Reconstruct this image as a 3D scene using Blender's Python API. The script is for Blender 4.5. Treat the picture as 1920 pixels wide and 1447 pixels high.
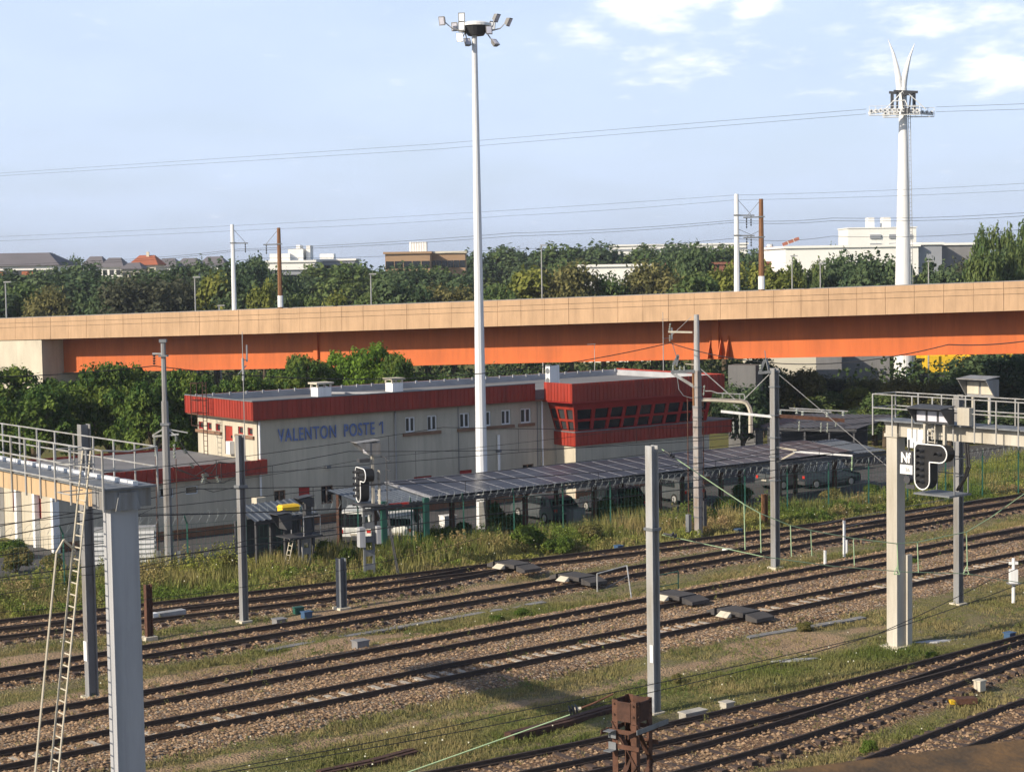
import bpy, math, random
import numpy as np
from mathutils import Vector, Matrix
random.seed(7); RNG = np.random.default_rng(7)
sc = bpy.context.scene
for o in list(bpy.data.objects): bpy.data.objects.remove(o)
C = sc.collection
# ---------------------------------------------------------------- camera
F_PX, PITCH, ROLL, CAMH = 3400.0, 0.0656, 0.0155, 14.0
Fw = Vector((0, math.cos(PITCH), -math.sin(PITCH)))
R0 = Vector((1, 0, 0)); U0 = Vector((0, math.sin(PITCH), math.cos(PITCH)))
Rt = R0*math.cos(ROLL) - U0*math.sin(ROLL); Up = U0*math.cos(ROLL) + R0*math.sin(ROLL)
CAM = Vector((0, 0, CAMH))
cd = bpy.data.cameras.new('camera'); cam = bpy.data.objects.new('camera', cd); C.objects.link(cam)
cam.matrix_world = Matrix(((Rt.x, Up.x, -Fw.x, 0), (Rt.y, Up.y, -Fw.y, 0), (Rt.z, Up.z, -Fw.z, CAMH), (0, 0, 0, 1)))
cd.sensor_width = 36; cd.lens = F_PX/1920*36; cd.clip_start = 0.3; cd.clip_end = 6000
cd.dof.use_dof = True; cd.dof.focus_distance = 95; cd.dof.aperture_fstop = 9
sc.camera = cam
# ---------------------------------------------------------------- light
SAZ = Vector((-0.815, -0.58, 0)).normalized(); SEL = math.radians(27)
sv = Vector((SAZ.x*math.cos(SEL), SAZ.y*math.cos(SEL), math.sin(SEL)))
sl = bpy.data.lights.new('sun', 'SUN'); sl.energy = 5.0; sl.angle = math.radians(0.55); sl.color = (1.0, 0.87, 0.68)
so = bpy.data.objects.new('sun', sl); C.objects.link(so); so.rotation_euler = (-sv).to_track_quat('-Z', 'Y').to_euler()
W = bpy.data.worlds.new('World'); sc.world = W; W.use_nodes = True
nt = W.node_tree; nt.nodes.clear()
def N(t, **k):
    n = nt.nodes.new(t)
    for a, b in k.items(): setattr(n, a, b)
    return n
sky = N('ShaderNodeTexSky', sky_type='NISHITA'); sky.sun_disc = False; sky.sun_elevation = SEL
sky.sun_rotation = math.atan2(sv.x, sv.y); sky.air_density = 1.0; sky.dust_density = 1.6; sky.ozone_density = 2.0
bg = N('ShaderNodeBackground'); wo = N('ShaderNodeOutputWorld'); bg.inputs['Strength'].default_value = 0.10
tc = N('ShaderNodeTexCoord'); sep = N('ShaderNodeSeparateXYZ'); nt.links.new(tc.outputs['Generated'], sep.inputs[0])
# clouds live on a flat layer high above: direction divided by height
zz = N('ShaderNodeMath', operation='MAXIMUM'); nt.links.new(sep.outputs['Z'], zz.inputs[0]); zz.inputs[1].default_value = 0.0
za = N('ShaderNodeMath', operation='ADD'); nt.links.new(zz.outputs[0], za.inputs[0]); za.inputs[1].default_value = 0.16
cx = N('ShaderNodeMath', operation='DIVIDE'); cy = N('ShaderNodeMath', operation='DIVIDE')
nt.links.new(sep.outputs['X'], cx.inputs[0]); nt.links.new(za.outputs[0], cx.inputs[1])
nt.links.new(sep.outputs['Y'], cy.inputs[0]); nt.links.new(za.outputs[0], cy.inputs[1])
cc = N('ShaderNodeCombineXYZ'); nt.links.new(cx.outputs[0], cc.inputs[0]); nt.links.new(cy.outputs[0], cc.inputs[1])
def cloud_blob(x, y, rx, ry, amp=0.72):
    # a bank of cumulus centred on that spot of the cloud layer
    m = N('ShaderNodeMapping'); m.inputs['Location'].default_value = (-x/rx, -y/ry, 0); m.inputs['Scale'].default_value = (1/rx, 1/ry, 1)
    nt.links.new(cc.outputs[0], m.inputs[0]); l = N('ShaderNodeVectorMath', operation='LENGTH'); nt.links.new(m.outputs[0], l.inputs[0])
    r = N('ShaderNodeMapRange'); r.inputs['From Min'].default_value = 0.0; r.inputs['From Max'].default_value = 1.25
    r.inputs['To Min'].default_value = amp; r.inputs['To Max'].default_value = 0.0; nt.links.new(l.outputs['Value'], r.inputs[0]); return r.outputs[0]
def lay(u, v):
    d = (Fw + Rt*((u-960)/F_PX) - Up*((v-723.5)/F_PX)).normalized(); z = max(d.z, 0)+0.16
    return d.x/z, d.y/z
banks = []
for (u, v, ru, rv, am) in [(1230, 0, 150, 95, .80), (1425, 0, 60, 62, .80), (1880, 130, 160, 75, .74), (1780, 40, 190, 55, .60), (1270, 115, 170, 70, .50), (1090, 60, 110, 50, .42), (1700, 110, 330, 110, .36), (1150, 70, 330, 90, .26), (960, -25, 120, 22, .7)]:
    x, y = lay(u, v); x2, _ = lay(u+ru, v); _, y2 = lay(u, v-rv); banks.append(cloud_blob(x, y, abs(x2-x), abs(y2-y), am))
acc = banks[0]
for b in banks[1:]:
    mx = N('ShaderNodeMath', operation='MAXIMUM'); nt.links.new(acc, mx.inputs[0]); nt.links.new(b, mx.inputs[1]); acc = mx.outputs[0]
cn = N('ShaderNodeTexNoise'); cn.inputs['Scale'].default_value = 10; cn.inputs['Detail'].default_value = 12; cn.inputs['Roughness'].default_value = 0.58
mp = N('ShaderNodeMapping'); mp.inputs['Scale'].default_value = (1, 0.8, 1); nt.links.new(cc.outputs[0], mp.inputs[0]); nt.links.new(mp.outputs[0], cn.inputs[0])
ca = N('ShaderNodeMath', operation='MULTIPLY_ADD'); nt.links.new(cn.outputs['Fac'], ca.inputs[0]); ca.inputs[1].default_value = 1.5; ca.inputs[2].default_value = -0.28
sm = N('ShaderNodeMath', operation='ADD'); nt.links.new(acc, sm.inputs[0]); nt.links.new(ca.outputs[0], sm.inputs[1])
rp = N('ShaderNodeMapRange', interpolation_type='SMOOTHSTEP'); rp.inputs['From Min'].default_value = 0.62; rp.inputs['From Max'].default_value = 1.35
nt.links.new(sm.outputs[0], rp.inputs[0])
# thin veil of high cloud everywhere
vn = N('ShaderNodeTexNoise'); vn.inputs['Scale'].default_value = 2.2; vn.inputs['Detail'].default_value = 5; nt.links.new(mp.outputs[0], vn.inputs[0])
vr = N('ShaderNodeMapRange'); vr.inputs['From Min'].default_value = 0.3; vr.inputs['From Max'].default_value = 0.8; vr.inputs['To Min'].default_value = 0.72; vr.inputs['To Max'].default_value = 0.92
nt.links.new(vn.outputs['Fac'], vr.inputs[0])
# veil kept dense near the horizon, thinned overhead to cut the fill light
ve = N('ShaderNodeMapRange', interpolation_type='SMOOTHSTEP'); ve.inputs['From Min'].default_value = 0.12; ve.inputs['From Max'].default_value = 0.42; ve.inputs['To Min'].default_value = 1.0; ve.inputs['To Max'].default_value = 0.05; nt.links.new(sep.outputs['Z'], ve.inputs[0])
vm = N('ShaderNodeMath', operation='MULTIPLY'); nt.links.new(vr.outputs[0], vm.inputs[0]); nt.links.new(ve.outputs[0], vm.inputs[1])
m1 = N('ShaderNodeMix', data_type='RGBA'); nt.links.new(vm.outputs[0], m1.inputs[0]); nt.links.new(sky.outputs[0], m1.inputs[6]); m1.inputs[7].default_value = (6.0, 7.1, 9.2, 1)
m2 = N('ShaderNodeMix', data_type='RGBA'); nt.links.new(rp.outputs[0], m2.inputs[0]); nt.links.new(m1.outputs[2], m2.inputs[6]); m2.inputs[7].default_value = (10.2, 10.3, 10.6, 1)
nt.links.new(m2.outputs[2], bg.inputs[0]); nt.links.new(bg.outputs[0], wo.inputs[0])
sc.view_settings.view_transform = 'Standard'; sc.view_settings.look = 'None'; sc.view_settings.exposure = 0.38; sc.view_settings.gamma = 1
sc.render.engine = 'CYCLES'
sc.cycles.max_bounces = 6; sc.cycles.transparent_max_bounces = 8
# ---------------------------------------------------------------- geometry helpers
def ray(u, v): return Fw + Rt*((u-960)/F_PX) - Up*((v-723.5)/F_PX)
def G(u, v, z=0.0):                                  # point of the plane at height z seen at u, v
    d = ray(u, v); return CAM + d*((z-CAMH)/d.z)
def P(u, v, Y):                                      # point at distance Y ahead
    d = ray(u, v); return CAM + d*(Y/d.y)
def top_z(u, v, Y): return P(u, v, Y).z
class MB:
    def __init__(s): s.v = []; s.f = []; s.uv = None
    def quad(s, a, b, c, d): n = len(s.v); s.v += [Vector(a), Vector(b), Vector(c), Vector(d)]; s.f.append((n, n+1, n+2, n+3)); return s
    def poly(s, pts): n = len(s.v); s.v += [Vector(p) for p in pts]; s.f.append(tuple(range(n, n+len(pts)))); return s
    def box(s, x0, x1, y0, y1, z0, z1):
        n = len(s.v); s.v += [Vector(p) for p in ((x0,y0,z0),(x1,y0,z0),(x1,y1,z0),(x0,y1,z0),(x0,y0,z1),(x1,y0,z1),(x1,y1,z1),(x0,y1,z1))]
        s.f += [(n,n+3,n+2,n+1),(n+4,n+5,n+6,n+7),(n,n+1,n+5,n+4),(n+1,n+2,n+6,n+5),(n+2,n+3,n+7,n+6),(n+3,n,n+4,n+7)]; return s
    def cbox(s, c, sx, sy, sz, rz=0.0):
        n = len(s.v); c = Vector(c); co, si = math.cos(rz), math.sin(rz)
        for dz in (-.5, .5):
            for dx, dy in ((-.5,-.5),(.5,-.5),(.5,.5),(-.5,.5)):
                x, y = dx*sx, dy*sy; s.v.append(c+Vector((x*co-y*si, x*si+y*co, dz*sz)))
        s.f += [(n,n+3,n+2,n+1),(n+4,n+5,n+6,n+7),(n,n+1,n+5,n+4),(n+1,n+2,n+6,n+5),(n+2,n+3,n+7,n+6),(n+3,n,n+4,n+7)]; return s
    def hexa(s, b, t):                               # bottom quad, top quad (counter-clockwise)
        n = len(s.v); s.v += [Vector(p) for p in b]+[Vector(p) for p in t]; k = len(b)
        s.f.append(tuple(n+k-1-i for i in range(k))); s.f.append(tuple(n+k+i for i in range(k)))
        for i in range(k): j = (i+1) % k; s.f.append((n+i, n+j, n+k+j, n+k+i))
        return s
    def bar(s, p0, p1, w, h, up=(0, 0, 1)):
        p0 = Vector(p0); p1 = Vector(p1); d = (p1-p0).normalized(); up = Vector(up)
        if abs(d.dot(up)) > .98: up = Vector((0, 1, 0))
        a = d.cross(up).normalized()*(w/2); b = a.cross(d).normalized()*(h/2)
        return s.hexa([p0-a-b, p0+a-b, p0+a+b, p0-a+b], [p1-a-b, p1+a-b, p1+a+b, p1-a+b])
    def tube(s, p0, p1, r0, r1=None, n=8):
        p0 = Vector(p0); p1 = Vector(p1); r1 = r0 if r1 is None else r1; d = (p1-p0)
        if d.length < 1e-6: return s
        d.normalize(); up = Vector((0, 0, 1)) if abs(d.z) < .95 else Vector((1, 0, 0)); a = d.cross(up).normalized(); b = a.cross(d)
        c = [a*math.cos(2*math.pi*i/n+.2)+b*math.sin(2*math.pi*i/n+.2) for i in range(n)]
        return s.hexa([p0+x*r0 for x in reversed(c)], [p1+x*r1 for x in reversed(c)])
    def path(s, pts, r, n=5):
        for a, b in zip(pts[:-1], pts[1:]): s.tube(a, b, r, r, n)
        return s
    def ins(s, p0, p1, r=.09, k=5):                  # string of insulator discs
        p0 = Vector(p0); p1 = Vector(p1); s.tube(p0, p1, r*.3, r*.3, 6)
        for i in range(k):
            c = p0.lerp(p1, (i+.5)/k); d = (p1-p0).normalized()*((p1-p0).length/k*.28); s.tube(c-d, c+d, r, r*.6, 8)
        return s
    def build(s, name, m, parent=None, smooth=False):
        me = bpy.data.meshes.new(name); off = parent.matrix_world.inverted() if parent else Matrix.Identity(4)
        me.from_pydata([tuple(off @ p) if parent else tuple(p) for p in s.v], [], s.f); me.materials.append(m)
        if smooth:
            for p in me.polygons: p.use_smooth = True
        o = bpy.data.objects.new(name, me); C.objects.link(o)
        if parent: o.parent = parent
        return o
    def local(s, name, m, parent=None):              # vertices already in the parent's frame
        me = bpy.data.meshes.new(name); me.from_pydata([tuple(p) for p in s.v], [], s.f); me.materials.append(m)
        o = bpy.data.objects.new(name, me); C.objects.link(o)
        if parent: o.parent = parent
        return o
def tag(o, label=None, cat=None, group=None, kind=None):
    if label: o['label'] = label
    if cat: o['category'] = cat
    if group: o['group'] = group
    if kind: o['kind'] = kind
    return o
def thing(name, label, cat, loc=(0, 0, 0), rz=0.0, group=None):
    o = bpy.data.objects.new(name, None); C.objects.link(o); o.location = loc; o.rotation_euler = (0, 0, rz); o.empty_display_size = .2
    o.matrix_basis = Matrix.Translation(Vector(loc)) @ Matrix.Rotation(rz, 4, 'Z'); o.matrix_world = o.matrix_basis.copy()
    return tag(o, label, cat, group)
def copy_tree(o, parent=None):
    c = o.copy(); C.objects.link(c); c.parent = parent
    for ch in list(o.children):
        copy_tree(ch, c)
    return c
def np_mesh(name, V, Fq, m, parent=None, attrs=None, smooth=False, k=4):
    me = bpy.data.meshes.new(name); me.vertices.add(len(V)); me.vertices.foreach_set('co', np.asarray(V, 'f').ravel())
    nf = len(Fq); me.loops.add(nf*k); me.loops.foreach_set('vertex_index', np.asarray(Fq, 'i').ravel())
    me.polygons.add(nf); me.polygons.foreach_set('loop_start', np.arange(nf, dtype='i')*k); me.polygons.foreach_set('loop_total', np.full(nf, k, 'i'))
    me.update(calc_edges=True)
    if smooth: me.polygons.foreach_set('use_smooth', np.ones(nf, bool))
    for an, arr in (attrs or {}).items():
        if arr.ndim == 1: a = me.attributes.new(an, 'FLOAT', 'POINT'); a.data.foreach_set('value', arr.astype('f'))
        else: a = me.attributes.new(an, 'FLOAT_COLOR', 'POINT'); a.data.foreach_set('color', np.c_[arr, np.ones(len(arr))].astype('f').ravel())
    me.materials.append(m); o = bpy.data.objects.new(name, me); C.objects.link(o)
    if parent: o.parent = parent
    return o
# ---------------------------------------------------------------- materials
def mat(name, col, rough=.7, metal=0., var=.25, scale=1.5, bump=0., streak=0., dirt=None, spec=.4, emit=None):
    m = bpy.data.materials.new(name); m.use_nodes = True; t = m.node_tree; b = t.nodes['Principled BSDF']
    b.inputs['Roughness'].default_value = rough; b.inputs['Metallic'].default_value = metal; b.inputs['Specular IOR Level'].default_value = spec
    c = t.nodes.new('ShaderNodeTexCoord'); n = t.nodes.new('ShaderNodeTexNoise'); n.inputs['Scale'].default_value = scale; n.inputs['Detail'].default_value = 6; n.inputs['Roughness'].default_value = .65
    mpn = t.nodes.new('ShaderNodeMapping'); t.links.new(c.outputs['Object'], mpn.inputs[0]); t.links.new(mpn.outputs[0], n.inputs[0])
    if streak: mpn.inputs['Scale'].default_value = (1, 1, streak)
    r = t.nodes.new('ShaderNodeMapRange'); r.inputs['From Min'].default_value = .3; r.inputs['From Max'].default_value = .7; t.links.new(n.outputs['Fac'], r.inputs[0])
    mx = t.nodes.new('ShaderNodeMix'); mx.data_type = 'RGBA'; t.links.new(r.outputs[0], mx.inputs[0])
    d = dirt if dirt else tuple(x*(1-var) for x in col)
    mx.inputs[6].default_value = (*d, 1); mx.inputs[7].default_value = (*col, 1); out = mx.outputs[2]
    if streak:                                       # rain streaks and grime of the surface itself
        m3 = t.nodes.new('ShaderNodeMapping'); m3.inputs['Scale'].default_value = (3.2, 3.2, .16); t.links.new(c.outputs['Object'], m3.inputs[0]); n3 = t.nodes.new('ShaderNodeTexNoise'); n3.inputs['Scale'].default_value = 1.3; n3.inputs['Detail'].default_value = 7; n3.inputs['Roughness'].default_value = .7; t.links.new(m3.outputs[0], n3.inputs[0])
        r3 = t.nodes.new('ShaderNodeMapRange'); r3.inputs[1].default_value = .48; r3.inputs[2].default_value = .75; r3.inputs[3].default_value = 0; r3.inputs[4].default_value = .42; t.links.new(n3.outputs['Fac'], r3.inputs[0])
        x3 = t.nodes.new('ShaderNodeMix'); x3.data_type = 'RGBA'; t.links.new(r3.outputs[0], x3.inputs[0]); t.links.new(out, x3.inputs[6]); x3.inputs[7].default_value = (*[v*.45 for v in col], 1); out = x3.outputs[2]
    t.links.new(out, b.inputs['Base Color'])
    if bump:
        n2 = t.nodes.new('ShaderNodeTexNoise'); n2.inputs['Scale'].default_value = scale*8; n2.inputs['Detail'].default_value = 4; t.links.new(c.outputs['Object'], n2.inputs[0])
        bp = t.nodes.new('ShaderNodeBump'); bp.inputs['Strength'].default_value = bump; bp.inputs['Distance'].default_value = .03
        t.links.new(n2.outputs['Fac'], bp.inputs['Height']); t.links.new(bp.outputs[0], b.inputs['Normal'])
    if emit: b.inputs['Emission Color'].default_value = (*emit[:3], 1); b.inputs['Emission Strength'].default_value = emit[3]
    return m
M = {}
M['galv'] = mat('galvanised steel', (.40, .42, .45), .6, .15, .4, 2.6, .15, streak=.15, dirt=(.25, .235, .21))
M['galvdark'] = mat('weathered grey steel', (.20, .215, .235), .6, .15, .4, 2.5, streak=.2)
M['post'] = mat('grey painted steel post', (.26, .275, .30), .65, .05, .3, 3, .15, streak=.12, dirt=(.16, .145, .13))
M['white'] = mat('white paint', (.78, .79, .80), .45, 0, .12, .6, streak=.2)
M['mast'] = mat('mast paint', (.70, .72, .76), .5, .05, .2, .9, streak=.06)
M['gantry'] = mat('pale grey gantry paint', (.50, .48, .43), .65, 0, .25, 1.6, .12, streak=.15, dirt=(.33, .30, .25))
M['gantrycol'] = mat('gantry column paint', (.40, .41, .44), .55, 0, .2, 1.2, streak=.25)
M['rust'] = mat('rusty steel', (.12, .055, .035), .85, 0, .6, 5, .3)
M['rustdark'] = mat('dark rusty steel', (.085, .04, .028), .85, 0, .6, 5, .3)
M['ruststripe'] = mat('rust streaked steel', (.30, .30, .31), .7, 0, .6, 2.5, .2, streak=.3, dirt=(.21, .16, .13))
M['brownpost'] = mat('brown weathering steel', (.21, .10, .045), .8, 0, .35, 3)
M['cream'] = mat('cream render', (.52, .475, .385), .9, 0, .28, .8, .15, streak=.22)
M['creampatch'] = mat('repainted wall patch', (.44, .40, .34), .9, 0, .2, 1.2, streak=.3)
M['red'] = mat('red cladding', (.34, .036, .020), .55, 0, .45, 2.2, streak=.10)
M['redtrim'] = mat('red window frames', (.34, .022, .02), .45, 0, .15, 2)
M['orange'] = mat('orange girder paint', (.56, .125, .022), .6, 0, .34, .5, streak=.25)
M['tan'] = mat('tan concrete parapet', (.49, .325, .20), .85, 0, .28, .9, .1, streak=.35)
M['concrete'] = mat('pale concrete', (.60, .55, .45), .9, 0, .3, .6, .2, streak=.3)
M['concgrey'] = mat('grey concrete', (.23, .23, .24), .9, 0, .3, .5, .2, streak=.3)
M['roofgrey'] = mat('grey roof felt', (.19, .19, .20), .9, 0, .35, .35, .2)
M['upstand'] = mat('roof upstand membrane', (.38, .39, .42), .8, 0, .3, .8)
M['brick'] = mat('brown base course', (.25, .12, .07), .9, 0, .3, 3)
M['pier'] = mat('stained pier concrete', (.14, .14, .145), .9, 0, .3, .6, .2, streak=.3)
M['asphalt'] = mat('car park asphalt', (.075, .074, .078), .9, 0, .3, .8, .2)
M['glass'] = mat('dark window glass', (.015, .018, .022), .12, 0, .3, .4, spec=.6)
M['glasslight'] = mat('window glass', (.05, .055, .06), .15, 0, .3, 1, spec=.6)
M['winframe'] = mat('white window frame', (.72, .73, .75), .5, 0, .1, 2)
M['sill'] = mat('brown stone sill', (.24, .14, .09), .8, 0, .3, 3)
M['black'] = mat('black enamel', (.018, .018, .02), .45, 0, .3, 3)
M['darkgrey'] = mat('dark grey housing', (.06, .062, .07), .6, 0, .3, 3)
M['whiteline'] = mat('white enamel line', (.85, .86, .88), .5, 0, .08, 3)
M['blueletter'] = mat('blue letters', (.14, .20, .42), .6, 0, .3, 4)
M['solar'] = mat('solar cells', (.055, .055, .068), .36, 0, .35, .9, spec=.5)
M['solarframe'] = mat('silver module frame', (.42, .42, .45), .45, .5, .2, 2)
M['insul'] = mat('glass insulators', (.30, .33, .30), .3, 0, .3, 6)
M['wire'] = mat('dark copper wire', (.035, .036, .04), .6, .3, .3, 3)
M['greenwire'] = mat('green copper wire', (.30, .42, .26), .6, 0, .2, 3)
M['yellow'] = mat('yellow paint', (.80, .52, .03), .5, 0, .2, 3)
M['greenfence'] = mat('green fence paint', (.02, .10, .075), .5, 0, .25, 3)
M['razor'] = mat('razor wire steel', (.20, .23, .24), .5, .3, .2, 3)
M['blue'] = mat('blue plastic', (.05, .11, .22), .5, 0, .3, 4)
M['tyre'] = mat('tyre rubber', (.015, .015, .016), .9, 0, .2, 4)
M['railside'] = mat('rusty rail web', (.058, .040, .032), .8, 0, .4, 5)
M['railtop'] = mat('worn rail head', (.16, .155, .15), .4, .5, .3, 5)
M['sleepc'] = mat('concrete sleeper', (.46, .41, .35), .9, 0, .35, 3, .3)
M['sleepd'] = mat('dusty concrete sleeper', (.22, .16, .115), .95, 0, .4, 3, .3)
M['sleepw'] = mat('tarred wood sleeper', (.075, .052, .045), .95, 0, .45, 3, .3)
M['rubber'] = mat('rubber crossing panel', (.065, .06, .06), .8, 0, .3, 2)
M['bark'] = mat('bark', (.10, .075, .05), .95, 0, .4, 4, .3)
M['redpaint'] = mat('red paint', (.55, .03, .02), .5, 0, .2, 3)
M['creamfar'] = mat('far cream wall', (.62, .58, .48), .9, 0, .12, .1)
M['whitefar'] = mat('far white wall', (.78, .78, .76), .9, 0, .08, .1)
M['brownfar'] = mat('far brown wall', (.36, .24, .15), .9, 0, .15, .1)
M['greyfar'] = mat('far grey wall', (.28, .30, .34), .9, 0, .12, .1)
M['rooffar'] = mat('far slate roof', (.16, .15, .165), .9, 0, .2, .2)
M['tilefar'] = mat('far tile roof', (.40, .13, .07), .9, 0, .2, .3)
M['brickfar'] = mat('far brick wall', (.20, .085, .06), .9, 0, .15, .2)
M['lamp'] = mat('lit flood lamp', (.9, .85, .7), .3, emit=(1, .86, .6, 12))
M['lampw'] = mat('lamp glass with added sky glow', (.75, .78, .82), .2, emit=(1, .97, .9, .5))  # weak emission stands in for bright sky reflected in these floodlight glasses
M['lens'] = mat('lamp glass', (.55, .56, .66), .25, 0, .15, 4, spec=.7)
M['corr'] = mat('corrugated steel', (.13, .15, .18), .5, .3, .35, 1)
M['ledge'] = mat('stained bridge ledge', (.17, .095, .035), .9, 0, .6, 6, .3, dirt=(.04, .03, .02))
# ================================================================ ground
def gl(pts, z=0.0): return [G(u, v, z) for u, v in pts]
TR = {
 'A': [(-300, 1507), (0, 1444), (112, 1425), (480, 1347.5), (960, 1251.5), (1440, 1156.5), (1660, 1112), (1817, 1075), (1920, 1055), (2150, 1010)],
 'B': [(-300, 1434), (0, 1378), (480, 1288), (960, 1196), (1440, 1101), (1660, 1062), (1920, 1010), (2150, 965)],
 'C': [(-300, 1331), (0, 1283), (480, 1203), (960, 1122.5), (1440, 1040.5), (1660, 1001), (1840, 969), (1960, 946), (2150, 911)],
 'D': [(-300, 1222), (0, 1186), (480, 1130), (960, 1071), (1240, 1040), (1440, 1013), (1660, 981), (1920, 941), (2150, 905)],
 'D2': [(-300, 1244), (0, 1203), (480, 1148), (840, 1094), (930, 1077)],
 'E': [(700, 1510), (960, 1456), (1224, 1400), (1440, 1353), (1682, 1286), (1920, 1223), (2150, 1160)],
 'E2': [(1060, 1500), (1241, 1458), (1440, 1402), (1560, 1364), (1750, 1294), (1920, 1238), (2150, 1166)],
 'E3': [(1560, 1500), (1700, 1441), (1820, 1394), (1920, 1355), (2100, 1290)],
}
def smooth_line(pts, step=1.5):
    # least squares cubic of position along the chord: keeps rails free of kinks
    a = np.array([(p.x, p.y) for p in pts]); d = a[-1]-a[0]; L = np.linalg.norm(d); e = d/L; n = np.array([-e[1], e[0]])
    s = (a-a[0])@e; t = (a-a[0])@n; k = min(3, len(pts)-2); c = np.polyfit(s, t, k); ss = np.arange(0, L, step); tt = np.polyval(c, ss)
    return a[0]+np.outer(ss, e)+np.outer(tt, n)
LINE = {k: smooth_line(gl(v)) for k, v in TR.items()}
def dist_to(pl, X, Y):
    best = np.full(X.shape, 1e9)
    for (x0, y0), (x1, y1) in zip(pl[:-1], pl[1:]):
        dx, dy = x1-x0, y1-y0; L2 = dx*dx+dy*dy+1e-9
        t = np.clip(((X-x0)*dx+(Y-y0)*dy)/L2, 0, 1); best = np.minimum(best, np.hypot(X-x0-t*dx, Y-y0-t*dy))
    return best
def vnoise(X, Y, s, seed):
    r = np.random.default_rng(seed); g = r.random((256, 256)); x = X/s+1000; y = Y/s+1000
    xi = np.floor(x).astype(int); yi = np.floor(y).astype(int); fx = x-xi; fy = y-yi; fx = fx*fx*(3-2*fx); fy = fy*fy*(3-2*fy)
    a = g[xi % 256, yi % 256]; b = g[(xi+1) % 256, yi % 256]; c = g[xi % 256, (yi+1) % 256]; d = g[(xi+1) % 256, (yi+1) % 256]
    return (a*(1-fx)+b*fx)*(1-fy)+(c*(1-fx)+d*fx)*fy
def lanes(defs, X, Y):
    out = np.zeros(X.shape)
    for pts, hw, s in defs:
        pl = np.array([(p.x, p.y) for p in gl(pts)]); d = dist_to(pl, X, Y)
        n = vnoise(X, Y, 1.3, 3)*.9+vnoise(X, Y, .45, 4)*.5-.7
        out = np.maximum(out, s*np.clip((hw-d)/.7+.5+n, 0, 1))
    return out
SAND = [([(-100, 1262), (0, 1245), (264, 1214), (480, 1180), (640, 1148), (840, 1116), (960, 1099), (1050, 1087)], .95, 1.0),
        ([(-100, 1370), (0, 1345), (264, 1288), (480, 1243), (620, 1216), (760, 1190)], .75, .85),
        ([(250, 1455), (480, 1415), (720, 1365), (960, 1325), (1240, 1262), (1480, 1210), (1560, 1195), (1700, 1165)], .42, .85),
        ([(850, 1063), (960, 1058), (1050, 1050)], 1.0, .9), ([(1440, 1215), (1520, 1200)], 1.5, .8), ([(1190, 1128), (1250, 1120)], .9, .8)]
GRASS = [([(-50, 1320), (180, 1300), (300, 1262), (480, 1232), (560, 1218)], 1.0, .8), ([(600, 1225), (720, 1200), (850, 1182), (960, 1160), (1060, 1147), (1150, 1135)], 1.7, 1.0),
         ([(1230, 1118), (1440, 1073), (1600, 1046), (1750, 1030), (1920, 985), (2100, 950)], 1.2, .8),
         ([(300, 1440), (480, 1396), (720, 1345), (960, 1295), (1200, 1247), (1440, 1200), (1660, 1160), (1920, 1105)], 1.1, .55),
         ([(560, 1460), (760, 1405), (960, 1360), (1200, 1318), (1440, 1272), (1560, 1250), (1700, 1230)], 1.9, 1.0),
         ([(900, 1440), (1000, 1420), (1140, 1390)], 1.2, .9), ([(280, 1465), (560, 1425), (760, 1385)], 1.0, .7), ([(-100, 1452), (280, 1450)], .6, .5), ([(480, 1385), (960, 1288), (1440, 1190)], .8, .7), ([(0, 1230), (200, 1200), (330, 1182)], .7, .6), ([(150, 1235), (420, 1185)], .5, .5), ([(1180, 1075), (1440, 1030), (1640, 1000)], .5, .4), ([(1340, 1330), (1500, 1300), (1700, 1262), (1920, 1180)], 1.2, .6),
         ([(1440, 1440), (1560, 1400), (1700, 1360), (1820, 1320)], 1.4, .6), ([(-50, 1218), (200, 1175), (480, 1163), (700, 1150)], .9, .5),
         ([(1640, 1185), (1760, 1130), (1920, 1110)], 2.2, .5)]
def classes(X, Y):
    b = np.zeros(X.shape); n = vnoise(X, Y, 1.1, 8)*.5+vnoise(X, Y, .4, 9)*.3-.4; h = np.zeros(X.shape)
    for k, hw in (('A', 2.25), ('B', 2.25), ('C', 1.3), ('D', 1.6), ('D2', 1.3), ('E', 1.4), ('E2', 1.4), ('E3', 1.4)):
        d = dist_to(LINE[k][::3], X, Y); b = np.maximum(b, np.clip((hw-d)/.5+.5+n, 0, 1)); h = np.maximum(h, np.clip((hw+.35-d)/.9, 0, 1))
    dv = verge(X, Y)
    s = lanes(SAND, X, Y)*(1-b); g = lanes(GRASS, X, Y)*(1-.9*b)
    g = np.maximum(g, np.clip(dv/1.2+(vnoise(X, Y, 1.5, 5)-.5), 0, 1))
    return b, g*(1-.7*s), s, h*h*(3-2*h)
def verge(X, Y):                                      # metres beyond the far edge of the far track
    pl = LINE['D']; d = dist_to(pl[::3], X, Y); i = np.array(pl)
    yl = np.interp(X, i[:, 0], i[:, 1]); return np.where(Y > yl, d-2.1, -5.)
def carpark(X, Y):                                    # beyond the fence line
    return (Y-fence_y(X)-1.2)
FX = np.array([-45., -17., 1.1, 21.2, 60.]); FY = np.array([65.5, 81.5, 91.2, 102.2, 124.])
def fence_y(X): return np.interp(X, FX, FY)
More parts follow.
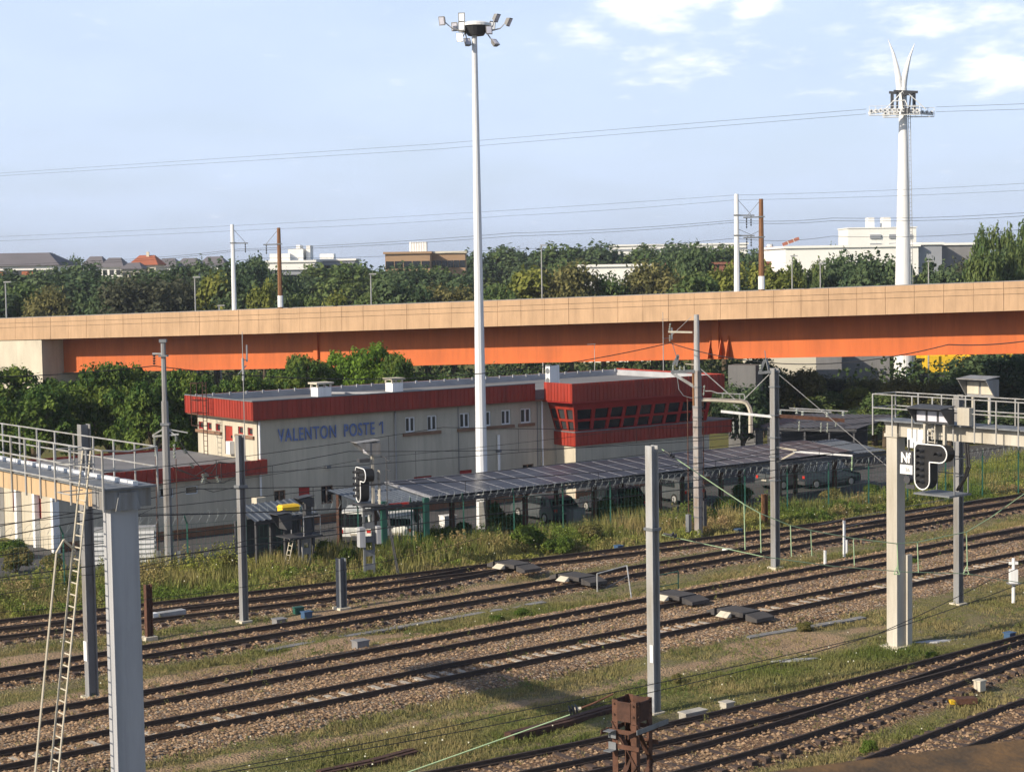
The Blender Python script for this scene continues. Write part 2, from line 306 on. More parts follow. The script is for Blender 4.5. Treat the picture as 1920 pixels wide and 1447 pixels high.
def ground_mat():
    m = bpy.data.materials.new('yard ground'); m.use_nodes = True; t = m.node_tree; b = t.nodes['Principled BSDF']; b.inputs['Roughness'].default_value = .95; b.inputs['Specular IOR Level'].default_value = .15
    L = t.links.new
    def nn(ty, **k):
        n = t.nodes.new(ty)
        for a, v in k.items(): setattr(n, a, v)
        return n
    c = nn('ShaderNodeTexCoord')
    def noise(s, d=6, r=.6): n = nn('ShaderNodeTexNoise'); n.inputs['Scale'].default_value = s; n.inputs['Detail'].default_value = d; n.inputs['Roughness'].default_value = r; L(c.outputs['Object'], n.inputs[0]); return n.outputs['Fac']
    def mr(x, a, b_, lo=0, hi=1): n = nn('ShaderNodeMapRange'); n.inputs[1].default_value = a; n.inputs[2].default_value = b_; n.inputs[3].default_value = lo; n.inputs[4].default_value = hi; L(x, n.inputs[0]); return n.outputs[0]
    def mix(f, a, b_):
        n = nn('ShaderNodeMix', data_type='RGBA')
        L(f, n.inputs[0])
        for i, v in ((6, a), (7, b_)):
            if isinstance(v, tuple): n.inputs[i].default_value = (*v, 1)
            else: L(v, n.inputs[i])
        return n.outputs[2]
    def attr(nm): n = nn('ShaderNodeAttribute'); n.attribute_name = nm; return n.outputs['Fac']
    def th(a, f, w=.18):                              # attribute broken up by noise
        s = nn('ShaderNodeMath', operation='ADD'); L(a, s.inputs[0]); L(mr(f, .3, .7, -.35, .35), s.inputs[1]); return mr(s.outputs[0], .5-w, .5+w)
    n1, n2, n3 = noise(.35), noise(2.2), noise(11, 4, .7)
    base = mix(mr(n2, .35, .65), (.175, .14, .08), (.135, .14, .055)); base = mix(mr(n3, .45, .75), base, (.27, .22, .14))
    base = mix(mr(n1, .55, .7, 0, .55), base, (.09, .075, .05))
    vo = nn('ShaderNodeTexVoronoi'); vo.inputs['Scale'].default_value = 12; L(c.outputs['Object'], vo.inputs[0])
    sx = nn('ShaderNodeSeparateColor'); L(vo.outputs['Color'], sx.inputs[0])
    stone = mix(sx.outputs[0], (.17, .11, .065), (.42, .28, .17)); stone = mix(mr(sx.outputs[1], .75, .8), stone, (.50, .42, .33))
    stone = mix(mr(vo.outputs['Distance'], .4, .7, 0, .7), stone, (.07, .045, .035)); stone = mix(mr(n1, .5, .62, 0, .35), stone, (.11, .075, .06))
    rs_ = mix(mr(n2, .35, .65), (.10, .055, .032), (.17, .10, .06)); rm = nn('ShaderNodeMath', operation='MULTIPLY'); L(attr('rusty'), rm.inputs[0]); L(mr(n2, .25, .7, .35, .8), rm.inputs[1]); stone = mix(rm.outputs[0], stone, rs_)
    grass = mix(mr(n2, .35, .65), (.10, .12, .035), (.17, .15, .055)); grass = mix(mr(n3, .5, .8), grass, (.24, .20, .10))
    sand = mix(mr(n2, .35, .65), (.34, .23, .15), (.27, .20, .12)); sand = mix(mr(n3, .5, .8, 0, .5), sand, (.42, .34, .25))
    col = mix(th(attr('grass'), n2), base, grass); col = mix(th(attr('sand'), n2), col, sand); col = mix(th(attr('ballast'), n3), col, stone)
    L(col, b.inputs['Base Color'])
    hgt = nn('ShaderNodeMath', operation='SUBTRACT'); L(n3, hgt.inputs[0]); L(vo.outputs['Distance'], hgt.inputs[1])
    bp = nn('ShaderNodeBump'); bp.inputs['Strength'].default_value = .9; bp.inputs['Distance'].default_value = .07; L(hgt.outputs[0], bp.inputs['Height']); L(bp.outputs[0], b.inputs['Normal'])
    return m
gx = np.concatenate([[-3000, -900, -300, -120], np.arange(-50, 62, .3), [120, 300, 900, 3000]]); gy = np.concatenate([[-400, -60], np.arange(28, 132, .3), [160, 220, 400, 900, 4000]])
XX, YY = np.meshgrid(gx, gy); ZZ = np.zeros(XX.shape)
bb, gg, ss, hh = classes(XX, YY)
far = (np.abs(XX) > 70) | (YY > 135) | (YY < 20)
bb[far] = 0; ss[far] = 0; hh[far] = 0; gg[far] = 1
ZZ = hh*.22+(vnoise(XX, YY, 2.5, 11)-.5)*.22*(1-hh)+(vnoise(XX, YY, .6, 12)-.5)*.05
ZZ[far] = 0; ZZ[(carpark(XX, YY) > 0)] = 0
ny, nx = XX.shape; idx = np.arange(nx*ny).reshape(ny, nx)
ru = np.zeros(XX.shape)
for k_ in LINE: ru = np.maximum(ru, np.clip(((2.0 if k_[0] == 'E' else 1.0)-dist_to(LINE[k_][::3], XX, YY))/.35, 0, 1))
Fq = np.stack([idx[:-1, :-1], idx[:-1, 1:], idx[1:, 1:], idx[1:, :-1]], -1).reshape(-1, 4)
gr = np_mesh('ground', np.c_[XX.ravel(), YY.ravel(), ZZ.ravel()], Fq, ground_mat(), attrs={'ballast': bb.ravel(), 'grass': gg.ravel(), 'sand': ss.ravel(), 'rusty': ru.ravel()}, smooth=True)
tag(gr, kind='structure')
# car park asphalt, a sheet just above the ground between the fence and the station
a = MB(); pts = [(-45, 67), (-17, 83.2), (1.1, 92.8), (21.2, 103.9), (60, 126), (72, 160), (40, 140), (-14.5, 100.2), (-30, 90), (-50, 78)]
a.poly([(x, y, .03) for x, y in pts]); tag(a.build('car_park', M['asphalt']), kind='structure')
# ================================================================ tracks
def offset_line(pl, off):
    d = np.gradient(pl, axis=0); d /= np.linalg.norm(d, axis=1)[:, None]; return pl+np.stack([-d[:, 1], d[:, 0]], 1)*off
def sweep(pl, prof, z):                               # closed profile (x across, z up) swept along a line
    d = np.gradient(pl, axis=0); d /= np.linalg.norm(d, axis=1)[:, None]; nrm = np.stack([-d[:, 1], d[:, 0]], 1); k = len(prof); V = []
    for (x, y), n in zip(pl, nrm):
        for px, pz in prof: V.append((x+n[0]*px, y+n[1]*px, z+pz))
    F = []
    for i in range(len(pl)-1):
        for j in range(k): F.append((i*k+j, i*k+(j+1) % k, (i+1)*k+(j+1) % k, (i+1)*k+j))
    return V, F
WEB = [(-.075, 0), (.075, 0), (.075, .03), (.012, .045), (.012, .12), (.036, .125), (.036, .158), (-.036, .158), (-.036, .125), (-.012, .12), (-.012, .045), (-.075, .03)]
HEAD = [(-.034, .1585), (.034, .1585), (.03, .172), (-.03, .172)]
def track(key, label, smat, spacing, wid, zs, tall, zr=.245):
    pl = LINE[key]; t = thing('railway_track', label, 'railway track', (pl[0][0], pl[0][1], 0), 0, 'railway tracks of the yard')
    for sgn in (-1, 1):
        q = offset_line(pl, sgn*.7525); mb = MB(); V, F = sweep(q, WEB, zr); mb.v = [Vector(v) for v in V]; mb.f = F; r = mb.build('rail', M['railside'], t)
        mb = MB(); V, F = sweep(q, HEAD, zr); mb.v = [Vector(v) for v in V]; mb.f = F; mb.build('rail_head', M['railtop'], r)
    seg = np.diff(pl, axis=0); L = np.r_[0, np.cumsum(np.linalg.norm(seg, axis=1))]; S = np.arange(.3, L[-1], spacing); pos = []
    for s in S:
        x = np.interp(s, L, pl[:, 0]); y = np.interp(s, L, pl[:, 1]); x2 = np.interp(s+.2, L, pl[:, 0]); y2 = np.interp(s+.2, L, pl[:, 1]); pos.append((x, y, math.atan2(y2-y, x2-x)))
    pos.sort(key=lambda p: p[1]+0*p[0])
    me = bpy.data.meshes.new('sleeper'); n = MB(); w, h = wid, .14; n.hexa([(-w/2, -tall/2, -.1), (w/2, -tall/2, -.1), (w/2, tall/2, -.1), (-w/2, tall/2, -.1)], [(-w/2+.02, -tall/2+.02, h-.1), (w/2-.02, -tall/2+.02, h-.1), (w/2-.02, tall/2-.02, h-.1), (-w/2+.02, tall/2-.02, h-.1)])
    me.from_pydata([tuple(v) for v in n.v], [], n.f); me.materials.append(smat); rest = MB()
    vis = [p for p in pos if abs(p[0]/p[1]) < .31]
    other = [p for p in pos if abs(p[0]/p[1]) >= .31]
    for i, (x, y, a) in enumerate(vis):
        a += random.uniform(-.02, .02); z = zs+random.uniform(-.02, .012)
        if i < 100:
            o = bpy.data.objects.new('sleeper', me); C.objects.link(o); o.parent = t; o.location = (x-pl[0][0], y-pl[0][1], z); o.rotation_euler = (0, 0, a)
        else: rest.cbox((x, y, z-.03), w, tall, .14, a)
    for (x, y, a) in other: rest.cbox((x, y, zs-.03), w, tall, .14, a)
    if rest.v: tag(rest.build('sleepers', smat, t), kind='stuff')
    return t
track('A', 'near main line track with pale concrete sleepers showing between its rails', M['sleepc'], .60, .26, .20, .95)
track('B', 'second main line track, dusty sleepers, between the pale-sleepered track and the grass strip', M['sleepd'], .60, .24, .192, 1.25)
track('C', 'weedy single track between the grass strip and the pinkish sandy path', M['sleepw'], .62, .24, .185, 2.3)
track('D', 'farthest track, running along the foot of the tall weeds', M['sleepw'], .62, .24, .185, 2.4)
track('D2', 'short diverging track beside the farthest one, ending near the sandy path on the left', M['sleepw'], .62, .24, .18, 2.4)
track('E', 'near right track on dark timber, upper of the merging pair beyond the lattice stump', M['sleepw'], .6, .25, .20, 2.5)
track('E2', 'near right track on dark timber, lower one of the merging pair', M['sleepw'], .6, .25, .196, 2.5, .243)
track('E3', 'track at the bottom right corner just above the brown ledge', M['sleepw'], .6, .25, .20, 2.5)
# ================================================================ grasses
def blades(name, pos, h, w, col, nb, m, spread, lean=.45, seed=1):
    r = np.random.default_rng(seed); n = len(pos); P0 = np.repeat(pos, nb, 0); H = np.repeat(h, nb)*r.uniform(.5, 1.15, n*nb); Wd = np.repeat(w, nb); Cc = np.repeat(col, nb, 0)*r.uniform(.7, 1.25, (n*nb, 1))
    a = r.uniform(0, 6.283, n*nb); rad = np.repeat(spread, nb)*np.sqrt(r.random(n*nb)); P0 = P0+np.c_[np.cos(a)*rad, np.sin(a)*rad, np.zeros(n*nb)]
    b = r.uniform(0, 6.283, n*nb); side = np.c_[np.cos(b), np.sin(b), np.zeros(n*nb)]*Wd[:, None]*.5; l = r.uniform(0, 6.283, n*nb); le = H*lean*r.random(n*nb)
    tip = P0+np.c_[np.cos(l)*le, np.sin(l)*le, H]; V = np.stack([P0-side, P0+side, tip], 1).reshape(-1, 3); Fq = np.arange(len(V)).reshape(-1, 3)
    return np_mesh(name, V, Fq, m, attrs={'col': np.repeat(Cc, 3, 0)}, k=3)
def leafmat(name, tint=(1, 1, 1), trans=.25):
    m = bpy.data.materials.new(name); m.use_nodes = True; t = m.node_tree; b = t.nodes['Principled BSDF']; b.inputs['Roughness'].default_value = .75; b.inputs['Specular IOR Level'].default_value = .12
    at = t.nodes.new('ShaderNodeAttribute'); at.attribute_name = 'col'; mu = t.nodes.new('ShaderNodeMix'); mu.data_type = 'RGBA'; mu.blend_type = 'MULTIPLY'; mu.inputs[0].default_value = 1; mu.inputs[7].default_value = (*tint, 1)
    t.links.new(at.outputs['Color'], mu.inputs[6]); t.links.new(mu.outputs[2], b.inputs['Base Color'])
    tr = t.nodes.new('ShaderNodeBsdfTranslucent'); ms = t.nodes.new('ShaderNodeMixShader'); ms.inputs[0].default_value = trans; t.links.new(mu.outputs[2], tr.inputs[0])
    t.links.new(b.outputs[0], ms.inputs[1]); t.links.new(tr.outputs[0], ms.inputs[2]); t.links.new(ms.outputs[0], t.nodes['Material Output'].inputs[0]); return m
M['grass'] = leafmat('grass blades')
def scatter(n, x0, x1, y0, y1, seed):
    r = np.random.default_rng(seed); X = r.uniform(x0, x1, n); Y = r.uniform(y0, y1, n); k = (np.abs(X/Y) < .31); return X[k], Y[k], r
def ground_h(X, Y): _, _, _, h = classes(X, Y); return h*.22
X, Y, r = scatter(230000, -28, 38, 36, 112, 21); b_, g_, s_, h_ = classes(X, Y); v_ = verge(X, Y)
dens = np.where(v_ > 0, 0, .30+.95*g_*(.5+vnoise(X, Y, .9, 31)))*(1-.86*b_)*(1-.9*s_); k = r.random(len(X)) < dens; X, Y, b_, g_ = X[k], Y[k], b_[k], g_[k]
cn_ = vnoise(X, Y, 2.2, 33); dry = np.clip(cn_*1.5-.05+(.5-g_*.5)+.3*(vnoise(X, Y, .7, 37)-.5), 0, 1)[:, None]
col = np.array([.11, .145, .035])*(1-dry)+np.array([.28, .235, .11])*dry
hgt = (.07+.17*g_*vnoise(X, Y, .8, 35)+.05*r.random(len(X)))
o = blades('grass', np.c_[X, Y, ground_h(X, Y)-.01], hgt, np.full(len(X), .028), col, 7, M['grass'], np.full(len(X), .13), .6, 41); tag(o, 'short weedy grass growing between the tracks', 'grass', kind='stuff')
# tall weeds of the verge between the far track and the car park fence
X, Y, r = scatter(210000, -32, 42, 62, 136, 22); v_ = verge(X, Y); fy = fence_y(X)
k = (v_ > -.3) & (Y < fy+2.4) | ((v_ > 0) & (X > 23) & (Y < 136) & (Y < 104+(X-21)*1.5)); dn = np.clip(.1+vnoise(X, Y, 1.6, 51)*.8, 0, 1); k &= (r.random(len(X)) < dn); X, Y, v_ = X[k], Y[k], v_[k]
cn_ = np.clip(vnoise(X, Y, 3.0, 52)*1.2+vnoise(X, Y, .8, 53)*.5-.35, 0, 1)[:, None]; col = np.array([.13, .18, .04])*(1-cn_)+np.array([.36, .29, .13])*cn_
hh_ = (.20+.85*np.clip(v_/3.5, 0, 1)*(.3+vnoise(X, Y, 1.4, 54)))
o = blades('tall_weeds', np.c_[X, Y, np.zeros(len(X))], hh_, np.full(len(X), .05), col, 6, M['grass'], np.full(len(X), .2), .5, 42); tag(o, 'tall dry weeds and grass on the verge below the car park fence', 'weeds', kind='stuff')
def herb(name, pos, h, w, col, nl, leaf, seed):
    r = np.random.default_rng(seed); n = len(pos); P0 = np.repeat(pos, nl, 0); H = np.repeat(h, nl); Wd = np.repeat(w, nl); k = n*nl; z = r.random(k)**.75; a = r.uniform(0, 6.283, k); rad = Wd*np.sqrt(r.random(k))*(1.05-.75*z)
    c = P0+np.c_[np.cos(a)*rad, np.sin(a)*rad, z*H]; nr = r.normal(size=(k, 3)); nr[:, 2] += .4; nr /= np.linalg.norm(nr, axis=1)[:, None]; t = np.cross(nr, r.normal(size=(k, 3))); t /= np.linalg.norm(t, axis=1)[:, None]; b = np.cross(nr, t); s = (leaf*r.uniform(.5, 1.3, k))[:, None]
    V = np.stack([c-t*s*.6, c+b*s*.3, c+t*s*.6, c-b*s*.3], 1).reshape(-1, 3); V[:, 2] = np.maximum(V[:, 2], .01); Cc = np.repeat(np.repeat(col, nl, 0)*r.uniform(.65, 1.35, (k, 1)), 4, 0)
    return np_mesh(name, V, np.arange(len(V)).reshape(-1, 4), M['grass'], attrs={'col': Cc})
X, Y, r = scatter(110000, -32, 44, 62, 138, 61); v_ = verge(X, Y); k = ((v_ > .3) & (Y < fence_y(X)+1.8)) | ((v_ > 0) & (X > 23) & (Y < 104+(X-21)*1.5)); k &= r.random(len(X)) < np.clip(vnoise(X, Y, 2.4, 62)*1.7-.35, 0, .85); X, Y, v_ = X[k], Y[k], v_[k]
q_ = np.clip(vnoise(X, Y, 4.5, 63)*1.6-.3, 0, 1)[:, None]; d_ = np.clip(vnoise(X, Y, 1.8, 64)*2.2-1.1, 0, 1)[:, None]; col = np.array([.11, .17, .034])*(1-q_)+np.array([.26, .28, .06])*q_; col = col*(1-d_)+np.array([.32, .23, .12])*d_
o = herb('weed_clumps', np.c_[X, Y, np.zeros(len(X))], (.24+1.0*np.clip(v_/4, 0, 1)*vnoise(X, Y, 1.3, 65)+.55*np.clip((v_-4.5)/3, 0, 1)*vnoise(X, Y, 2.1, 67))*r.uniform(.7, 1.3, len(X)), r.uniform(.18, .45, len(X)), col, 44, .085, 66); tag(o, 'leafy green and rust coloured weed clumps on the verge', 'weeds', kind='stuff')
X, Y, r = scatter(60000, -28, 38, 38, 100, 71); b_, g_, s_, h_ = classes(X, Y); k = (verge(X, Y) < 0) & (r.random(len(X)) < np.clip(vnoise(X, Y, 1.2, 72)*1.6-.62+.3*g_, 0, .6)*(1-.93*b_)); X, Y, h_ = X[k], Y[k], h_[k]
q_ = vnoise(X, Y, 2.0, 73)[:, None]; col = np.array([.085, .135, .035])*(1-q_)+np.array([.24, .21, .09])*q_
o = herb('low_herbs', np.c_[X, Y, h_*.22], r.uniform(.06, .28, len(X)), r.uniform(.06, .22, len(X)), col, 26, .045, 74); tag(o, 'low leafy herbs scattered between the tracks', 'weeds', kind='stuff')
# pale flower heads
X, Y, r = scatter(7000, -28, 38, 40, 108, 23); b_, g_, s_, h_ = classes(X, Y); v_ = verge(X, Y); k = (b_ < .3) & (s_ < .4) & (r.random(len(X)) < .04+.25*g_) & (Y < fence_y(X)); X, Y, v_ = X[k], Y[k], v_[k]
zf = np.where(v_ > 0, .35+.5*r.random(len(X)), .12+.15*r.random(len(X))); n_ = len(X); c_ = np.c_[X, Y, zf]; s = .010+.012*r.random(n_)
V = np.stack([c_+np.c_[-s, -s*.3, -s], c_+np.c_[s, -s*.3, -s], c_+np.c_[s, s*.3, s], c_+np.c_[-s, s*.3, s]], 1).reshape(-1, 3)
o = np_mesh('flower_heads', V, np.arange(len(V)).reshape(-1, 4), M['grass'], attrs={'col': np.tile([.75, .74, .6], (len(V), 1))}); tag(o, 'small white flower heads scattered over the weeds', 'flowers', kind='stuff')
# loose ballast stones on the main line beds
X, Y, r = scatter(110000, -22, 36, 38, 100, 24); b_, g_, s_, h_ = classes(X, Y); k = (b_ > .6) & (r.random(len(X)) < np.clip(70/Y-.3, 0, 1)); X, Y, h_ = X[k], Y[k], h_[k]; n_ = len(X)
c_ = np.c_[X, Y, h_*.22+.01]; s = r.uniform(.025, .06, n_)[:, None]; q = np.array([(-1, -1, 0), (1, -1, 0), (1, 1, 0), (-1, 1, 0), (0, 0, 1.0)])
ang = r.uniform(0, 6.28, n_); ca, sa = np.cos(ang), np.sin(ang); V = np.zeros((n_, 5, 3))
for i, p in enumerate(q): V[:, i] = c_+np.c_[(p[0]*ca-p[1]*sa), (p[0]*sa+p[1]*ca), np.full(n_, p[2])]*s+r.normal(0, .008, (n_, 3))
ii = np.arange(n_)[:, None]*5; Fq = np.concatenate([ii+np.array([[0, 1, 4]]), ii+np.array([[1, 2, 4]]), ii+np.array([[2, 3, 4]]), ii+np.array([[3, 0, 4]])], 1).reshape(-1, 3)
tone = r.random((n_, 1)); col = np.repeat(np.array([.17, .115, .07])*(1-tone)+np.array([.44, .30, .19])*tone, 5, 0)
M['stones'] = leafmat('ballast stones', trans=0.0)
o = np_mesh('ballast_stones', V.reshape(-1, 3), Fq, M['stones'], attrs={'col': col}, k=3); tag(o, 'loose pinkish ballast stones along the main line tracks', 'ballast', kind='stuff')
# ================================================================ signal box building
ANG = math.radians(37); O = G(486, 993.5); BL = thing('signal_box_building', 'long cream railway building with red cladding band and the blue words VALENTON POSTE 1', 'building', (O.x, O.y, 0), ANG)
BI = BL.matrix_world.inverted()
def onf(u, v, y=0.0, root=None):                      # point of the facade plane (local y) seen at u, v -> local x, z
    inv = (root.matrix_world if root else BL.matrix_world).inverted(); c = inv @ CAM; d = inv.to_3x3() @ ray(u, v); p = c+d*((y-c.y)/d.y); return p.x, p.z
def onx(u, v, x=0.0, root=None):
    inv = (root.matrix_world if root else BL.matrix_world).inverted(); c = inv @ CAM; d = inv.to_3x3() @ ray(u, v); p = c+d*((x-c.x)/d.x); return p.y, p.z
LEN = onf(1358, 715, -3.05)[0]-.5; DEP = onx(347, 750, -.5)[0]-.5; print('building', LEN, DEP); HT = 7.0; HB = 6.0; WX = onf(108, 1000)[0]; HWg = 3.85
PX = onf(1038, 800, -.0)[0]                            # start of the protruding control room
# window openings cut as recessed parts; walls as boxes
w = MB(); w.box(0, LEN, 0, DEP, 0, HB); w.build('x', M['cream']).name = 'tmp'; bpy.data.objects.remove(bpy.data.objects['tmp'])
def wall_with_holes(mb, x0, x1, z0, z1, holes, put):  # rectangular wall with openings; put(x, z) -> point
    xs = sorted(set([x0, x1]+[h[0] for h in holes]+[h[1] for h in holes])); zs = sorted(set([z0, z1]+[h[2] for h in holes]+[h[3] for h in holes]))
    for a, b in zip(xs[:-1], xs[1:]):
        for c, d in zip(zs[:-1], zs[1:]):
            mx_, mz_ = (a+b)/2, (c+d)/2
            if any(h[0] < mx_ < h[1] and h[2] < mz_ < h[3] for h in holes): continue
            mb.quad(put(a, c), put(b, c), put(b, d), put(a, d))
upw = [(760, 779, 782, 809), (801, 820, 780, 806), (862, 881, 775, 801), (903, 921, 771, 797), (940, 958, 769.5, 795), (976, 996, 766, 794)]
low = [(514, 536, 920, 950), (560, 582, 914, 948), (602, 625, 911, 943), (776, 811, 894, 925), (862, 886, 882, 915), (980, 1001, 871, 905)]
def rect(q, y=0.0): a, zt = onf(q[0], q[2], y); b, zb = onf(q[1], q[3], y); return [a, b, zb, zt]
UR = [rect(q) for q in upw]; LR = [rect(q) for q in low]
z0u = sum(r_[2] for r_ in UR)/len(UR); z1u = sum(r_[3] for r_ in UR)/len(UR)
for r_ in UR: r_[2], r_[3] = z0u, z1u
wl = MB(); wall_with_holes(wl, 0, LEN, 0, HB, UR+LR, lambda x, z: (x, 0, z))
LW = [(372, 381, 789, 803), (388, 397, 791, 806), (404, 413, 793, 809), (446, 456, 800, 815), (464, 474, 802, 818)]
def rectx(q, x=0.0): a, zt = onx(q[0], q[2], x); b, zb = onx(q[1], q[3], x); return [min(a, b), max(a, b), zb, zt]
LWR = [rectx(q) for q in LW]; zz0 = sum(q[2] for q in LWR)/5; zz1 = sum(q[3] for q in LWR)/5
for q in LWR: q[2], q[3] = zz0, zz1
dr = rectx((421, 437, 797, 848)); dr[2] = HWg+.05
wall_with_holes(wl, 0, DEP, HWg-.05, HB, LWR+[dr], lambda y, z: (0, y, z))
wl.quad((0, 0, 0), (0, DEP, 0), (0, DEP, HWg-.05), (0, 0, HWg-.05)); wl.quad((LEN, 0, 0), (LEN, DEP, 0), (LEN, DEP, HB), (LEN, 0, HB)); wl.quad((0, DEP, 0), (LEN, DEP, 0), (LEN, DEP, HB), (0, DEP, HB))
def reveals(mb, h, put, d=.16):
    x0, x1, z0, z1 = h; mb.quad(put(x0, z0, 0), put(x1, z0, 0), put(x1, z0, d), put(x0, z0, d)); mb.quad(put(x0, z1, 0), put(x1, z1, 0), put(x1, z1, d), put(x0, z1, d))
    mb.quad(put(x0, z0, 0), put(x0, z1, 0), put(x0, z1, d), put(x0, z0, d)); mb.quad(put(x1, z0, 0), put(x1, z1, 0), put(x1, z1, d), put(x1, z0, d))
pf = lambda x, z, d: (x, d, z)
ps = lambda y, z, d: (d, y, z)
for h in UR+LR: reveals(wl, h, pf)
for h in LWR+[dr]: reveals(wl, h, ps)
wl.local('wall', M['cream'], BL)
def window(h, put, frame=M['winframe'], glass=M['glasslight'], bars=1, fw=.075, root=BL, shutter=None):
    x0, x1, z0, z1 = h; f = MB()
    def b(xa, xb, za, zb, d0, d1): f.hexa([put(xa, za, d0), put(xb, za, d0), put(xb, za, d1), put(xa, za, d1)], [put(xa, zb, d0), put(xb, zb, d0), put(xb, zb, d1), put(xa, zb, d1)])
    b(x0, x1, z0, z0+fw, .07, .13); b(x0, x1, z1-fw, z1, .07, .13); b(x0, x0+fw, z0+fw, z1-fw, .07, .13); b(x1-fw, x1, z0+fw, z1-fw, .07, .13)
    for i in range(bars): xm = x0+(x1-x0)*(i+1)/(bars+1); b(xm-fw*.6, xm+fw*.6, z0+fw, z1-fw, .066, .126)
    o = f.local('window', frame, root); g = MB(); g.quad(put(x0+.02, z0+.02, .12), put(x1-.02, z0+.02, .12), put(x1-.02, z1-.02, .12), put(x0+.02, z1-.02, .12)); g.local('pane', glass, o)
    if shutter: s = MB(); s.quad(put(x0+.03, z0+.03, .06), put(x1-.03, z0+.03, .06), put(x1-.03, z1-.03, .06), put(x0+.03, z1-.03, .06)); s.local('shutter', shutter, o)
    return o
for h in UR: window(h, pf)
for i, h in enumerate(LR): window(h, pf, M['redtrim'] if i in (1, 4) else M['sill'], M['glass'], 1, .06, shutter=M['redtrim'] if i in (1, 3, 4) else None)
for h in LWR: window(h, ps, M['redtrim'], M['glasslight'], 0, .06)
sl_ = MB()
for a, b in ((0, 1), (2, 4), (5, 5)): sl_.box(UR[a][0]-.2, UR[b][1]+.2, -.13, .02, z0u-.2, z0u-.02)
sl_.local('window_sill', M['sill'], BL); s2 = MB(); s2.box(-.12, .02, LWR[2][0]-.2 if LWR[2][0] < LWR[0][0] else LWR[0][0]-.2, max(LWR[0][1], LWR[2][1])+.2, zz0-.18, zz0-.02); s2.box(-.12, .02, min(LWR[3][0], LWR[4][0])-.2, max(LWR[3][1], LWR[4][1])+.2, zz0-.18, zz0-.02); s2.local('window_sill', M['sill'], BL)
d_ = MB(); d_.box(.06, .12, dr[0]+.03, dr[1]-.03, dr[2], dr[3]-.03); dd = d_.local('door', M['red'], BL); h_ = MB(); h_.box(.0, .06, dr[0]+.12, dr[0]+.2, dr[2]+.9, dr[2]+1.05); h_.local('handle', M['black'], dd)
cb = MB(); y_, z_ = onx(436, 833); cb.box(-.3, 0, y_-.22, y_+.22, HWg+.1, HWg+.8); cb.local('air_conditioner', M['white'], BL)
# cladding band with vertical ribs
def band(mb, x0, x1, y, z0, z1, t=.06, axis='x', out=-1, rib=.3):
    if axis == 'x':
        mb.box(x0, x1, min(y, y-out*t), max(y, y-out*t), z0, z1); n = int((x1-x0)/rib)
        for i in range(n+1): xx = x0+.02+i*(x1-x0-.08)/n; ya = y+out*.025; mb.box(xx, xx+.06, min(y+out*.002, ya), max(y+out*.002, ya), z0+.02, z1-.02)
    else:
        mb.box(min(y, y-out*t), max(y, y-out*t), x0, x1, z0, z1); n = int((x1-x0)/rib)
        for i in range(n+1): xx = x0+.02+i*(x1-x0-.08)/n; ya = y+out*.025; mb.box(min(y+out*.002, ya), max(y+out*.002, ya), xx, xx+.06, z0+.02, z1-.02)
ov = .5; fb = MB(); XB = onf(1003, 730, -ov)[0]
band(fb, -ov, XB, -ov, HB, HT); band(fb, -ov+.06, DEP+ov, -ov, HB, HT, axis='y'); band(fb, -ov+.06, LEN+ov, DEP+ov, HB, HT, out=1)
fb.local('cladding_band', M['red'], BL)
sf = MB(); sf.box(-ov+.07, LEN+ov-.02, -ov+.07, DEP+ov-.07, HB-.06, HB+.02); sf.local('soffit', M['sill'], BL)
PO = 3.05; BPX = onf(1072, 735, -PO)[0]               # roof of the control room, sticking out towards the tracks
rf = MB(); rf.box(-ov+.07, LEN+ov-.08, -ov+.07, DEP+ov-.3, HB+.05, HT-.38); rf.box(BPX+.08, LEN+ov-.1, -PO+.08, -ov+.07, HB+.05, HT-.30); rf.box(0, 14, .5, .65, HT-.38, HT-.34); rf.local('roof', M['roofgrey'], BL)
us = MB(); us.box(-ov+.07, LEN+ov-.1, DEP+ov-.30, DEP+ov-.07, HB+.1, HT-.02); us.box(LEN+ov-.3, LEN+ov-.07, -PO+.2, DEP+ov-.31, HB+.1, HT-.03)
for i in range(30): xx = i*LEN/29; us.box(xx, xx+.12, DEP+ov-.38, DEP+ov-.31, HT-.12, HT+.06)
us.bar((8.7, DEP-.4, HT-.32), (12.6, 1.2, HT-.32), .28, .1)
us.local('roof_upstand', M['upstand'], BL)
cp = MB(); cp.box(-ov-.04, XB, -ov-.04, -ov+.1, HT+.002, HT+.05); cp.box(-ov-.04, -ov+.1, -ov+.1, DEP+ov, HT+.002, HT+.05); cp.local('parapet_coping', M['galvdark'], BL)
# control room
bd = MB(); band(bd, BPX, LEN+ov, -PO, HB-.04, HT+.06); band(bd, -PO+.06, -ov+.07, BPX, HB-.04, HT+.06, axis='y'); band(bd, -PO+.06, DEP+ov, LEN+ov, HB-.04, HT+.06, axis='y', out=1); bd.local('control_room_fascia', M['red'], BL)
cs = MB(); cs.box(BPX+.065, LEN+ov-.065, -PO+.065, 0, HB-.12, HB-.02); cs.local('control_room_soffit', M['redtrim'], BL)
ZT, ZB_, SBT, SBB = HB-.12, 4.02, 4.02, 3.2; YT, YB = -PO+.55, -PO+1.15; XT, XB2 = BPX+.55, BPX+1.15; XR = LEN+.0
def slant(x, z, d=0.0):                                # front glazing, leaning outwards at the top
    k = (z-ZB_)/(ZT-ZB_); return (x+(XT-XB2)*k*max(0, 1-(x-XB2)/2.0), YB+(YT-YB)*k+d, z)
def slside(y, z, d=0.0):
    k = (z-ZB_)/(ZT-ZB_); return (XB2+(XT-XB2)*k+d, y+(YT-YB)*k*max(0, 1-(y-YB)/1.5), z)
n = 9; wid = (XR-XB2-.25)/n; holes = []
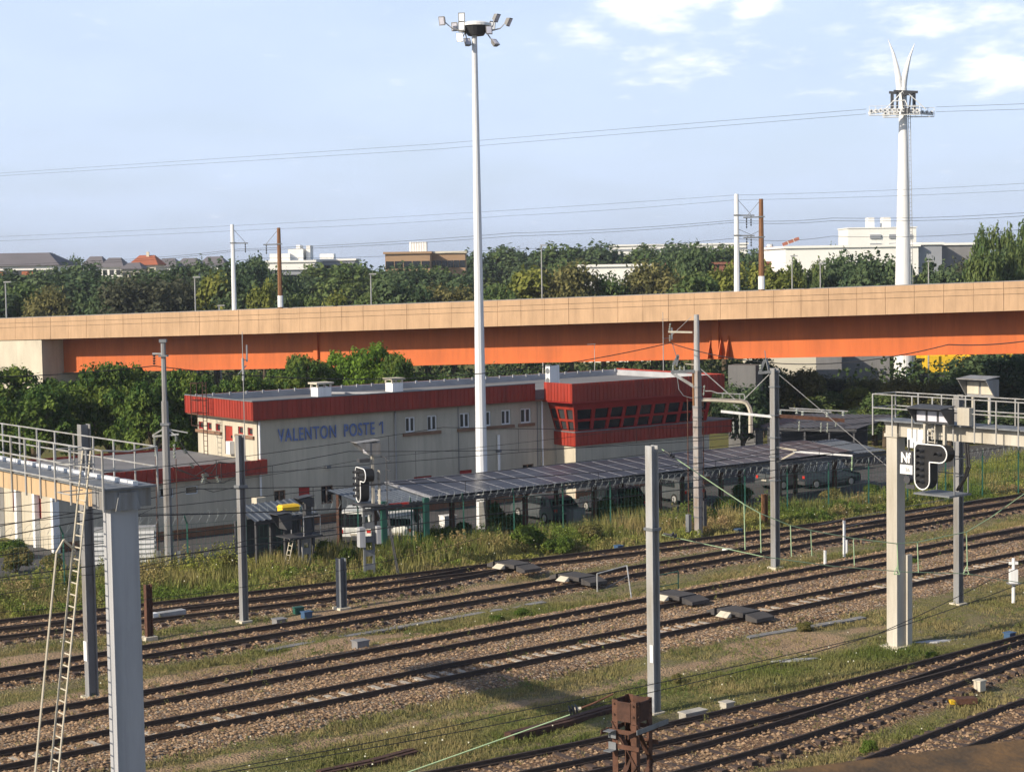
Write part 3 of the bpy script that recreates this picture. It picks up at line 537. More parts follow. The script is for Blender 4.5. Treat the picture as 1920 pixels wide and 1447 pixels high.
for i in range(n):
    for (za, zb) in ((ZB_+.12, ZB_+.66), (ZB_+.80, ZB_+1.40)): holes.append((XB2+.22+i*wid, XB2+.22+(i+1)*wid-.22, za, zb))
g_ = MB(); wall_with_holes(g_, XB2, XR, ZB_, ZT, holes, slant); 
for h in holes: reveals(g_, h, slant, .1)
g_.quad((XR, YB, ZB_), (XR, YT, ZT), (XR, 0, ZT), (XR, 0, ZB_)); g_.local('glazing_frame', M['redtrim'], BL)
for h in holes: p = MB(); p.quad(slant(h[0], h[2], .09), slant(h[1], h[2], .09), slant(h[1], h[3], .09), slant(h[0], h[3], .09)); p.local('window_pane', M['glass'], BL)
h2 = []; sw = (0-YB)
for i in range(3):
    for (za, zb) in ((ZB_+.12, ZB_+.66), (ZB_+.80, ZB_+1.40)): h2.append((YB+.1+i*sw/3, YB+.1+(i+1)*sw/3-.16, za, zb))
g_ = MB(); wall_with_holes(g_, YB, 0, ZB_, ZT, h2, slside)
for h in h2: reveals(g_, h, slside, .1)
g_.local('side_glazing_frame', M['red'], BL)
for h in h2: p = MB(); p.quad(slside(h[0], h[2], .09), slside(h[1], h[2], .09), slside(h[1], h[3], .09), slside(h[0], h[3], .09)); p.local('window_pane', M['glasslight'], BL)
sb = MB(); YS = -PO+1.05; XS = BPX+1.05; XE = onf(1371, 800, -PO+1.05)[0]; band(sb, XS, XE, YS, SBB, SBT); band(sb, YS+.06, 0, XS, SBB, SBT, axis='y'); band(sb, YS+.06, 1.5, XE, SBB, SBT, axis='y', out=1); sb.local('sill_cladding', M['red'], BL)
st = MB(); st.box(XS-.04, XE+.04, YS-.04, 1.4, SBT+.002, SBT+.06); st.local('ledge', M['galvdark'], BL)
lw = MB(); lw.box(XS+.15, LEN+.3, YS+.15, -.002, 0, SBB+.02); lw.local('lower_wall', M['cream'], BL)
bc = MB(); bc.box(-.03, XS+.1, -.05, -.003, 0, .5); bc.box(XS+.1, LEN+.28, YS+.09, YS+.147, 0, .5); bc.box(WX-.03, -.04, -.05, -.003, 0, .5); bc.local('base_course', M['brick'], BL)
pt = MB(); ppx, _z = onf(1318, 860, YS); pt.box(LEN+.3, LEN+2.2, 1.6, 6, 0, 5.0); pt.local('rear_annex', M['cream'], BL)
# downpipes
for (u, v, y) in ((1017, 800, -.12), (742, 830, -.08), (487, 830, -.12)):
    x, z = onf(u, v, y); m_ = MB(); m_.tube((x, y, .1), (x, y, HB-.2), .06); m_.tube((x, y, HB-.2), (x+.1, .05, HB-.02), .06); m_.local('downpipe', M['white'] if u != 742 else M['galv'], BL)
x, z = onf(936, 885, -.1); x2, zt = onf(936, 815, -.1); m_ = MB(); m_.tube((x, -.1, z), (x, -.1, zt), .09); m_.local('flue_pipe', M['white'], BL)
# chimneys, roof machine, aerials
for (u, ub, v) in ((588, 616, 731), (728, 750, 720)):
    x, _ = onf(u, v, 5.2); x1, _ = onf(ub, v, 5.2); c_ = MB(); c_.box(x+.05, x1-.05, 4.8, 5.6, HT-.38, HT+.15); c = c_.local('chimney', M['white'], BL); k_ = MB()
    for a_ in (x+.02, x1-.12):
        for b_2 in (4.82, 5.5): k_.box(a_, a_+.1, b_2, b_2+.1, HT+.152, HT+.34)
    k_.box(x-.08, x1+.08, 4.7, 5.7, HT+.342, HT+.44); k_.local('chimney_cap', M['concrete'], c)
x, _ = onf(1031, 712, .3); a_ = MB(); a_.box(x, x+.75, .3, .72, HT-.30, HT+.98); ac = a_.local('air_conditioner', M['white'], BL)
for zc in (.05, .64):
    f_ = MB(); ring = [(x-.006, .51+.19*math.cos(t), HT+zc+.19*math.sin(t)) for t in np.linspace(0, 6.283, 16, endpoint=False)]; f_.poly(ring); f_.local('fan', M['galvdark'], ac)
for (u, v0, v1, y, r, hh2) in ((457, 745, 622, -.6, .035, 2), (1244, 700, 585, 6.5, .04, 0), (1115, 690, 645, 7.5, .03, 1)):
    x, z = onf(u, v0, y); _, zt = onf(u, v1, y); am = MB(); zb2 = 3.9 if hh2 == 2 else HT-.4; am.tube((x, y, zb2), (x, y, zt), r*.9, r*.5)
    if hh2 == 2: am.tube((x+.25, y, zt-1.6), (x+.25, y, zt-.7), .05); am.tube((x, y, zt-1.5), (x+.25, y, zt-1.5), .02); am.bar((x-.35, y, zt-2.3), (x+.2, y, zt-1.8), .03, .05); am.tube((x, y, zt-2.6), (x, y, zt-1.4), .07, .07)
    if hh2 == 1: am.bar((x-.6, y, zt), (x+.1, y, zt), .03, .03); am.bar((x-.4, y-.2, zt), (x-.4, y+.2, zt), .02, .02); am.bar((x-.1, y-.2, zt), (x-.1, y+.2, zt), .02, .02)
    if hh2 == 0: am.bar((x-.2, y, zt-.5), (x+.5, y, zt-.5), .02, .02); am.bar((x, y, zt-1.8), (x+.8, y, zt-1.8), .03, .03); am.tube((x+.8, y, zt-1.9), (x+.8, y, zt-1.1), .06)
    am.local('aerial', M['galv'], BL)
# cage ladder on the sunlit end wall
la = MB(); yy, _ = onx(401, 780, -.3)
for dy in (-.22, .22): la.tube((-.35-ov, yy+dy, HWg), (-.35-ov, yy+dy, HT+.9), .025)
for i in range(14): z = HWg+.2+i*.28; la.tube((-.35-ov, yy-.22, z), (-.35-ov, yy+.22, z), .015)
for z in (HB-.5, HB+.2, HB+.9, HT+.85): la.path([(-.35-ov, yy-.35, z), (-1.0-ov, yy-.35, z), (-1.0-ov, yy+.35, z), (-.35-ov, yy+.35, z)], .02)
for dy in (-.35, .35): la.tube((-1.0-ov, yy+dy, HB-.5), (-1.0-ov, yy+dy, HT+.85), .02)
la.local('ladder', M['rustdark'], BL)
# low wing
wg = MB(); WR = []
for q in ((60, 40, 0, 0),): pass
def wrect(q): return rect(q)
WW = [wrect((300, 312, 915, 932)), wrect((348, 372, 912, 925)), wrect((318, 326, 915, 932))]
wall_with_holes(wg, WX, 0, 0, HWg-.7, [WW[0], WW[1], WW[2]], lambda x, z: (x, 0, z))
SWn = [(2.0, 3.2, 1.5, 2.9), (4.6, 5.8, 1.5, 2.9), (7.2, 8.0, 1.5, 2.9)]
wall_with_holes(wg, 0, 8.8, 0, HWg-.7, SWn, lambda y, z: (WX, y, z)); wg.quad((WX, 8.8, 0), (0, 8.8, 0), (0, 8.8, HWg-.7), (WX, 8.8, HWg-.7))
for h in WW: reveals(wg, h, pf)
for h in SWn: reveals(wg, h, lambda y, z, d: (WX+d, y, z))
wg.local('wing_wall', M['cream'], BL)
for h in WW: window(h, pf, M['winframe'], M['glass'], 0, .05)
for h in SWn: window(h, lambda y, z, d: (WX+d, y, z), M['redtrim'], M['glasslight'], 1, .06, shutter=M['redtrim'])
wb = MB(); band(wb, WX-.45, 0-.0, -.45, HWg-.78, HWg); band(wb, -.39, 9.1, WX-.45, HWg-.78, HWg, axis='y'); band(wb, WX-.39, -.02, 9.1, HWg-.5, HWg, out=1); wb.box(-.02, .35, -.45, -.06, HWg-.78, HWg); wb.local('wing_cladding', M['red'], BL)
wr = MB(); wr.box(WX-.38, -.02, -.38, 9.0, HWg-.3, HWg-.12); wr.local('wing_roof', M['roofgrey'], BL)
wp = MB()
for i in range(3): wp = MB(); wp.box(WX-.28, WX-.02, 2.2+i*2.4, 2.5+i*2.4, 0, HWg-.75); wp.local('wing_pilaster', M['white'], BL)
wp = MB(); wp.box(WX-.35, WX-.0, -.3, -.02, 0, HWg-.75); wp.local('wing_pilaster', M['white'], BL)
pa = MB(); x0_, zt_ = onf(692, 826); x1_, zb_2 = onf(744, 905); pa.box(x0_, x1_, -.03, -.002, zb_2, zt_); pa.local('wall_patch', M['creampatch'], BL)
for (u, v) in ((613, 875), (933, 845), (1062, 802)): x, z = onf(u, v); wl_ = MB(); wl_.box(x-.14, x+.14, -.22, -.002, z-.08, z+.08); wl_.local('wall_lamp', M['galvdark'], BL)
for u in (860, 1008): x, z = onf(u, 850); wl_ = MB(); wl_.box(x-.02, x+.02, -.03, -.002, .1, HB-.1); wl_.local('expansion_joint', M['concgrey'], BL)
# lettering
cu = bpy.data.curves.new('lettering', 'FONT'); cu.body = 'VALENTON  POSTE  I'; cu.size = 1; cu.offset = .012; cu.extrude = .02; cu.space_character = 1.16; cu.space_word = .8
to = bpy.data.objects.new('tmp', cu); C.objects.link(to); bpy.context.view_layer.update(); me = bpy.data.meshes.new_from_object(to.evaluated_get(bpy.context.evaluated_depsgraph_get())); bpy.data.objects.remove(to)
xa, zb1 = onf(520, 825); xb_, zt1 = onf(717, 796); cz = [v.co.copy() for v in me.vertices]; w0 = min(c.x for c in cz); w1 = max(c.x for c in cz); h0 = min(c.y for c in cz); h1 = max(c.y for c in cz)
H_ = .72; zl = onf(620, 810)[1]-.32
for v in me.vertices: c = v.co.copy(); v.co = (xa+(c.x-w0)/(w1-w0)*(xb_-xa), -.07+c.z*.9, zl+(c.y-h0)/(h1-h0)*H_)
me.materials.clear(); me.materials.append(M['blueletter']); lo = bpy.data.objects.new('lettering', me); C.objects.link(lo); lo.parent = BL
f1 = MB(); xi = xb_-.145; f1.hexa([(xi-.12, -.09, zl+H_*.66), (xi+.02, -.09, zl+H_*.80), (xi+.02, -.05, zl+H_*.80), (xi-.12, -.05, zl+H_*.66)], [(xi-.12, -.09, zl+H_*.80), (xi+.02, -.09, zl+H_*.99), (xi+.02, -.05, zl+H_*.99), (xi-.12, -.05, zl+H_*.80)]); f1.local('lettering', M['blueletter'], BL)
# ================================================================ solar carport
CP = thing('solar_carport', 'long carport roofed with dark solar modules in front of the building', 'carport', (0, 0, 0), ANG)
c0 = G(722, 908, 3.05); c1 = G(805, 937, 2.65); inv = CP.matrix_world.inverted()
A0 = inv @ c0; A1 = inv @ c1; E1 = inv @ G(1647, 842, 2.65); L0 = inv @ G(612, 919, 3.05)
yr, yf = A0.y, A1.y; xs, xe = max(A0.x, A1.x-.4), E1.x; xl = L0.x; print('carport', xl, xs, xe, yr, yf)
zr_, zf_ = 3.05, 2.65
def roofp(x, t, dz=0): return (x, yr+(yf-yr)*t, zr_+(zf_-zr_)*t+dz)
co = MB()
def corr(mb, x0, x1, t0, t1, pitch=.28, dz=0):
    n = int((x1-x0)/pitch)
    for i in range(n):
        a = x0+i*pitch; mb.quad(roofp(a, t0, dz), roofp(a+pitch*.45, t0, dz), roofp(a+pitch*.45, t1, dz), roofp(a, t1, dz)); mb.quad(roofp(a+pitch*.45, t0, dz), roofp(a+pitch*.6, t0, dz+.03), roofp(a+pitch*.6, t1, dz+.03), roofp(a+pitch*.45, t1, dz)); mb.quad(roofp(a+pitch*.6, t0, dz+.03), roofp(a+pitch*.85, t0, dz+.03), roofp(a+pitch*.85, t1, dz+.03), roofp(a+pitch*.6, t1, dz+.03)); mb.quad(roofp(a+pitch*.85, t0, dz+.03), roofp(a+pitch, t0, dz), roofp(a+pitch, t1, dz), roofp(a+pitch*.85, t1, dz+.03))
corr(co, xl, xe, 0, 1); co.local('roof_sheet', M['corr'], CP)
gt = MB(); gt.bar(roofp(xs, 0, .1), roofp(xs, 1, .1), .08, .08); gt.local('edge_strip', M['solarframe'], CP)
nc = 27; pw = (xe-3.0-xs-.1)/nc
me_ = None
for i in range(nc):
    for j in range(3):
        a = xs+.1+i*pw; t0 = .02+j*.325; t1 = t0+.318; p = MB(); p.hexa([roofp(a+.02, t0, .11), roofp(a+pw-.02, t0, .11), roofp(a+pw-.02, t1, .11), roofp(a+.02, t1, .11)], [roofp(a+.02, t0, .15), roofp(a+pw-.02, t0, .15), roofp(a+pw-.02, t1, .15), roofp(a+.02, t1, .15)]); p.local('solar_module', M['solar'], CP)
fr = MB()
for i in range(nc+1): a = xs+.1+i*pw; fr.bar(roofp(a, .02, .145), roofp(a, .985, .145), .035, .03)
for t in (.02, .342, .667, .99): fr.bar(roofp(xs+.1, t, .145), roofp(xs+.1+nc*pw, t, .145), .035, .028)
fr.local('module_rails', M['solarframe'], CP)
ed = MB(); ed.bar(roofp(xl, 1.0, -.12), roofp(xe, 1.0, -.12), .12, .2); ed.bar(roofp(xl, 0, -.12), roofp(xe, 0, -.12), .12, .2); ed.local('edge_beam', M['darkgrey'], CP)
k = xl+.4
while k < xe:
    for t in (.12, .9): q = roofp(k, t); p = MB(); p.box(k-.09, k+.09, q[1]-.12, q[1]+.12, 0, q[2]-.05); p.local('post', M['rustdark'], CP)
    k += 4.6
# corrugated open shed behind the carport on the right
def shed(name, label, u0, v0, u1, v1, z, depth, ang, cat='shed', m=M['corr'], fall=.5, drop=0.0, under=True):
    p = G(u0, v0, z); q = G(u1, v1, z); L = (q-p).length; a = math.atan2(q.y-p.y, q.x-p.x) if ang is None else ang
    t = thing(name, label, cat, (p.x, p.y, 0), a); r_ = MB(); n = max(3, int(L/.35)); w_ = L/n
    for i in range(n):
        x = i*w_
        for (xa_, xb2, dza, dzb) in ((x, x+w_*.5, 0, 0), (x+w_*.5, x+w_*.62, 0, .04), (x+w_*.62, x+w_*.88, .04, .04), (x+w_*.88, x+w_, .04, 0)):
            r_.quad((xa_, 0, z+dza), (xb2, 0, z+dzb), (xb2+fall, depth, z+.55+dzb), (xa_+fall, depth, z+.55+dza))
    r_.local('roof_sheet', m, t); e = MB(); e.box(0, L, -.03, .03, z-.2, z-.02); e.local('edge_beam', M['darkgrey'], t)
    for i in range(5):
        pp = MB(); x = .2+i*(L-.4)/4; pp.box(x-.06, x+.06, .1, .22, 0, z-.05); pp.local('post', M['darkgrey'], t)
    if under: b = MB(); b.box(0, L, depth-.3, depth-.15, 0, z-.1); b.local('back_wall', M['darkgrey'], t)
    return t
shed('open_shed', 'low open shed with pale corrugated roof behind the right end of the carport', 1412, 801, 1606, 804, 2.8, 5.0, None, fall=2.2)
sh = shed('entrance_shelter', 'small dark corrugated shelter roof beside the yellow tank on the left', 478, 978, 596, 961, 2.5, 1.7, None, cat='shelter', m=M['corr'], fall=.2)
sp = MB(); q = G(487, 1010); sp.cbox((q.x, q.y, 1.1), .55, .55, 2.2, ANG); tag(sp.build('concrete_pillar', M['concrete']), 'stout concrete pillar under the left end of the small dark shelter roof', 'pillar')
# yellow tank seen over the shelter
q = G(541, 953, 2.9); yt = thing('yellow_container', 'bright yellow ribbed container on top of the small dark shelter', 'container', (q.x, q.y, 2.75), ANG); y1 = MB(); y1.box(-.46, .46, -.24, .24, 0, .24); y1.local('body', M['yellow'], yt); y2 = MB(); y2.hexa([(-.5, -.28, .242), (.5, -.28, .242), (.5, .28, .242), (-.5, .28, .242)], [(-.42, -.18, .35), (.42, -.18, .35), (.42, .18, .35), (-.42, .18, .35)]); y2.local('lid', M['yellow'], yt)
# ================================================================ fence
FN = thing('security_fence', 'dark mesh fence topped with coils of razor wire along the car park', 'fence', (FX[1], FY[1], 0))
fx = np.arange(-30, 46, 2.5); post_pts = [(x, float(fence_y(x))) for x in fx]
for (x, y) in post_pts: p = MB(); p.box(x-.035, x+.035, y-.035, y+.035, 0, 2.55); p.bar((x, y, 2.5), (x-.05, y-.35, 2.9), .05, .05); p.build('post', M['greenfence'], FN)
mw = MB()
for (x0, y0), (x1, y1) in zip(post_pts[:-1], post_pts[1:]):
    for z in (.3, .9, 1.5, 2.1, 2.45): mw.bar((x0, y0, z), (x1, y1, z), .012, .012)
    for i in range(1, 13): t = i/13; x = x0+(x1-x0)*t; y = y0+(y1-y0)*t; mw.bar((x, y, .1), (x, y, 2.45), .008, .008)
tag(mw.build('mesh_panel', M['greenfence'], FN))
rz = MB(); s_ = 0
for (x0, y0), (x1, y1) in zip(post_pts[:-1], post_pts[1:]):
    L = math.hypot(x1-x0, y1-y0); n = 56; pts = []
    for i in range(n+1):
        t = i/n; a = t*2*math.pi*7; rr = .27+.05*math.sin(t*9+x0); ex, ey = (x1-x0)/L, (y1-y0)/L; sw_ = .16*math.sin(a*1.0); pts.append((x0+(x1-x0)*t+ex*sw_-ey*rr*math.cos(a)*.7, y0+(y1-y0)*t+ey*sw_+ex*rr*math.cos(a)*.7-.15, 2.78+rr*math.sin(a)))
    rz.path(pts, .0065, 3)
rz.build('razor_wire', M['razor'], FN)
gg_ = thing('green_gate', 'dark green barred gate with thick posts in front of the white car', 'gate', (P(760, 1000, 87.6).x, 87.6, 0), math.radians(30))
for x in (-1.15, 1.15): p = MB(); p.box(x-.14, x+.14, -.1, .1, 0, 2.8); p.local('gate_post', M['greenfence'], gg_)
gp = MB(); gp.box(-1.0, 1.0, -.03, .03, 2.3, 2.38); gp.box(-1.0, 1.0, -.03, .03, .1, .18)
for i in range(13): x = -1+i*2/12; gp.box(x-.012, x+.012, -.012, .012, .18, 2.3)
gp.local('bars', M['greenfence'], gg_); gs = MB(); gs.box(-.9, .2, -.09, -.04, 2.5, 2.68); gs.local('warning_strip', M['redpaint'], gg_)
# ================================================================ cars
def car(label, u, v, az, paint, van=False, L=4.1, Wd=1.75, H=1.45):
    p = G(u, v); t = thing('parked_car', label, 'car', (p.x, p.y, .03), az, 'cars in the car park'); W2 = Wd/2; prof = [(-L/2, .28), (-L/2, .72), (-L*.46, .92), (-L*.36, H*.96), (-L*.28, H), (L*.08, H), (L*.25, .95), (L*.47, .78), (L/2, .6), (L/2, .28)]
    if van: prof = [(-L/2, .3), (-L/2, H), (L*.12, H), (L*.3, .98), (L*.48, .8), (L/2, .6), (L/2, .3)]
    b = MB(); n = len(prof)
    def wy(z): return W2 if z < .95 else W2-.16*(z-.95)/(H-.95)-.02
    a_ = [(x, -wy(z), z) for x, z in prof]; c_ = [(x, wy(z), z) for x, z in prof]; b.poly(a_[::-1]); b.poly(c_)
    for i in range(n): j = (i+1) % n; b.quad(a_[i], a_[j], c_[j], c_[i])
    b.local('body', paint, t); g = MB()
    for s in (-1, 1): g.quad((-L*.30, s*(wy(1.0)+.012), 1.0), (L*.17, s*(wy(1.0)+.012), 1.0), (L*.05, s*(wy(H-.1)+.012), H-.1), (-L*.26, s*(wy(H-.1)+.012), H-.1))
    g.local('side_window', M['glass'], t); g = MB()
    xr0, xr1 = ((-L/2-.01, -L/2-.01) if van else (-L*.46-.01, -L*.36-.015)); g.quad((xr0, -W2+.18, .97), (xr0, W2-.18, .97), (xr1, W2-.26, H-.1), (xr1, -W2+.26, H-.1)); g.local('rear_window', M['glass'], t); g = MB()
    f0, f1 = (L*.28, L*.10) if not van else (L*.3, L*.13); g.quad((f0-.06+.01, -W2+.14, 1.0), (f0-.06+.01, W2-.14, 1.0), (f1+.015, W2-.22, H-.04), (f1+.015, -W2+.22, H-.04)); g.local('windscreen', M['glass'], t)
    for x in (-L*.31, L*.32):
        for s in (-1, 1): w_ = MB(); w_.tube((x, s*(W2-.2), .31), (x, s*(W2+.01), .31), .31, .31, 16); wh = w_.local('wheel', M['tyre'], t); w_ = MB(); w_.tube((x, s*(W2+.0), .31), (x, s*(W2+.02), .31), .19, .19, 12); w_.local('rim', M['galv'], wh)
    for s in (-1, 1): l = MB(); l.box(-L/2-.02, -L/2+.02, s*(W2-.2)-.1, s*(W2-.2)+.1, .68, .85); l.local('tail_light', M['redpaint'], t)
    for s in (-1, 1): l = MB(); l.box(L/2-.06, L/2-.02+.03, s*(W2-.28)-.15, s*(W2-.28)+.15, .56, .68); l.local('headlight', M['lens'], t)
    bp = MB(); bp.box(-L/2-.05, -L/2+.01, -W2+.05, W2-.05, .3, .5); bp.local('bumper', M['darkgrey'], t); bp = MB(); bp.box(L/2-.01, L/2+.04, -W2+.05, W2-.05, .3, .5); bp.local('bumper', M['darkgrey'], t); bp = MB(); bp.box(-L/2-.06, -L/2-.02, -.24, .24, .55, .65); bp.local('number_plate', M['gantry'], t); return t
cw = mat('white car paint', (.75, .77, .76), .25, 0, .06, 1, spec=.6); cdk = mat('dark car paint', (.03, .035, .045), .25, 0, .2, 1, spec=.6); cdg = mat('grey car paint', (.10, .11, .12), .3, .3, .1, 1, spec=.6)
car('white van parked behind the signal post with the outlined lamp board', 678, 1013, math.radians(86), cw, True, 4.3, 1.8, 1.75)
car('white hatchback seen from behind through the green gate', 756, 1012, math.radians(84), cw, False, 4.0, 1.75, 1.5)
car('dark blue-grey car under the carport just right of the tall floodlight mast', 1022, 975, math.radians(122), cdg, False, 4.3, 1.8, 1.45)
car('black car half hidden by bushes under the middle of the carport', 1150, 962, math.radians(120), cdk, False, 4.4, 1.85, 1.6)
car('grey car behind the weeds right of the slim grey post with the horizontal arms', 1482, 914, math.radians(32), cdg, False, 4.2, 1.75, 1.45)
car('black van under the right end of the carport', 1545, 912, math.radians(30), cdk, True, 4.4, 1.85, 1.85)
car('small grey car deep in the shade behind the pale square column post', 1262, 940, math.radians(122), cdg, False, 4.1, 1.75, 1.45)
# ================================================================ viaduct (rail flyover)
def VZ(u): k = (u-960)/F_PX; return (166-.513*46.9)/(1+.513*k)
VU = [-420, -200, 0, 240, 480, 720, 960, 1200, 1440, 1680, 1920, 2200, 2500]
VT = np.interp(VU, [-420, 0, 480, 960, 1440, 1920, 2500], [612, 597.5, 580, 562.5, 544.5, 527, 506]); VB_ = np.interp(VU, [-420, 0, 480, 960, 1440, 1920, 2500], [649, 638, 626, 611, 596.5, 582, 564]); VG = np.interp(VU, [-420, 0, 300, 480, 960, 1440, 1920, 2500], [710, 699, 694, 690.5, 679.5, 669.5, 661, 650])
def vst(u):
    Z = VZ(u); a = P(u, float(np.interp(u, VU, VT)), Z); b = P(u, float(np.interp(u, VU, VB_)), Z); ex = Vector((.89, -.456, 0)); nr = Vector((-.456, -.89, 0))
    gz = P(u, float(np.interp(u, VU, VG)), Z+2.7).z; return a, b, gz, nr
VD = thing('railway_viaduct', 'long flyover with tan concrete parapet over an orange steel girder', 'viaduct', (0, 142, 0))
def vmesh(name, m, prof):                              # prof(u) -> closed loop of points
    mb = MB(); L = [prof(u) for u in VU]; k = len(L[0])
    for a, b in zip(L[:-1], L[1:]):
        for j in range(k): mb.quad(a[j], a[(j+1) % k], b[(j+1) % k], b[j])
    return mb.build(name, m, VD)
def prof_deck(u):
    a, b, g, n = vst(u); o = -n; return [b+o*.12+Vector((0, 0, .02)), a+o*.12-Vector((0, 0, .03)), a+o*.4-Vector((0, 0, .03)), Vector(((b+o*.4).x, (b+o*.4).y, b.z+.9)), Vector(((b+o*9).x, (b+o*9).y, b.z+.9)), Vector(((a+o*9).x, (a+o*9).y, a.z)), Vector(((a+o*9.3).x, (a+o*9.3).y, a.z)), Vector(((b+o*9.3).x, (b+o*9.3).y, b.z)), b+o*2.0+Vector((0, 0, -.05))]
vmesh('deck', M['concgrey'], prof_deck)
vmesh('girder', M['orange'], lambda u: (lambda a, b, g, n: [Vector(((b-n*3.0).x, (b-n*3.0).y, g)), Vector(((b-n*3.0).x, (b-n*3.0).y, b.z-.04)), Vector(((b-n*7).x, (b-n*7).y, b.z-.04)), Vector(((b-n*7).x, (b-n*7).y, g))])(*vst(u)))
vmesh('bottom_flange', M['orange'], lambda u: (lambda a, b, g, n: [Vector(((b-n*2.75).x, (b-n*2.75).y, g-.05)), Vector(((b-n*2.75).x, (b-n*2.75).y, g)), Vector(((b-n*7.2).x, (b-n*7.2).y, g)), Vector(((b-n*7.2).x, (b-n*7.2).y, g-.05))])(*vst(u)))
pp = MB(); e = Vector((.89, -.456, 0)).normalized(); a0 = vst(-420)[0]; a1 = vst(2500)[0]; tot = (Vector((a1.x, a1.y, 0))-Vector((a0.x, a0.y, 0))).length; npn = int(tot/2.05); us_ = np.linspace(-420, 2500, 800); ds = []
for u in us_: p = vst(float(u))[0]; ds.append((Vector((p.x, p.y, 0))-Vector((a0.x, a0.y, 0))).length)
for i in range(npn):
    u0 = float(np.interp(i*tot/npn+.012, ds, us_)); u1 = float(np.interp((i+1)*tot/npn-.012, ds, us_)); s0 = vst(u0); s1 = vst(u1); rnd = random.uniform(-.012, .012)
    for (f0, f1, pr) in ((0, .565, 0), (.578, .765, .012), (.778, 1.0, .02)):
        q = []
        for s in (s0, s1):
            for f in (f0, f1): q.append(s[1].lerp(s[0], f)+s[3]*(rnd+pr))
        o = -s0[3]*(.2+rnd+pr); pp.hexa([q[0], q[2], q[2]+o, q[0]+o], [q[1], q[3], q[3]+o, q[1]+o])
pp.build('parapet', M['tan'], VD)
for u0, u1 in ((552, 560), (1309, 1322)):
    s = MB(); a, b, g, n = vst(u0); a2, b2, g2, n2 = vst(u1); o = -n*3.0
    s.hexa([Vector(((b+o+n*.25).x, (b+o+n*.25).y, g)), Vector(((b2+o+n*.25).x, (b2+o+n*.25).y, g)), Vector(((b2+o-n*.05).x, (b2+o-n*.05).y, g)), Vector(((b+o-n*.05).x, (b+o-n*.05).y, g))], [Vector(((b+o+n*.25).x, (b+o+n*.25).y, b.z-.05)), Vector(((b2+o+n*.25).x, (b2+o+n*.25).y, b.z-.05)), Vector(((b2+o-n*.05).x, (b2+o-n*.05).y, b.z-.05)), Vector(((b+o-n*.05).x, (b+o-n*.05).y, b.z-.05))]) ; s.build('stiffener', M['orange'], VD)
for u in (1306, 1326, 1340):
    a, b, g, n = vst(u); o = -n*2.99; s = MB(); p0 = Vector(((b+o).x, (b+o).y, g)); s.hexa([p0-e*.03, p0-e*.03+n*.9, p0+e*.03+n*.9, p0+e*.03], [p0-e*.03+Vector((0, 0, 1.7)), p0-e*.03+n*.05+Vector((0, 0, 1.7)), p0+e*.03+n*.05+Vector((0, 0, 1.7)), p0+e*.03+Vector((0, 0, 1.7))]); s.build('stiffener', M['orange'], VD)
def pier(u0, u1, mat_, proud, top=None, dep=8):
    a, b, g, n = vst(u0); a2, b2, g2, n2 = vst(u1); zt = (b2.z-.06) if top is None else top; o0 = n*proud; o1 = n*(proud-dep); p = MB()
    c = [(b+o0), (b2+o0), (b2+o1), (b+o1)]; p.hexa([Vector((q.x, q.y, 0)) for q in c], [Vector((q.x, q.y, zt)) for q in c]); return p.build('pier', mat_, VD)
pier(-420, 76, M['concrete'], -.12, None, 5); g_ = vst(1350)[2]; pier(1352, 1404, M['pier'], -1.4, g_-.45, 1.6)
# ================================================================ flyover catenary posts
def viaduct_post(u, vt, vb, rust, side, label, vas):
    Z = VZ(u)+5; b = P(u, vb, Z); h = P(u, vt, Z).z-b.z; t = thing('catenary_post', label, 'catenary post', (b.x, b.y, b.z-1.2), 0, 'catenary posts on the flyover'); m = M['brownpost'] if rust else M['white']
    p = MB(); p.tube((0, 0, 0), (0, 0, h+1.2), .24, .16, 8); p.local('post', m, t)
    if rust: q = MB(); q.tube((0, 0, 1.3), (0, 0, 2.3), .25, .25, 8); q.local('base_sleeve', M['white'], t)
    for va in vas:
        z = P(u, va, Z).z-b.z+1.2; a = MB(); a.bar((0, -.05, z), (side*1.35, -.05, z-.02), .12, .1); a.tube((side*.1, 0, z+1.2 if va == vas[0] else z+.5), (side*1.1, 0, z+.05), .02, .02, 4); a.bar((-.2, 0, z+.02), (.25, 0, z+.02), .4, .1); a.local('arm', M['galvdark'], t)
        i = MB(); i.ins((side*1.1, 0, z-.05), (side*1.1, 0, z-.85), .07, 4); i.local('insulator', M['wire'], t)
    return t
viaduct_post(439.5, 421, 582, False, 1, 'white round post on the flyover at left, arm pointing right', [456])
viaduct_post(526, 427, 578, True, -1, 'brown post with white foot on the flyover at left, arm pointing left', [458])
viaduct_post(1382, 364, 547, False, 1, 'white round post on the flyover at right, arms pointing right', [404, 442])
viaduct_post(1428, 373, 545, True, -1, 'brown post with white foot on the flyover at right, arms pointing left', [407, 445])
def wire(label, pts, r, m=None, sag=None, name='overhead_wire', cat='overhead wire', group=None, n=14):
    mb = MB(); out = []
    for i, (a, b) in enumerate(zip(pts[:-1], pts[1:])):
        a = Vector(a); b = Vector(b); s = sag[i] if sag else 0
        for k in range(n): t = k/n; out.append(a.lerp(b, t)-Vector((0, 0, 4*s*t*(1-t))))
    out.append(Vector(pts[-1])); mb.path(out, r, 4); return tag(mb.build(name, m or M['wire']), label, cat, group)
def vw(uv): return [P(u, v, VZ(u)+5) for u, v in uv]
wire('upper wire of the flyover line, passing the tops of the tree belt', vw([(-200, 500), (180, 489), (450, 467), (960, 437), (1378, 413), (1560, 409), (1920, 399), (2300, 386)]), .014, sag=[.15]*7, group='wires over the flyover')
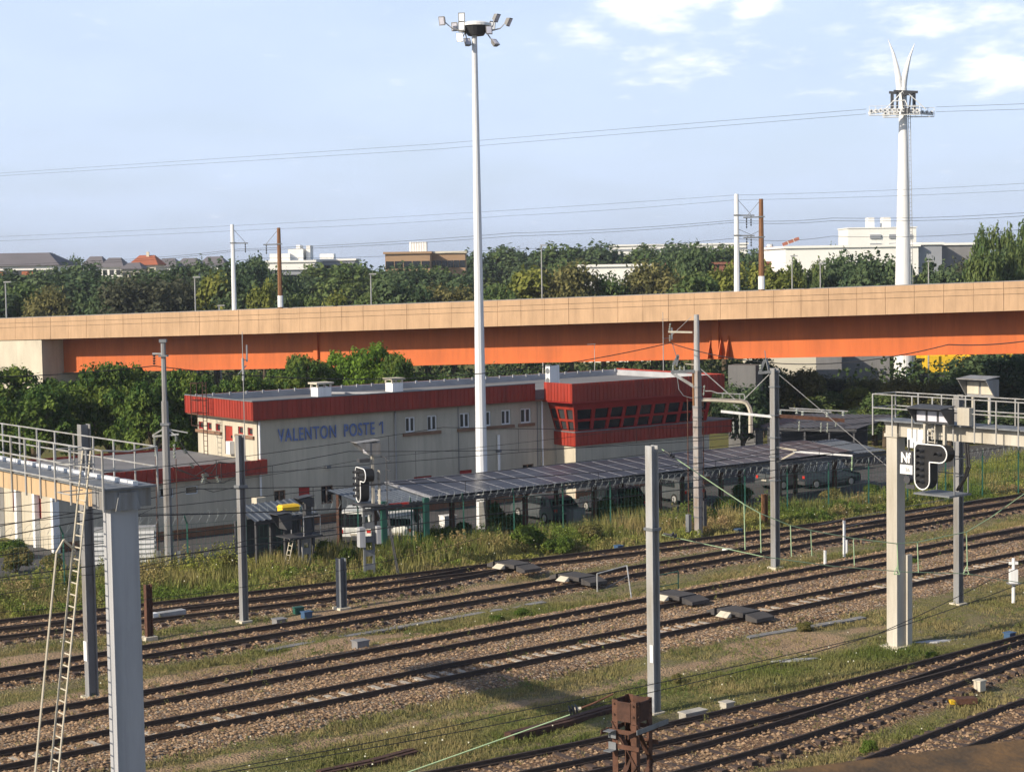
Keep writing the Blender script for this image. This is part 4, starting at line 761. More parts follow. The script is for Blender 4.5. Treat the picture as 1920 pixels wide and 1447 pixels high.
wire('second wire of the flyover line, just below the upper one', vw([(-200, 504), (180, 493), (450, 470), (960, 443), (1378, 417), (1560, 414), (1920, 405), (2300, 392)]), .014, sag=[.15]*7, group='wires over the flyover')
wire('lower wire of the flyover line, dipping behind the tall mast', vw([(200, 505), (480, 484), (960, 466), (1378, 447), (1560, 443), (1920, 430), (2300, 420)]), .014, sag=[.25]*6, group='wires over the flyover')
wire('faint high wire crossing the sky above the flyover posts at right', vw([(-300, 462), (500, 430), (950, 405), (1378, 375), (1920, 357), (2300, 345)]), .009, sag=[.1]*5, group='wires over the flyover')
wire('faint topmost wire crossing the sky above the flyover posts at right', vw([(-300, 455), (500, 420), (1378, 366), (1920, 344), (2300, 330)]), .009, sag=[.1]*4, group='wires over the flyover')
# ================================================================ floodlight mast
b = G(905, 995); FM = thing('floodlight_mast', 'very tall tapered white mast with a ring of floodlights at its top', 'floodlight mast', (b.x, b.y, 0)); ZM = b.y
H_ = P(890, 82, ZM).z; mb = MB(); mb.tube((0, 0, 0), (0, 0, H_*.36), .335, .27, 12); mb.tube((0, 0, H_*.36), (0, 0, H_*.70), .268, .205, 12); mb.tube((0, 0, H_*.70), (0, 0, H_+.9), .203, .14, 12); mb.local('pole', M['mast'], FM)
mb = MB(); mb.box(-.16, .16, -.36, -.30, .3, 1.6); mb.local('access_door', M['galv'], FM)
def fl(u, v): p = P(u, v, ZM)-b; return p
c = fl(892, 52); mb = MB(); mb.tube((c.x, 0, c.z-.42), (c.x, 0, c.z+.05), .42, .78, 20); mb.local('head_frame', M['darkgrey'], FM); mb = MB(); mb.tube((c.x, 0, c.z+.052), (c.x, 0, c.z+.18), .82, .82, 24); mb.tube((c.x, 0, c.z+.18), (c.x, 0, c.z+.28), .82, .55, 24); mb.local('head_cover', M['white'], FM)
for (u, v, dy, az, el, lit) in ((829, 41, -.3, -2.0, .25, 0), (852, 49, .4, -1.9, .1, 0), (866, 35, -.5, -1.65, .15, 2), (863, 74, -.9, -1.8, .35, 1), (866, 52, -.6, -1.7, .1, 2), (877, 80, -.3, -1.2, -.6, 0), (932, 32, .5, -.6, .5, 0), (955, 41, .2, -.5, .5, 0), (917, 60, -.7, -1.3, -.2, 0), (923, 46, .6, -1.0, .2, 2), (929, 80, -.2, -.9, -.8, 0)):
    p = fl(u, v); p.y = dy*.9; d = Vector((math.cos(az)*math.cos(el), math.sin(az)*math.cos(el), -math.sin(el))); s = d.cross(Vector((0, 0, 1))).normalized(); up = s.cross(d)
    hx = lambda o, w, h: [p+d*o-s*w-up*h, p+d*o+s*w-up*h, p+d*o+s*w+up*h, p+d*o-s*w+up*h]
    f = MB(); f.hexa(hx(-.2, .11, .14), hx(.02, .175, .235)); q = f.local('floodlight', M['post'], FM); g = MB(); g.hexa(hx(.021, .13, .18), hx(.04, .13, .18)); g.local('lamp_glass', M['lamp'] if lit == 1 else (M['lampw'] if lit == 2 else M['lens']), q)
    a = MB(); jx = .55 if p.x > c.x else -.55; j = Vector((c.x+jx, 0, c.z-.25)); a.tube(j, j.lerp(p, .6)+Vector((0, 0, -.12)), .035, .035, 6); a.tube(j.lerp(p, .6)+Vector((0, 0, -.12)), p-d*.15, .03, .03, 6); a.local('bracket', M['galv'], FM)
# ================================================================ cable car pylon
PZ = 200.; b = P(1694, 700, PZ); b.z = 0; PY = thing('cable_car_pylon', 'tall white tapered cable car pylon with forked horns and a row of rope wheels', 'cable car pylon', (b.x, b.y, 0))
def pq(u, v): q = P(u, v, PZ)-b; return q
mb = MB(); zt = pq(1690, 165).z; zs_ = [(0, 1.08), (5, 1.03), (12, .88), (22, .62), (zt-2.6, .44), (zt, .40)]
for (z0, r0), (z1, r1) in zip(zs_[:-1], zs_[1:]): mb.tube((0, 0, z0), (0, 0, z1), r0, r1, 24)
o = mb.local('tower', M['white'], PY)
mb = MB(); mb.tube((.72, -.85, 3), (.45, -.5, zt-2.5), .035, .035, 5); mb.tube((1.02, -.7, 3), (.70, -.4, zt-2.5), .035, .035, 5)
for i in range(60): t = i/60; z = 3+(zt-5.5)*t; mb.tube((.72-.27*t, -.85+.35*t, z), (1.02-.32*t, -.7+.3*t, z), .02, .02, 4)
mb.local('ladder', M['galv'], PY)
for pts, r0 in (([(1687, 172), (1685, 150), (1681, 125), (1675, 100), (1665, 74)], .42), ([(1693, 172), (1695, 150), (1700, 128), (1706, 106), (1715, 82)], .42)):
    mb = MB(); Q = [pq(*q) for q in pts]; rr = [r0*.85, r0*.85, r0*.62, r0*.36, .03]
    for i in range(4): mb.tube(Q[i], Q[i+1], rr[i], rr[i+1], 12)
    mb.local('horn', M['white'], PY)
A_ = pq(1623, 212); B2 = pq(1756, 212); z0 = pq(1690, 212).z
for dy, nm in ((-1.6, 0), (1.6, 1)):
    x0, x1 = (A_.x, B2.x-2.3) if nm == 0 else (A_.x+2.2, B2.x); mb = MB(); mb.bar((x0, dy, z0-.1), ((x0+x1)/2, dy, z0+.22), .3, .28); mb.bar(((x0+x1)/2, dy, z0+.22), (x1, dy, z0-.05), .3, .28); mb.bar((x0, dy-.3, z0-.35), (x1, dy-.3, z0-.35), .5, .08); mb.local('sheave_beam', M['white'], PY)
    for i in range(11):
        t = (i+.5)/11; x = x0+(x1-x0)*t; zc = z0+.05+.12*math.sin(t*3.14); w = MB(); w.tube((x, dy-.32, zc), (x, dy-.17, zc), .23, .23, 14); q = w.local('sheave_wheel', M['white'], PY); w = MB(); w.tube((x, dy-.335, zc), (x, dy-.322, zc), .12, .12, 10); w.local('hub', M['galvdark'], q)
    mb = MB(); mb.path([(x0, dy-.5, z0-.3), (x0, dy-.5, z0+.6), (x1, dy-.5, z0+.6), (x1, dy-.5, z0-.3)], .03, 4)
    for i in range(9): x = x0+(x1-x0)*i/8; mb.tube((x, dy-.5, z0-.3), (x, dy-.5, z0+.6), .025, .025, 4)
    mb.local('walkway_rail', M['white'], PY)
mb = MB(); mb.bar((0, -2.1, z0+.1), (0, 2.1, z0+.1), .6, .5); mb.bar((0, -1.9, z0+1.9), (0, 1.9, z0+1.9), .3, .3)
for s in (-1, 1): mb.bar((s*.3, -1.7, z0+.2), (s*.5, -1.7, z0+2.1), .15, .15); mb.bar((s*.9, -1.2, z0+.3), (s*.9, -1.2, z0+2.2), .18, .18); mb.bar((s*1.2, 0, z0+.3), (s*1.2, 0, z0+2.2), .3, .3)
mb.bar((-1.3, -1.3, z0+2.25), (1.3, -1.3, z0+2.1), .3, .25); mb.bar((-1.4, .6, z0+2.3), (1.4, .6, z0+2.0), .3, .25); mb.local('service_frame', M['darkgrey'], PY)
mb = MB(); mb.tube((-2.4, -1.8, z0+.2), (-.4, -1.8, z0+2.2), .05); mb.tube((2.1, -1.8, z0+.2), (.2, -1.8, z0+1.9), .05); mb.path([(-1.6, -1.9, z0+1.1), (-.2, -1.9, z0+1.2), (.1, -1.9, z0+.5), (1.3, -1.9, z0+.5)], .06); mb.local('brace', M['white'], PY)
for lab, v0, v1, v2, v3, y0 in (('upper cable car rope running left from the pylon', 205, 270, 322, 195, PZ-1.6), ('lower cable car rope running left from the pylon', 214, 280, 327, 205, PZ+1.6)):
    wire(lab, [P(-300, v2+22, PZ+170), P(0, v2+3, PZ+135), P(820, v1, PZ+55), P(1624, v0, y0)], .018, M['wire'], [0, 0, 0], 'cable_car_rope', 'cable', 'cable car ropes', 8)
    wire(lab.replace('running left from', 'running right from'), [P(1755, v0-4, y0), P(1920, v3, PZ-25), P(2300, v3+3, PZ-70)], .017, M['wire'], [0, 0], 'cable_car_rope', 'cable', 'cable car ropes', 8)
# ================================================================ posts in the yard
GA = math.radians(-52)                                # frame of the gantries: local x towards the viewer right, local y along the tracks
def hbeam(name, label, u, v, vt, w, m, dep=.3, rz=GA, fl_=.03, group='catenary posts in the yard', cat='catenary post'):
    b = G(u, v); h = top_z(u, vt, b.y); t = thing(name, label, cat, (b.x, b.y, 0), rz, group); p = MB()
    p.box(-w/2, w/2, -dep/2, -dep/2+fl_, -.1, h); p.box(-w/2, w/2, dep/2-fl_, dep/2, -.1, h); p.box(-.015, .015, -dep/2+fl_, dep/2-fl_, -.1, h-.02); p.local('post', m, t)
    f = MB(); f.box(-w/2-.12, w/2+.12, -dep/2-.12, dep/2+.12, -.1, .12); f.local('footing', M['concrete'], t); return t, b, h
def loc(t, u, v, Y=None):
    q = P(u, v, Y if Y else t.location.y); return t.matrix_world.inverted() @ q
t455, b, h = hbeam('catenary_post', 'brown-grey H section post standing before the low wing of the building', 458, 1168, 815, .27, M['post'], .26)
m_ = MB(); z = loc(t455, 450, 912).z; m_.box(-.2, .2, -.2, .2, z-.06, z+.06); m_.local('clamp_band', M['galvdark'], t455)
t168, b, h = hbeam('catenary_post', 'grey post directly behind the ladder of the left gantry', 173, 1310, 795, .30, M['post'], .34)
m_ = MB(); z = loc(t168, 172, 1220).z; m_.box(-.12, .12, -.20, -.175, z-.3, z+.35); m_.local('number_plate', M['white'], t168)
t1227, b, h = hbeam('catenary_post', 'pale grey post rising just behind the rusty lattice stump', 1227, 1340, 835, .30, M['galv'], .28)
m_ = MB(); z = loc(t1227, 1227, 1225).z; m_.box(.0, .14, -.165, -.145, z-.25, z+.3); m_.local('number_plate', M['white'], t1227)
m_ = MB(); z = loc(t1227, 1227, 991).z; m_.box(-.2, .2, -.19, .19, z-.04, z+.04); m_.local('clamp_band', M['galvdark'], t1227)
t1797, b, h = hbeam('catenary_post', 'grey post just right of the signal with the white outlined lamp board', 1797, 1135, 740, .27, M['post'], .3)
t1451, b, h = hbeam('catenary_post', 'grey post carrying horizontal arms, between the rust streaked post and the right gantry', 1454, 1067, 690, .30, M['post'], .3)
Z1451 = b.y
t641, b, h = hbeam('short_post', 'short thick grey stub post on the sandy strip', 641, 1143, 1046, .36, M['galvdark'], .30, cat='stub post', group=None)
t278, b, h = hbeam('short_post', 'short rusty H stub post just right of the left gantry column', 280, 1198, 1095, .22, M['rust'], .26, cat='stub post', group=None)
t1432, b, h = hbeam('short_post', 'short orange rusty stub post left of the post with horizontal arms', 1434, 989, 926, .26, M['brownpost'], .24, cat='stub post', group=None)
def bracket(t, pts, m=None, r=.035, name='arm', n=6):
    mb = MB(); mb.path([Vector(p) for p in pts], r, n); return mb.local(name, m or M['galv'], t)
def lp(t, u, v): return loc(t, u, v)
# arms of the 1451 post
T = t1451
for a, c_, m, r in (((1352, 771), (1447, 781), 'white', .07), ((1453, 779), (1583, 788), 'rust', .10), ((1458, 768), (1559, 773), 'galv', .035), ((1480, 765), (1590, 771), 'galv', .035), ((1455, 838), (1493, 844), 'concrete', .05), ((1487, 846), (1598, 854), 'white', .05), ((1456, 866), (1490, 848), 'concrete', .04)):
    mb = MB(); mb.bar(lp(T, *a), lp(T, *c_), r*1.6, r*1.6); mb.local('arm', M[m], T)
for (u, v) in ((1463, 778), (1505, 779), (1551, 782), (1494, 776), (1581, 780)): mb = MB(); mb.ins(lp(T, u, v), lp(T, u, v-9), .08, 2); mb.local('insulator', M['insul'], T)
for (u, v, v2) in ((1499, 789, 808), (1540, 792, 810), (1552, 792, 811), (1598, 855, 882), (1568, 790, 800)): mb = MB(); mb.ins(lp(T, u, v), lp(T, u-1, v2), .055, 3); mb.local('insulator', M['insul'] if v < 800 else M['greenwire'], T)
mb = MB(); mb.bar(lp(T, 1422, 699), lp(T, 1462, 696), .12, .12); mb.bar(lp(T, 1425, 697), lp(T, 1434, 674), .05, .12); mb.bar(lp(T, 1442, 696), lp(T, 1437, 672), .05, .12); mb.tube(lp(T, 1436, 676), lp(T, 1434, 657), .02); mb.local('top_switch', M['galvdark'], T)
mb = MB(); mb.ins(lp(T, 1426, 692), lp(T, 1426, 683), .08, 2); mb.local('insulator', M['insul'], T)
for v in (725, 778, 820, 856, 900): z = lp(T, 1451, v).z; mb = MB(); mb.box(-.19, .19, -.19, .19, z-.03, z+.03); mb.local('clamp_band', M['galvdark'], T)
# rust streaked post with the curved arm
b = G(1310, 1007); T = thing('catenary_post', 'tall tapering post with rust streaks and a curved pipe arm, before the control room', 'catenary post', (b.x, b.y, 0), GA, 'catenary posts in the yard'); h = top_z(1301, 590, b.y); hm = top_z(1304, 695, b.y)
mb = MB(); mb.box(-.165, .165, -.14, .14, 0, hm); mb.local('post', M['ruststripe'], T); mb = MB(); mb.tube((-.02, 0, hm+.002), (-.02, 0, h), .16, .13, 10); mb.local('top_tube', M['galv'], T)
mb = MB(); mb.box(-.25, -.195, -.1, -.04, 0, hm-.4); mb.local('conduit', M['ruststripe'], T)
for i in range(14): z = hm*(.12+.06*i); mb = MB(); mb.box(-.20, .20, -.175, .175, z, z+.05); mb.local('clamp_band', M['galvdark'], T)
for a, c_, m, r in (((1253, 622), (1298, 623), 'concrete', .06), ((1255, 633), (1296, 594), 'galv', .015), ((1258, 697), (1308, 696), 'galvdark', .10), ((1260, 700), (1302, 726), 'galv', .07), ((1266, 702), (1300, 722), 'galv', .05), ((1285, 682), (1304, 684), 'concrete', .03), ((1300, 698), (1301, 760), 'brownpost', .06)):
    mb = MB(); mb.bar(lp(T, *a), lp(T, *c_), r*1.6, r*1.6); mb.local('arm', M[m], T)
bracket(T, [lp(T, *q) for q in ((1304, 750), (1345, 751), (1392, 754), (1399, 757), (1403, 763), (1406, 772), (1406, 812))], M['concrete'], .07)
bracket(T, [lp(T, *q) for q in ((1303, 747), (1345, 748), (1392, 750), (1401, 753), (1407, 762), (1410, 772), (1410, 812))], M['ruststripe'], .05)
bracket(T, [lp(T, *q) for q in ((1322, 733), (1334, 733), (1345, 737), (1395, 739), (1397, 746))], M['galv'], .03)
bracket(T, [lp(T, *q) for q in ((1312, 690), (1383, 753))], M['galv'], .03, 'stay'); bracket(T, [lp(T, *q) for q in ((1442, 702), (1392, 752))], M['galv'], .025, 'stay')
for (u, v, u2, v2) in ((1256, 628, 1256, 640), (1257, 606, 1255, 620), (1355, 738, 1355, 746), (1387, 740, 1387, 748), (1262, 694, 1262, 684), (1275, 694, 1275, 686), (1283, 694, 1283, 686), (1321, 722, 1319, 742), (1375, 758, 1388, 768), (1375, 790, 1376, 812), (1387, 775, 1387, 815)): mb = MB(); mb.ins(lp(T, u, v), lp(T, u2, v2), .06, 3); mb.local('insulator', M['insul'], T)
mb = MB(); mb.bar(lp(T, 1262, 684), lp(T, 1272, 665), .06, .12); mb.bar(lp(T, 1268, 686), lp(T, 1272, 668), .06, .1); mb.tube(lp(T, 1268, 668), lp(T, 1261, 645), .018); mb.local('top_switch', M['galvdark'], T)
bracket(T, [lp(T, *q) for q in ((1269, 700), (1273, 730), (1282, 742), (1300, 747))], M['galvdark'], .02, 'cable')
mb = MB(); mb.tube(lp(T, 1289, 745), lp(T, 1291, 960), .025); mb.tube(lp(T, 1318, 750), lp(T, 1320, 970), .025)
for v in range(880, 1000, 12): pass
mb.local('cable', M['rust'], T); mb = MB(); p = lp(T, 1291, 975); mb.box(p.x-.12, p.x+.12, p.y-.1, p.y+.1, p.z-.6, p.z+.3); mb.local('counterweight', M['galvdark'], T); mb = MB(); p = lp(T, 1320, 960); mb.box(p.x-.1, p.x+.1, p.y-.1, p.y+.1, p.z-.7, p.z+.6); mb.local('counterweight', M['darkgrey'], T)
# stepped tube post on the left
b = G(318, 1077); T = thing('catenary_post', 'tall stepped grey post with a crossbar of insulators, in front of the low wing', 'catenary post', (b.x, b.y, 0), 0, 'catenary posts in the yard'); mb = MB(); z1, z2, z3 = top_z(316, 795, b.y), top_z(309, 752, b.y), top_z(305, 637, b.y)
mb.tube((0, 0, 0), (0, 0, z1), .22, .18, 8); mb.tube((0, 0, z1+.001), (0, 0, z2), .17, .17, 8); mb.tube((0, 0, z2+.001), (0, 0, z3), .125, .12, 8); mb.local('post', M['post'], T)
mb = MB(); mb.box(-.16, .16, -.16, .16, z3-.12, z3+.02); mb.box(-.2, .2, -.2, .2, z1-.05, z1+.06); mb.box(-.2, .2, -.2, .2, z3-.78, z3-.7); mb.local('clamp_band', M['galvdark'], T)
for a, c_, r in (((286, 663), (304, 663), .05), ((286, 816), (309, 802), .04), ((286, 818), (335, 814), .05), ((312, 804), (352, 811), .03), ((316, 806), (332, 818), .03)):
    mb = MB(); mb.bar(lp(T, *a), lp(T, *c_), r*1.6, r*1.6); mb.local('arm', M['galv'], T)
for (u, v, v2) in ((289, 665, 684), (290, 820, 835), (292, 838, 856), (330, 816, 828), (327, 832, 860)): mb = MB(); mb.ins(lp(T, u, v), lp(T, u, v2), .075, 4); mb.local('insulator', M['insul'] if v > 700 else M['wire'], T)
mb = MB(); mb.path([lp(T, 292, 856), lp(T, 293, 905), lp(T, 296, 1050)], .02); mb.path([lp(T, 330, 860), lp(T, 331, 905), lp(T, 335, 1060)], .02); mb.local('cable', M['rust'], T)
mb = MB()
for (u0, u1) in ((293, 303), (333, 340)):
    p0, p1 = lp(T, u0, 1032), lp(T, u1, 1072); mb.box(p0.x, p1.x, -.06, .06, p1.z, p0.z)
mb.local('tensioner', M['galvdark'], T)
# insulator cluster between left posts
def lpt(u, v): return P(u, v, 80.)
TI = thing('tension_insulators', 'tangle of insulators and wires strung between the stepped post and the brown-grey post', 'insulators', tuple(lpt(385, 870))); mb = MB()
for q in ([(330, 815), (352, 850), (385, 885), (400, 888)], [(318, 872), (360, 890), (395, 905)], [(395, 888), (410, 866), (446, 870)], [(385, 905), (420, 905), (446, 890)], [(350, 915), (380, 916), (400, 922), (446, 912)], [(405, 862), (407, 905)], [(414, 865), (415, 900)], [(330, 880), (366, 892), (405, 868), (446, 868)]): mb.path([lpt(*k) for k in q], .018, 4)
mb.build('wires', M['wire'], TI)
for q0, q1 in (((345, 842), (350, 850)), ((357, 868), (363, 877)), ((379, 888), (386, 900)), ((384, 888), (391, 893)), ((406, 892), (411, 905)), ((383, 893), (379, 905))): mb = MB(); mb.ins(lpt(*q0), lpt(*q1), .1, 3); mb.build('insulator', M['insul'], TI)
# ================================================================ catenary lines over each track
def line_over(key, label, zc, zm, s0, r=.02, m=None, span=54., dl=0.0):
    pl = offset_line(LINE[key], dl); seg = np.diff(pl, axis=0); L = np.r_[0, np.cumsum(np.linalg.norm(seg, axis=1))]
    def at(s): return float(np.interp(s, L, pl[:, 0])), float(np.interp(s, L, pl[:, 1]))
    def mz(s): t = ((s-s0) % span)/span; return zm-4*(zm-zc-.28)*t*(1-t)
    t = thing('overhead_line', label, 'overhead line', (*at(0), 0), 0, 'overhead contact lines'); S = np.arange(0, L[-1], 2.0)
    a = MB(); a.path([(*at(s), zc) for s in S], r, 4); a.build('contact_wire', m or M['wire'], t); a = MB(); a.path([(*at(s), mz(s)) for s in S], r, 4); a.build('messenger_wire', m or M['wire'], t)
    for s in np.arange(3, L[-1], 6.75):
        if mz(s)-zc > .15: a = MB(); a.tube((*at(s), zc), (*at(s), mz(s)), r*.7, r*.7, 4); a.build('dropper', m or M['wire'], t)
    return t
line_over('A', 'contact line hanging over the track with pale concrete sleepers', 5.5, 6.9, 8, .016); line_over('B', 'contact line hanging over the second main line track', 5.5, 6.9, 12, .014); line_over('C', 'contact line over the weedy track beside the sandy path', 5.5, 6.9, 20, .013); line_over('D', 'contact line over the farthest track, crossing in front of the cream wall', 5.5, 6.9, 26, .013)
# feeder wire in front of the girder
F0 = G(305, 1075).y; F1 = G(1301, 1007).y; F2 = 76.
wire('long dark feeder wire crossing in front of the orange girder', [P(-300, 702, 78), P(289, 686, F0), P(1256, 643, F1), P(1778, 646, F2), P(2200, 560, 62)], .022, sag=[.3, 1.15, .95, .5], n=24)
wire('insulated wire slanting across the wall from the low wing to the signal post', [P(-40, 1120, 62), P(480, 1008, 66), P(960, 925, 72), P(1650, 802, 84)], .012, sag=[.15]*3)
wire('wire passing before the windows of the building', [P(200, 930, 80), P(700, 858, 86), P(1290, 790, 92), P(1650, 760, 97)], .010, sag=[.1]*3)
# green span over the near right track
GP = [P(1241, 842, 57.3), P(1395, 945, 56), P(1425, 962, 56), P(1482, 985, 56.5), P(1520, 994, 57), P(1600, 1009, 58), P(1682, 1019, 59), P(1720, 1016, 60), P(1812, 997, 62), P(1857, 970, 63), P(1925, 922, 64), P(2050, 850, 66)]
GL = thing('overhead_line', 'green patinated catenary with long droppers running right from the pale post behind the lattice stump', 'overhead line', tuple(GP[0]), 0, 'overhead contact lines'); mb = MB(); mb.path(GP, .016, 5); mb.build('messenger_wire', M['greenwire'], GL)
mb = MB(); mb.path([P(1241, 1002, 57.3), P(1430, 1043, 56), P(1560, 1061, 57.5), P(1700, 1072, 60), P(1812, 1075, 62), P(1990, 1105, 65)], .014, 5); mb.build('contact_wire', M['greenwire'], GL)
for (u, v, v2, Y) in ((1395, 945, 1030, 56), (1425, 962, 1036, 56), (1482, 985, 1043, 56.5), (1520, 994, 1042, 57), (1600, 1009, 1060, 58), (1682, 1019, 1070, 59), (1720, 1016, 1073, 60), (1812, 997, 1070, 62)): mb = MB(); mb.tube(P(u, v, Y), P(u+2, v2, Y), .02, .02, 5); mb.build('dropper', M['greenwire'], GL)
for (u, v, u2, v2) in ((1246, 845, 1262, 855), (1244, 1000, 1266, 1004)): mb = MB(); mb.tube(P(u, v, 57.2), P(u2, v2, 57), .03); mb.ins(P(u2-7, v2-4, 57), P(u2+3, v2+2, 57), .09, 2); mb.build('insulator', M['darkgrey'], GL)
for (u, v, Y) in ((1682, 1070, 59), (1812, 1070, 62)): mb = MB(); mb.path([P(u, v-8, Y), P(u-6, v+6, Y), P(u+5, v+6, Y), P(u, v-8, Y)], .018); mb.build('tension_triangle', M['greenwire'], GL)
wire('thin green wire rising from the bottom edge to the insulator by the lattice stump', [P(700, 1470, 36), P(1075, 1337, 36)], .014, M['greenwire'])
iw = MB(); iw.ins(P(1066, 1332, 36), P(1084, 1328, 36), .12, 3); o = thing('tension_insulator', 'dark and cream disc insulator on the green wire left of the rusty lattice stump', 'insulator', tuple(P(1075, 1330, 36))); iw.build('discs', M['darkgrey'], o); iw = MB(); iw.tube(P(1077, 1330, 36), P(1090, 1327, 36), .06, .03); iw.build('cap', M['concrete'], o); iw = MB(); iw.path([P(1088, 1327, 36), P(1112, 1318, 36), P(1150, 1300, 36)], .02); iw.build('turnbuckle', M['rust'], o)
wire('dark wire slanting up from the lower left corner of the near grass', [P(-50, 1520, 42), P(480, 1430, 44), P(960, 1335, 48), P(1640, 1190, 54), P(1860, 1085, 58), P(2000, 1020, 60)], .012, sag=[.05]*5)
wire('second dark wire just below, slanting over the near grass', [P(250, 1475, 42), P(960, 1352, 48), P(1440, 1245, 52), P(1700, 1170, 56), P(2000, 1060, 60)], .012, sag=[.05]*4)
for i, (p, q) in enumerate((((-40, 955), (1100, 905)), ((-40, 1010), (300, 945)), ((-40, 1088), (640, 985)), ((-40, 1150), (900, 1008)))):
    wire(['top wire crossing the left gantry column and the low wing', 'wire running from the left edge under the gantry beam', 'lower wire crossing the left column below its cap', 'lowest of the wires crossing the left column'][i], [P(*p, 50+2*i), P(*q, 66+4*i)], .009, sag=[.5], group='wires at left')
wire('thin stay running down from the bare grey post to its foot', [G(1385, 960), P(1245, 850, 60)], .01, M['galv'])
wire('stay sloping down right from the grey post with arms', [P(1458, 700, Z1451), G(1700, 905, 4.2)], .014, M['galv'])
# ================================================================ gantries
def rail_run(mb, x0, x1, y, z, h, n, r=.022, rows=(1.0, .5)):
    for i in range(n+1): x = x0+(x1-x0)*i/n; mb.tube((x, y, z-.5), (x, y, z+h), r*1.25, r*1.25, 6)
    for k in rows: mb.tube((x0, y, z+h*k), (x1, y, z+h*k), r, r, 6)
def gantry_left():
    Y = 44.; b = P(229, 1000, Y); b.z = 0; t = thing('signal_gantry', 'signal gantry at left: thick grey column, tan beam with railed walkway and a ladder', 'gantry', (b.x, b.y, 0), GA, None); zc = top_z(229, 950, Y); zt = top_z(229, 914, Y)
    c = MB(); c.box(-.17, .17, -.36, .36, 0, zc); c.box(-.21, .21, -.39, -.361, 0, zc); c.local('column', M['gantrycol'], t)
    c = MB(); c.box(-.3, .28, -.62, .66, zc+.002, zt-.02); c.hexa([(.281, -.3, zc-.05), (.33, -.3, zc-.05), (.33, .35, zc-.05), (.281, .35, zc-.05)], [(.281, -.2, zt-.08), (.33, -.2, zt-.08), (.33, .25, zt-.08), (.281, .25, zt-.08)]); c.local('column_head', M['post'], t)
    c = MB(); c.box(-11.5, -.301, -.52, -.1, zc+.0, zt-.03); c.local('beam', M['tan2'], t)
    c = MB(); c.box(-11.5, .42, -.62, .75, zt, zt+.05); c.local('walkway', M['galvdark'], t)
    c = MB()
    for i in range(9): c.box(-8.5+i*1.0, -7.75+i*1.0, .2, .34, zt+.051, zt+.16)
    c.local('cable_covers', M['white'], t)
    r = MB(); rail_run(r, -11.5, .42, -.66, zt, .98, 13, .024, (1.0, .52, .08)); rail_run(r, -11.5, .42, .78, zt, .98, 10, .02, (1.0, .5)); r.path([(.42, -.66, zt+.98), (.46, 0, zt+.92), (.42, .78, zt+.98)], .024); r.path([(.42, -.66, zt+.5), (.46, 0, zt+.46), (.42, .78, zt+.5)], .024); r.local('handrail', M['galv'], t)
    c = MB(); c.box(-9.4, -8.9, -.72, -.53, zc-.1, zt+.75); c.local('end_post', M['gantry'], t)
    la = MB(); x0 = -.30
    for dx in (-.22, .22): la.tube((x0+dx, -.72, zt+.95), (x0+dx, -2.1, 0), .026, .026, 6)
    for i in range(30): k = i/30; z = zt*.97*(1-k); yy = -.72-1.7*k-.16; la.tube((x0-.22, -.86-1.22*k, z), (x0+.22, -.86-1.22*k, z), .018, .018, 5)
    la.local('ladder', M['concrete'], t); la = MB(); la.path([(x0-.2, -1.0, zt-1.5), (x0-.2, -1.3, zt-1.2), (x0-.2, -1.5, zt-1.5), (x0-.2, -2.5, 0)], .03); la.local('ladder_handrail', M['concrete'], t)
    for i in range(4): f = MB(); f.path([(x0-.35, -.7, zt-.1-.35*i+1.1), (x0-.35, -1.35, zt-.1-.35*i+1.1), (x0+.35, -1.35, zt-.1-.35*i+1.1), (x0+.35, -.7, zt-.1-.35*i+1.1)], .015); f.local('safety_hoop', M['galv'], t)
    return t
M['tan2'] = mat('tan gantry beam paint', (.50, .36, .22), .7, 0, .2, .8, streak=.4)
gantry_left()
Yg = G(1680, 1214).y; b = G(1680, 1214); GR = thing('signal_gantry', 'signal gantry at right: pale square column, cream beam and railed walkway running off the edge', 'gantry', (b.x, b.y, 0), GA); zb = top_z(1680, 818, Yg); zt = top_z(1680, 789, Yg)
c = MB(); c.box(-.24, .24, -.22, .22, .1, zb); c.local('column', M['gantry'], GR); c = MB(); c.box(-.42, .42, -.4, .4, -.2, .1); c.local('footing', M['concrete'], GR)
c = MB(); c.box(-.3, .3, -.28, .28, zb, zb+.12); c.box(-.26, .26, -.24, .24, zb+.12, zt-.12); c.box(-.3, .3, -.28, .28, zt-.12, zt); c.local('column_head', M['gantry'], GR)
c = MB(); c.box(.32, 12, -.2, .2, zb+.03, zt-.04); c.local('beam', M['gantry'], GR); c = MB(); c.box(-.5, 12, -.55, .6, zt+.01, zt+.06); c.local('walkway', M['galvdark'], GR)
c = MB(); c.box(-.36, -.34, .3, .42, 1.2, 4.2); c.box(.2, .34, .24, .5, .1, 3.4); c.local('cable_duct', M['gantry'], GR)
r = MB(); rail_run(r, -.55, 12, -.6, zt, .98, 14, .022); rail_run(r, -.55, 12, .65, zt, .98, 12, .022); r.path([(-.55, -.6, zt+.98), (-.55, .65, zt+.98)], .022); r.path([(-.55, -.6, zt+.5), (-.55, .65, zt+.5)], .022); r.local('handrail', M['galv'], GR)
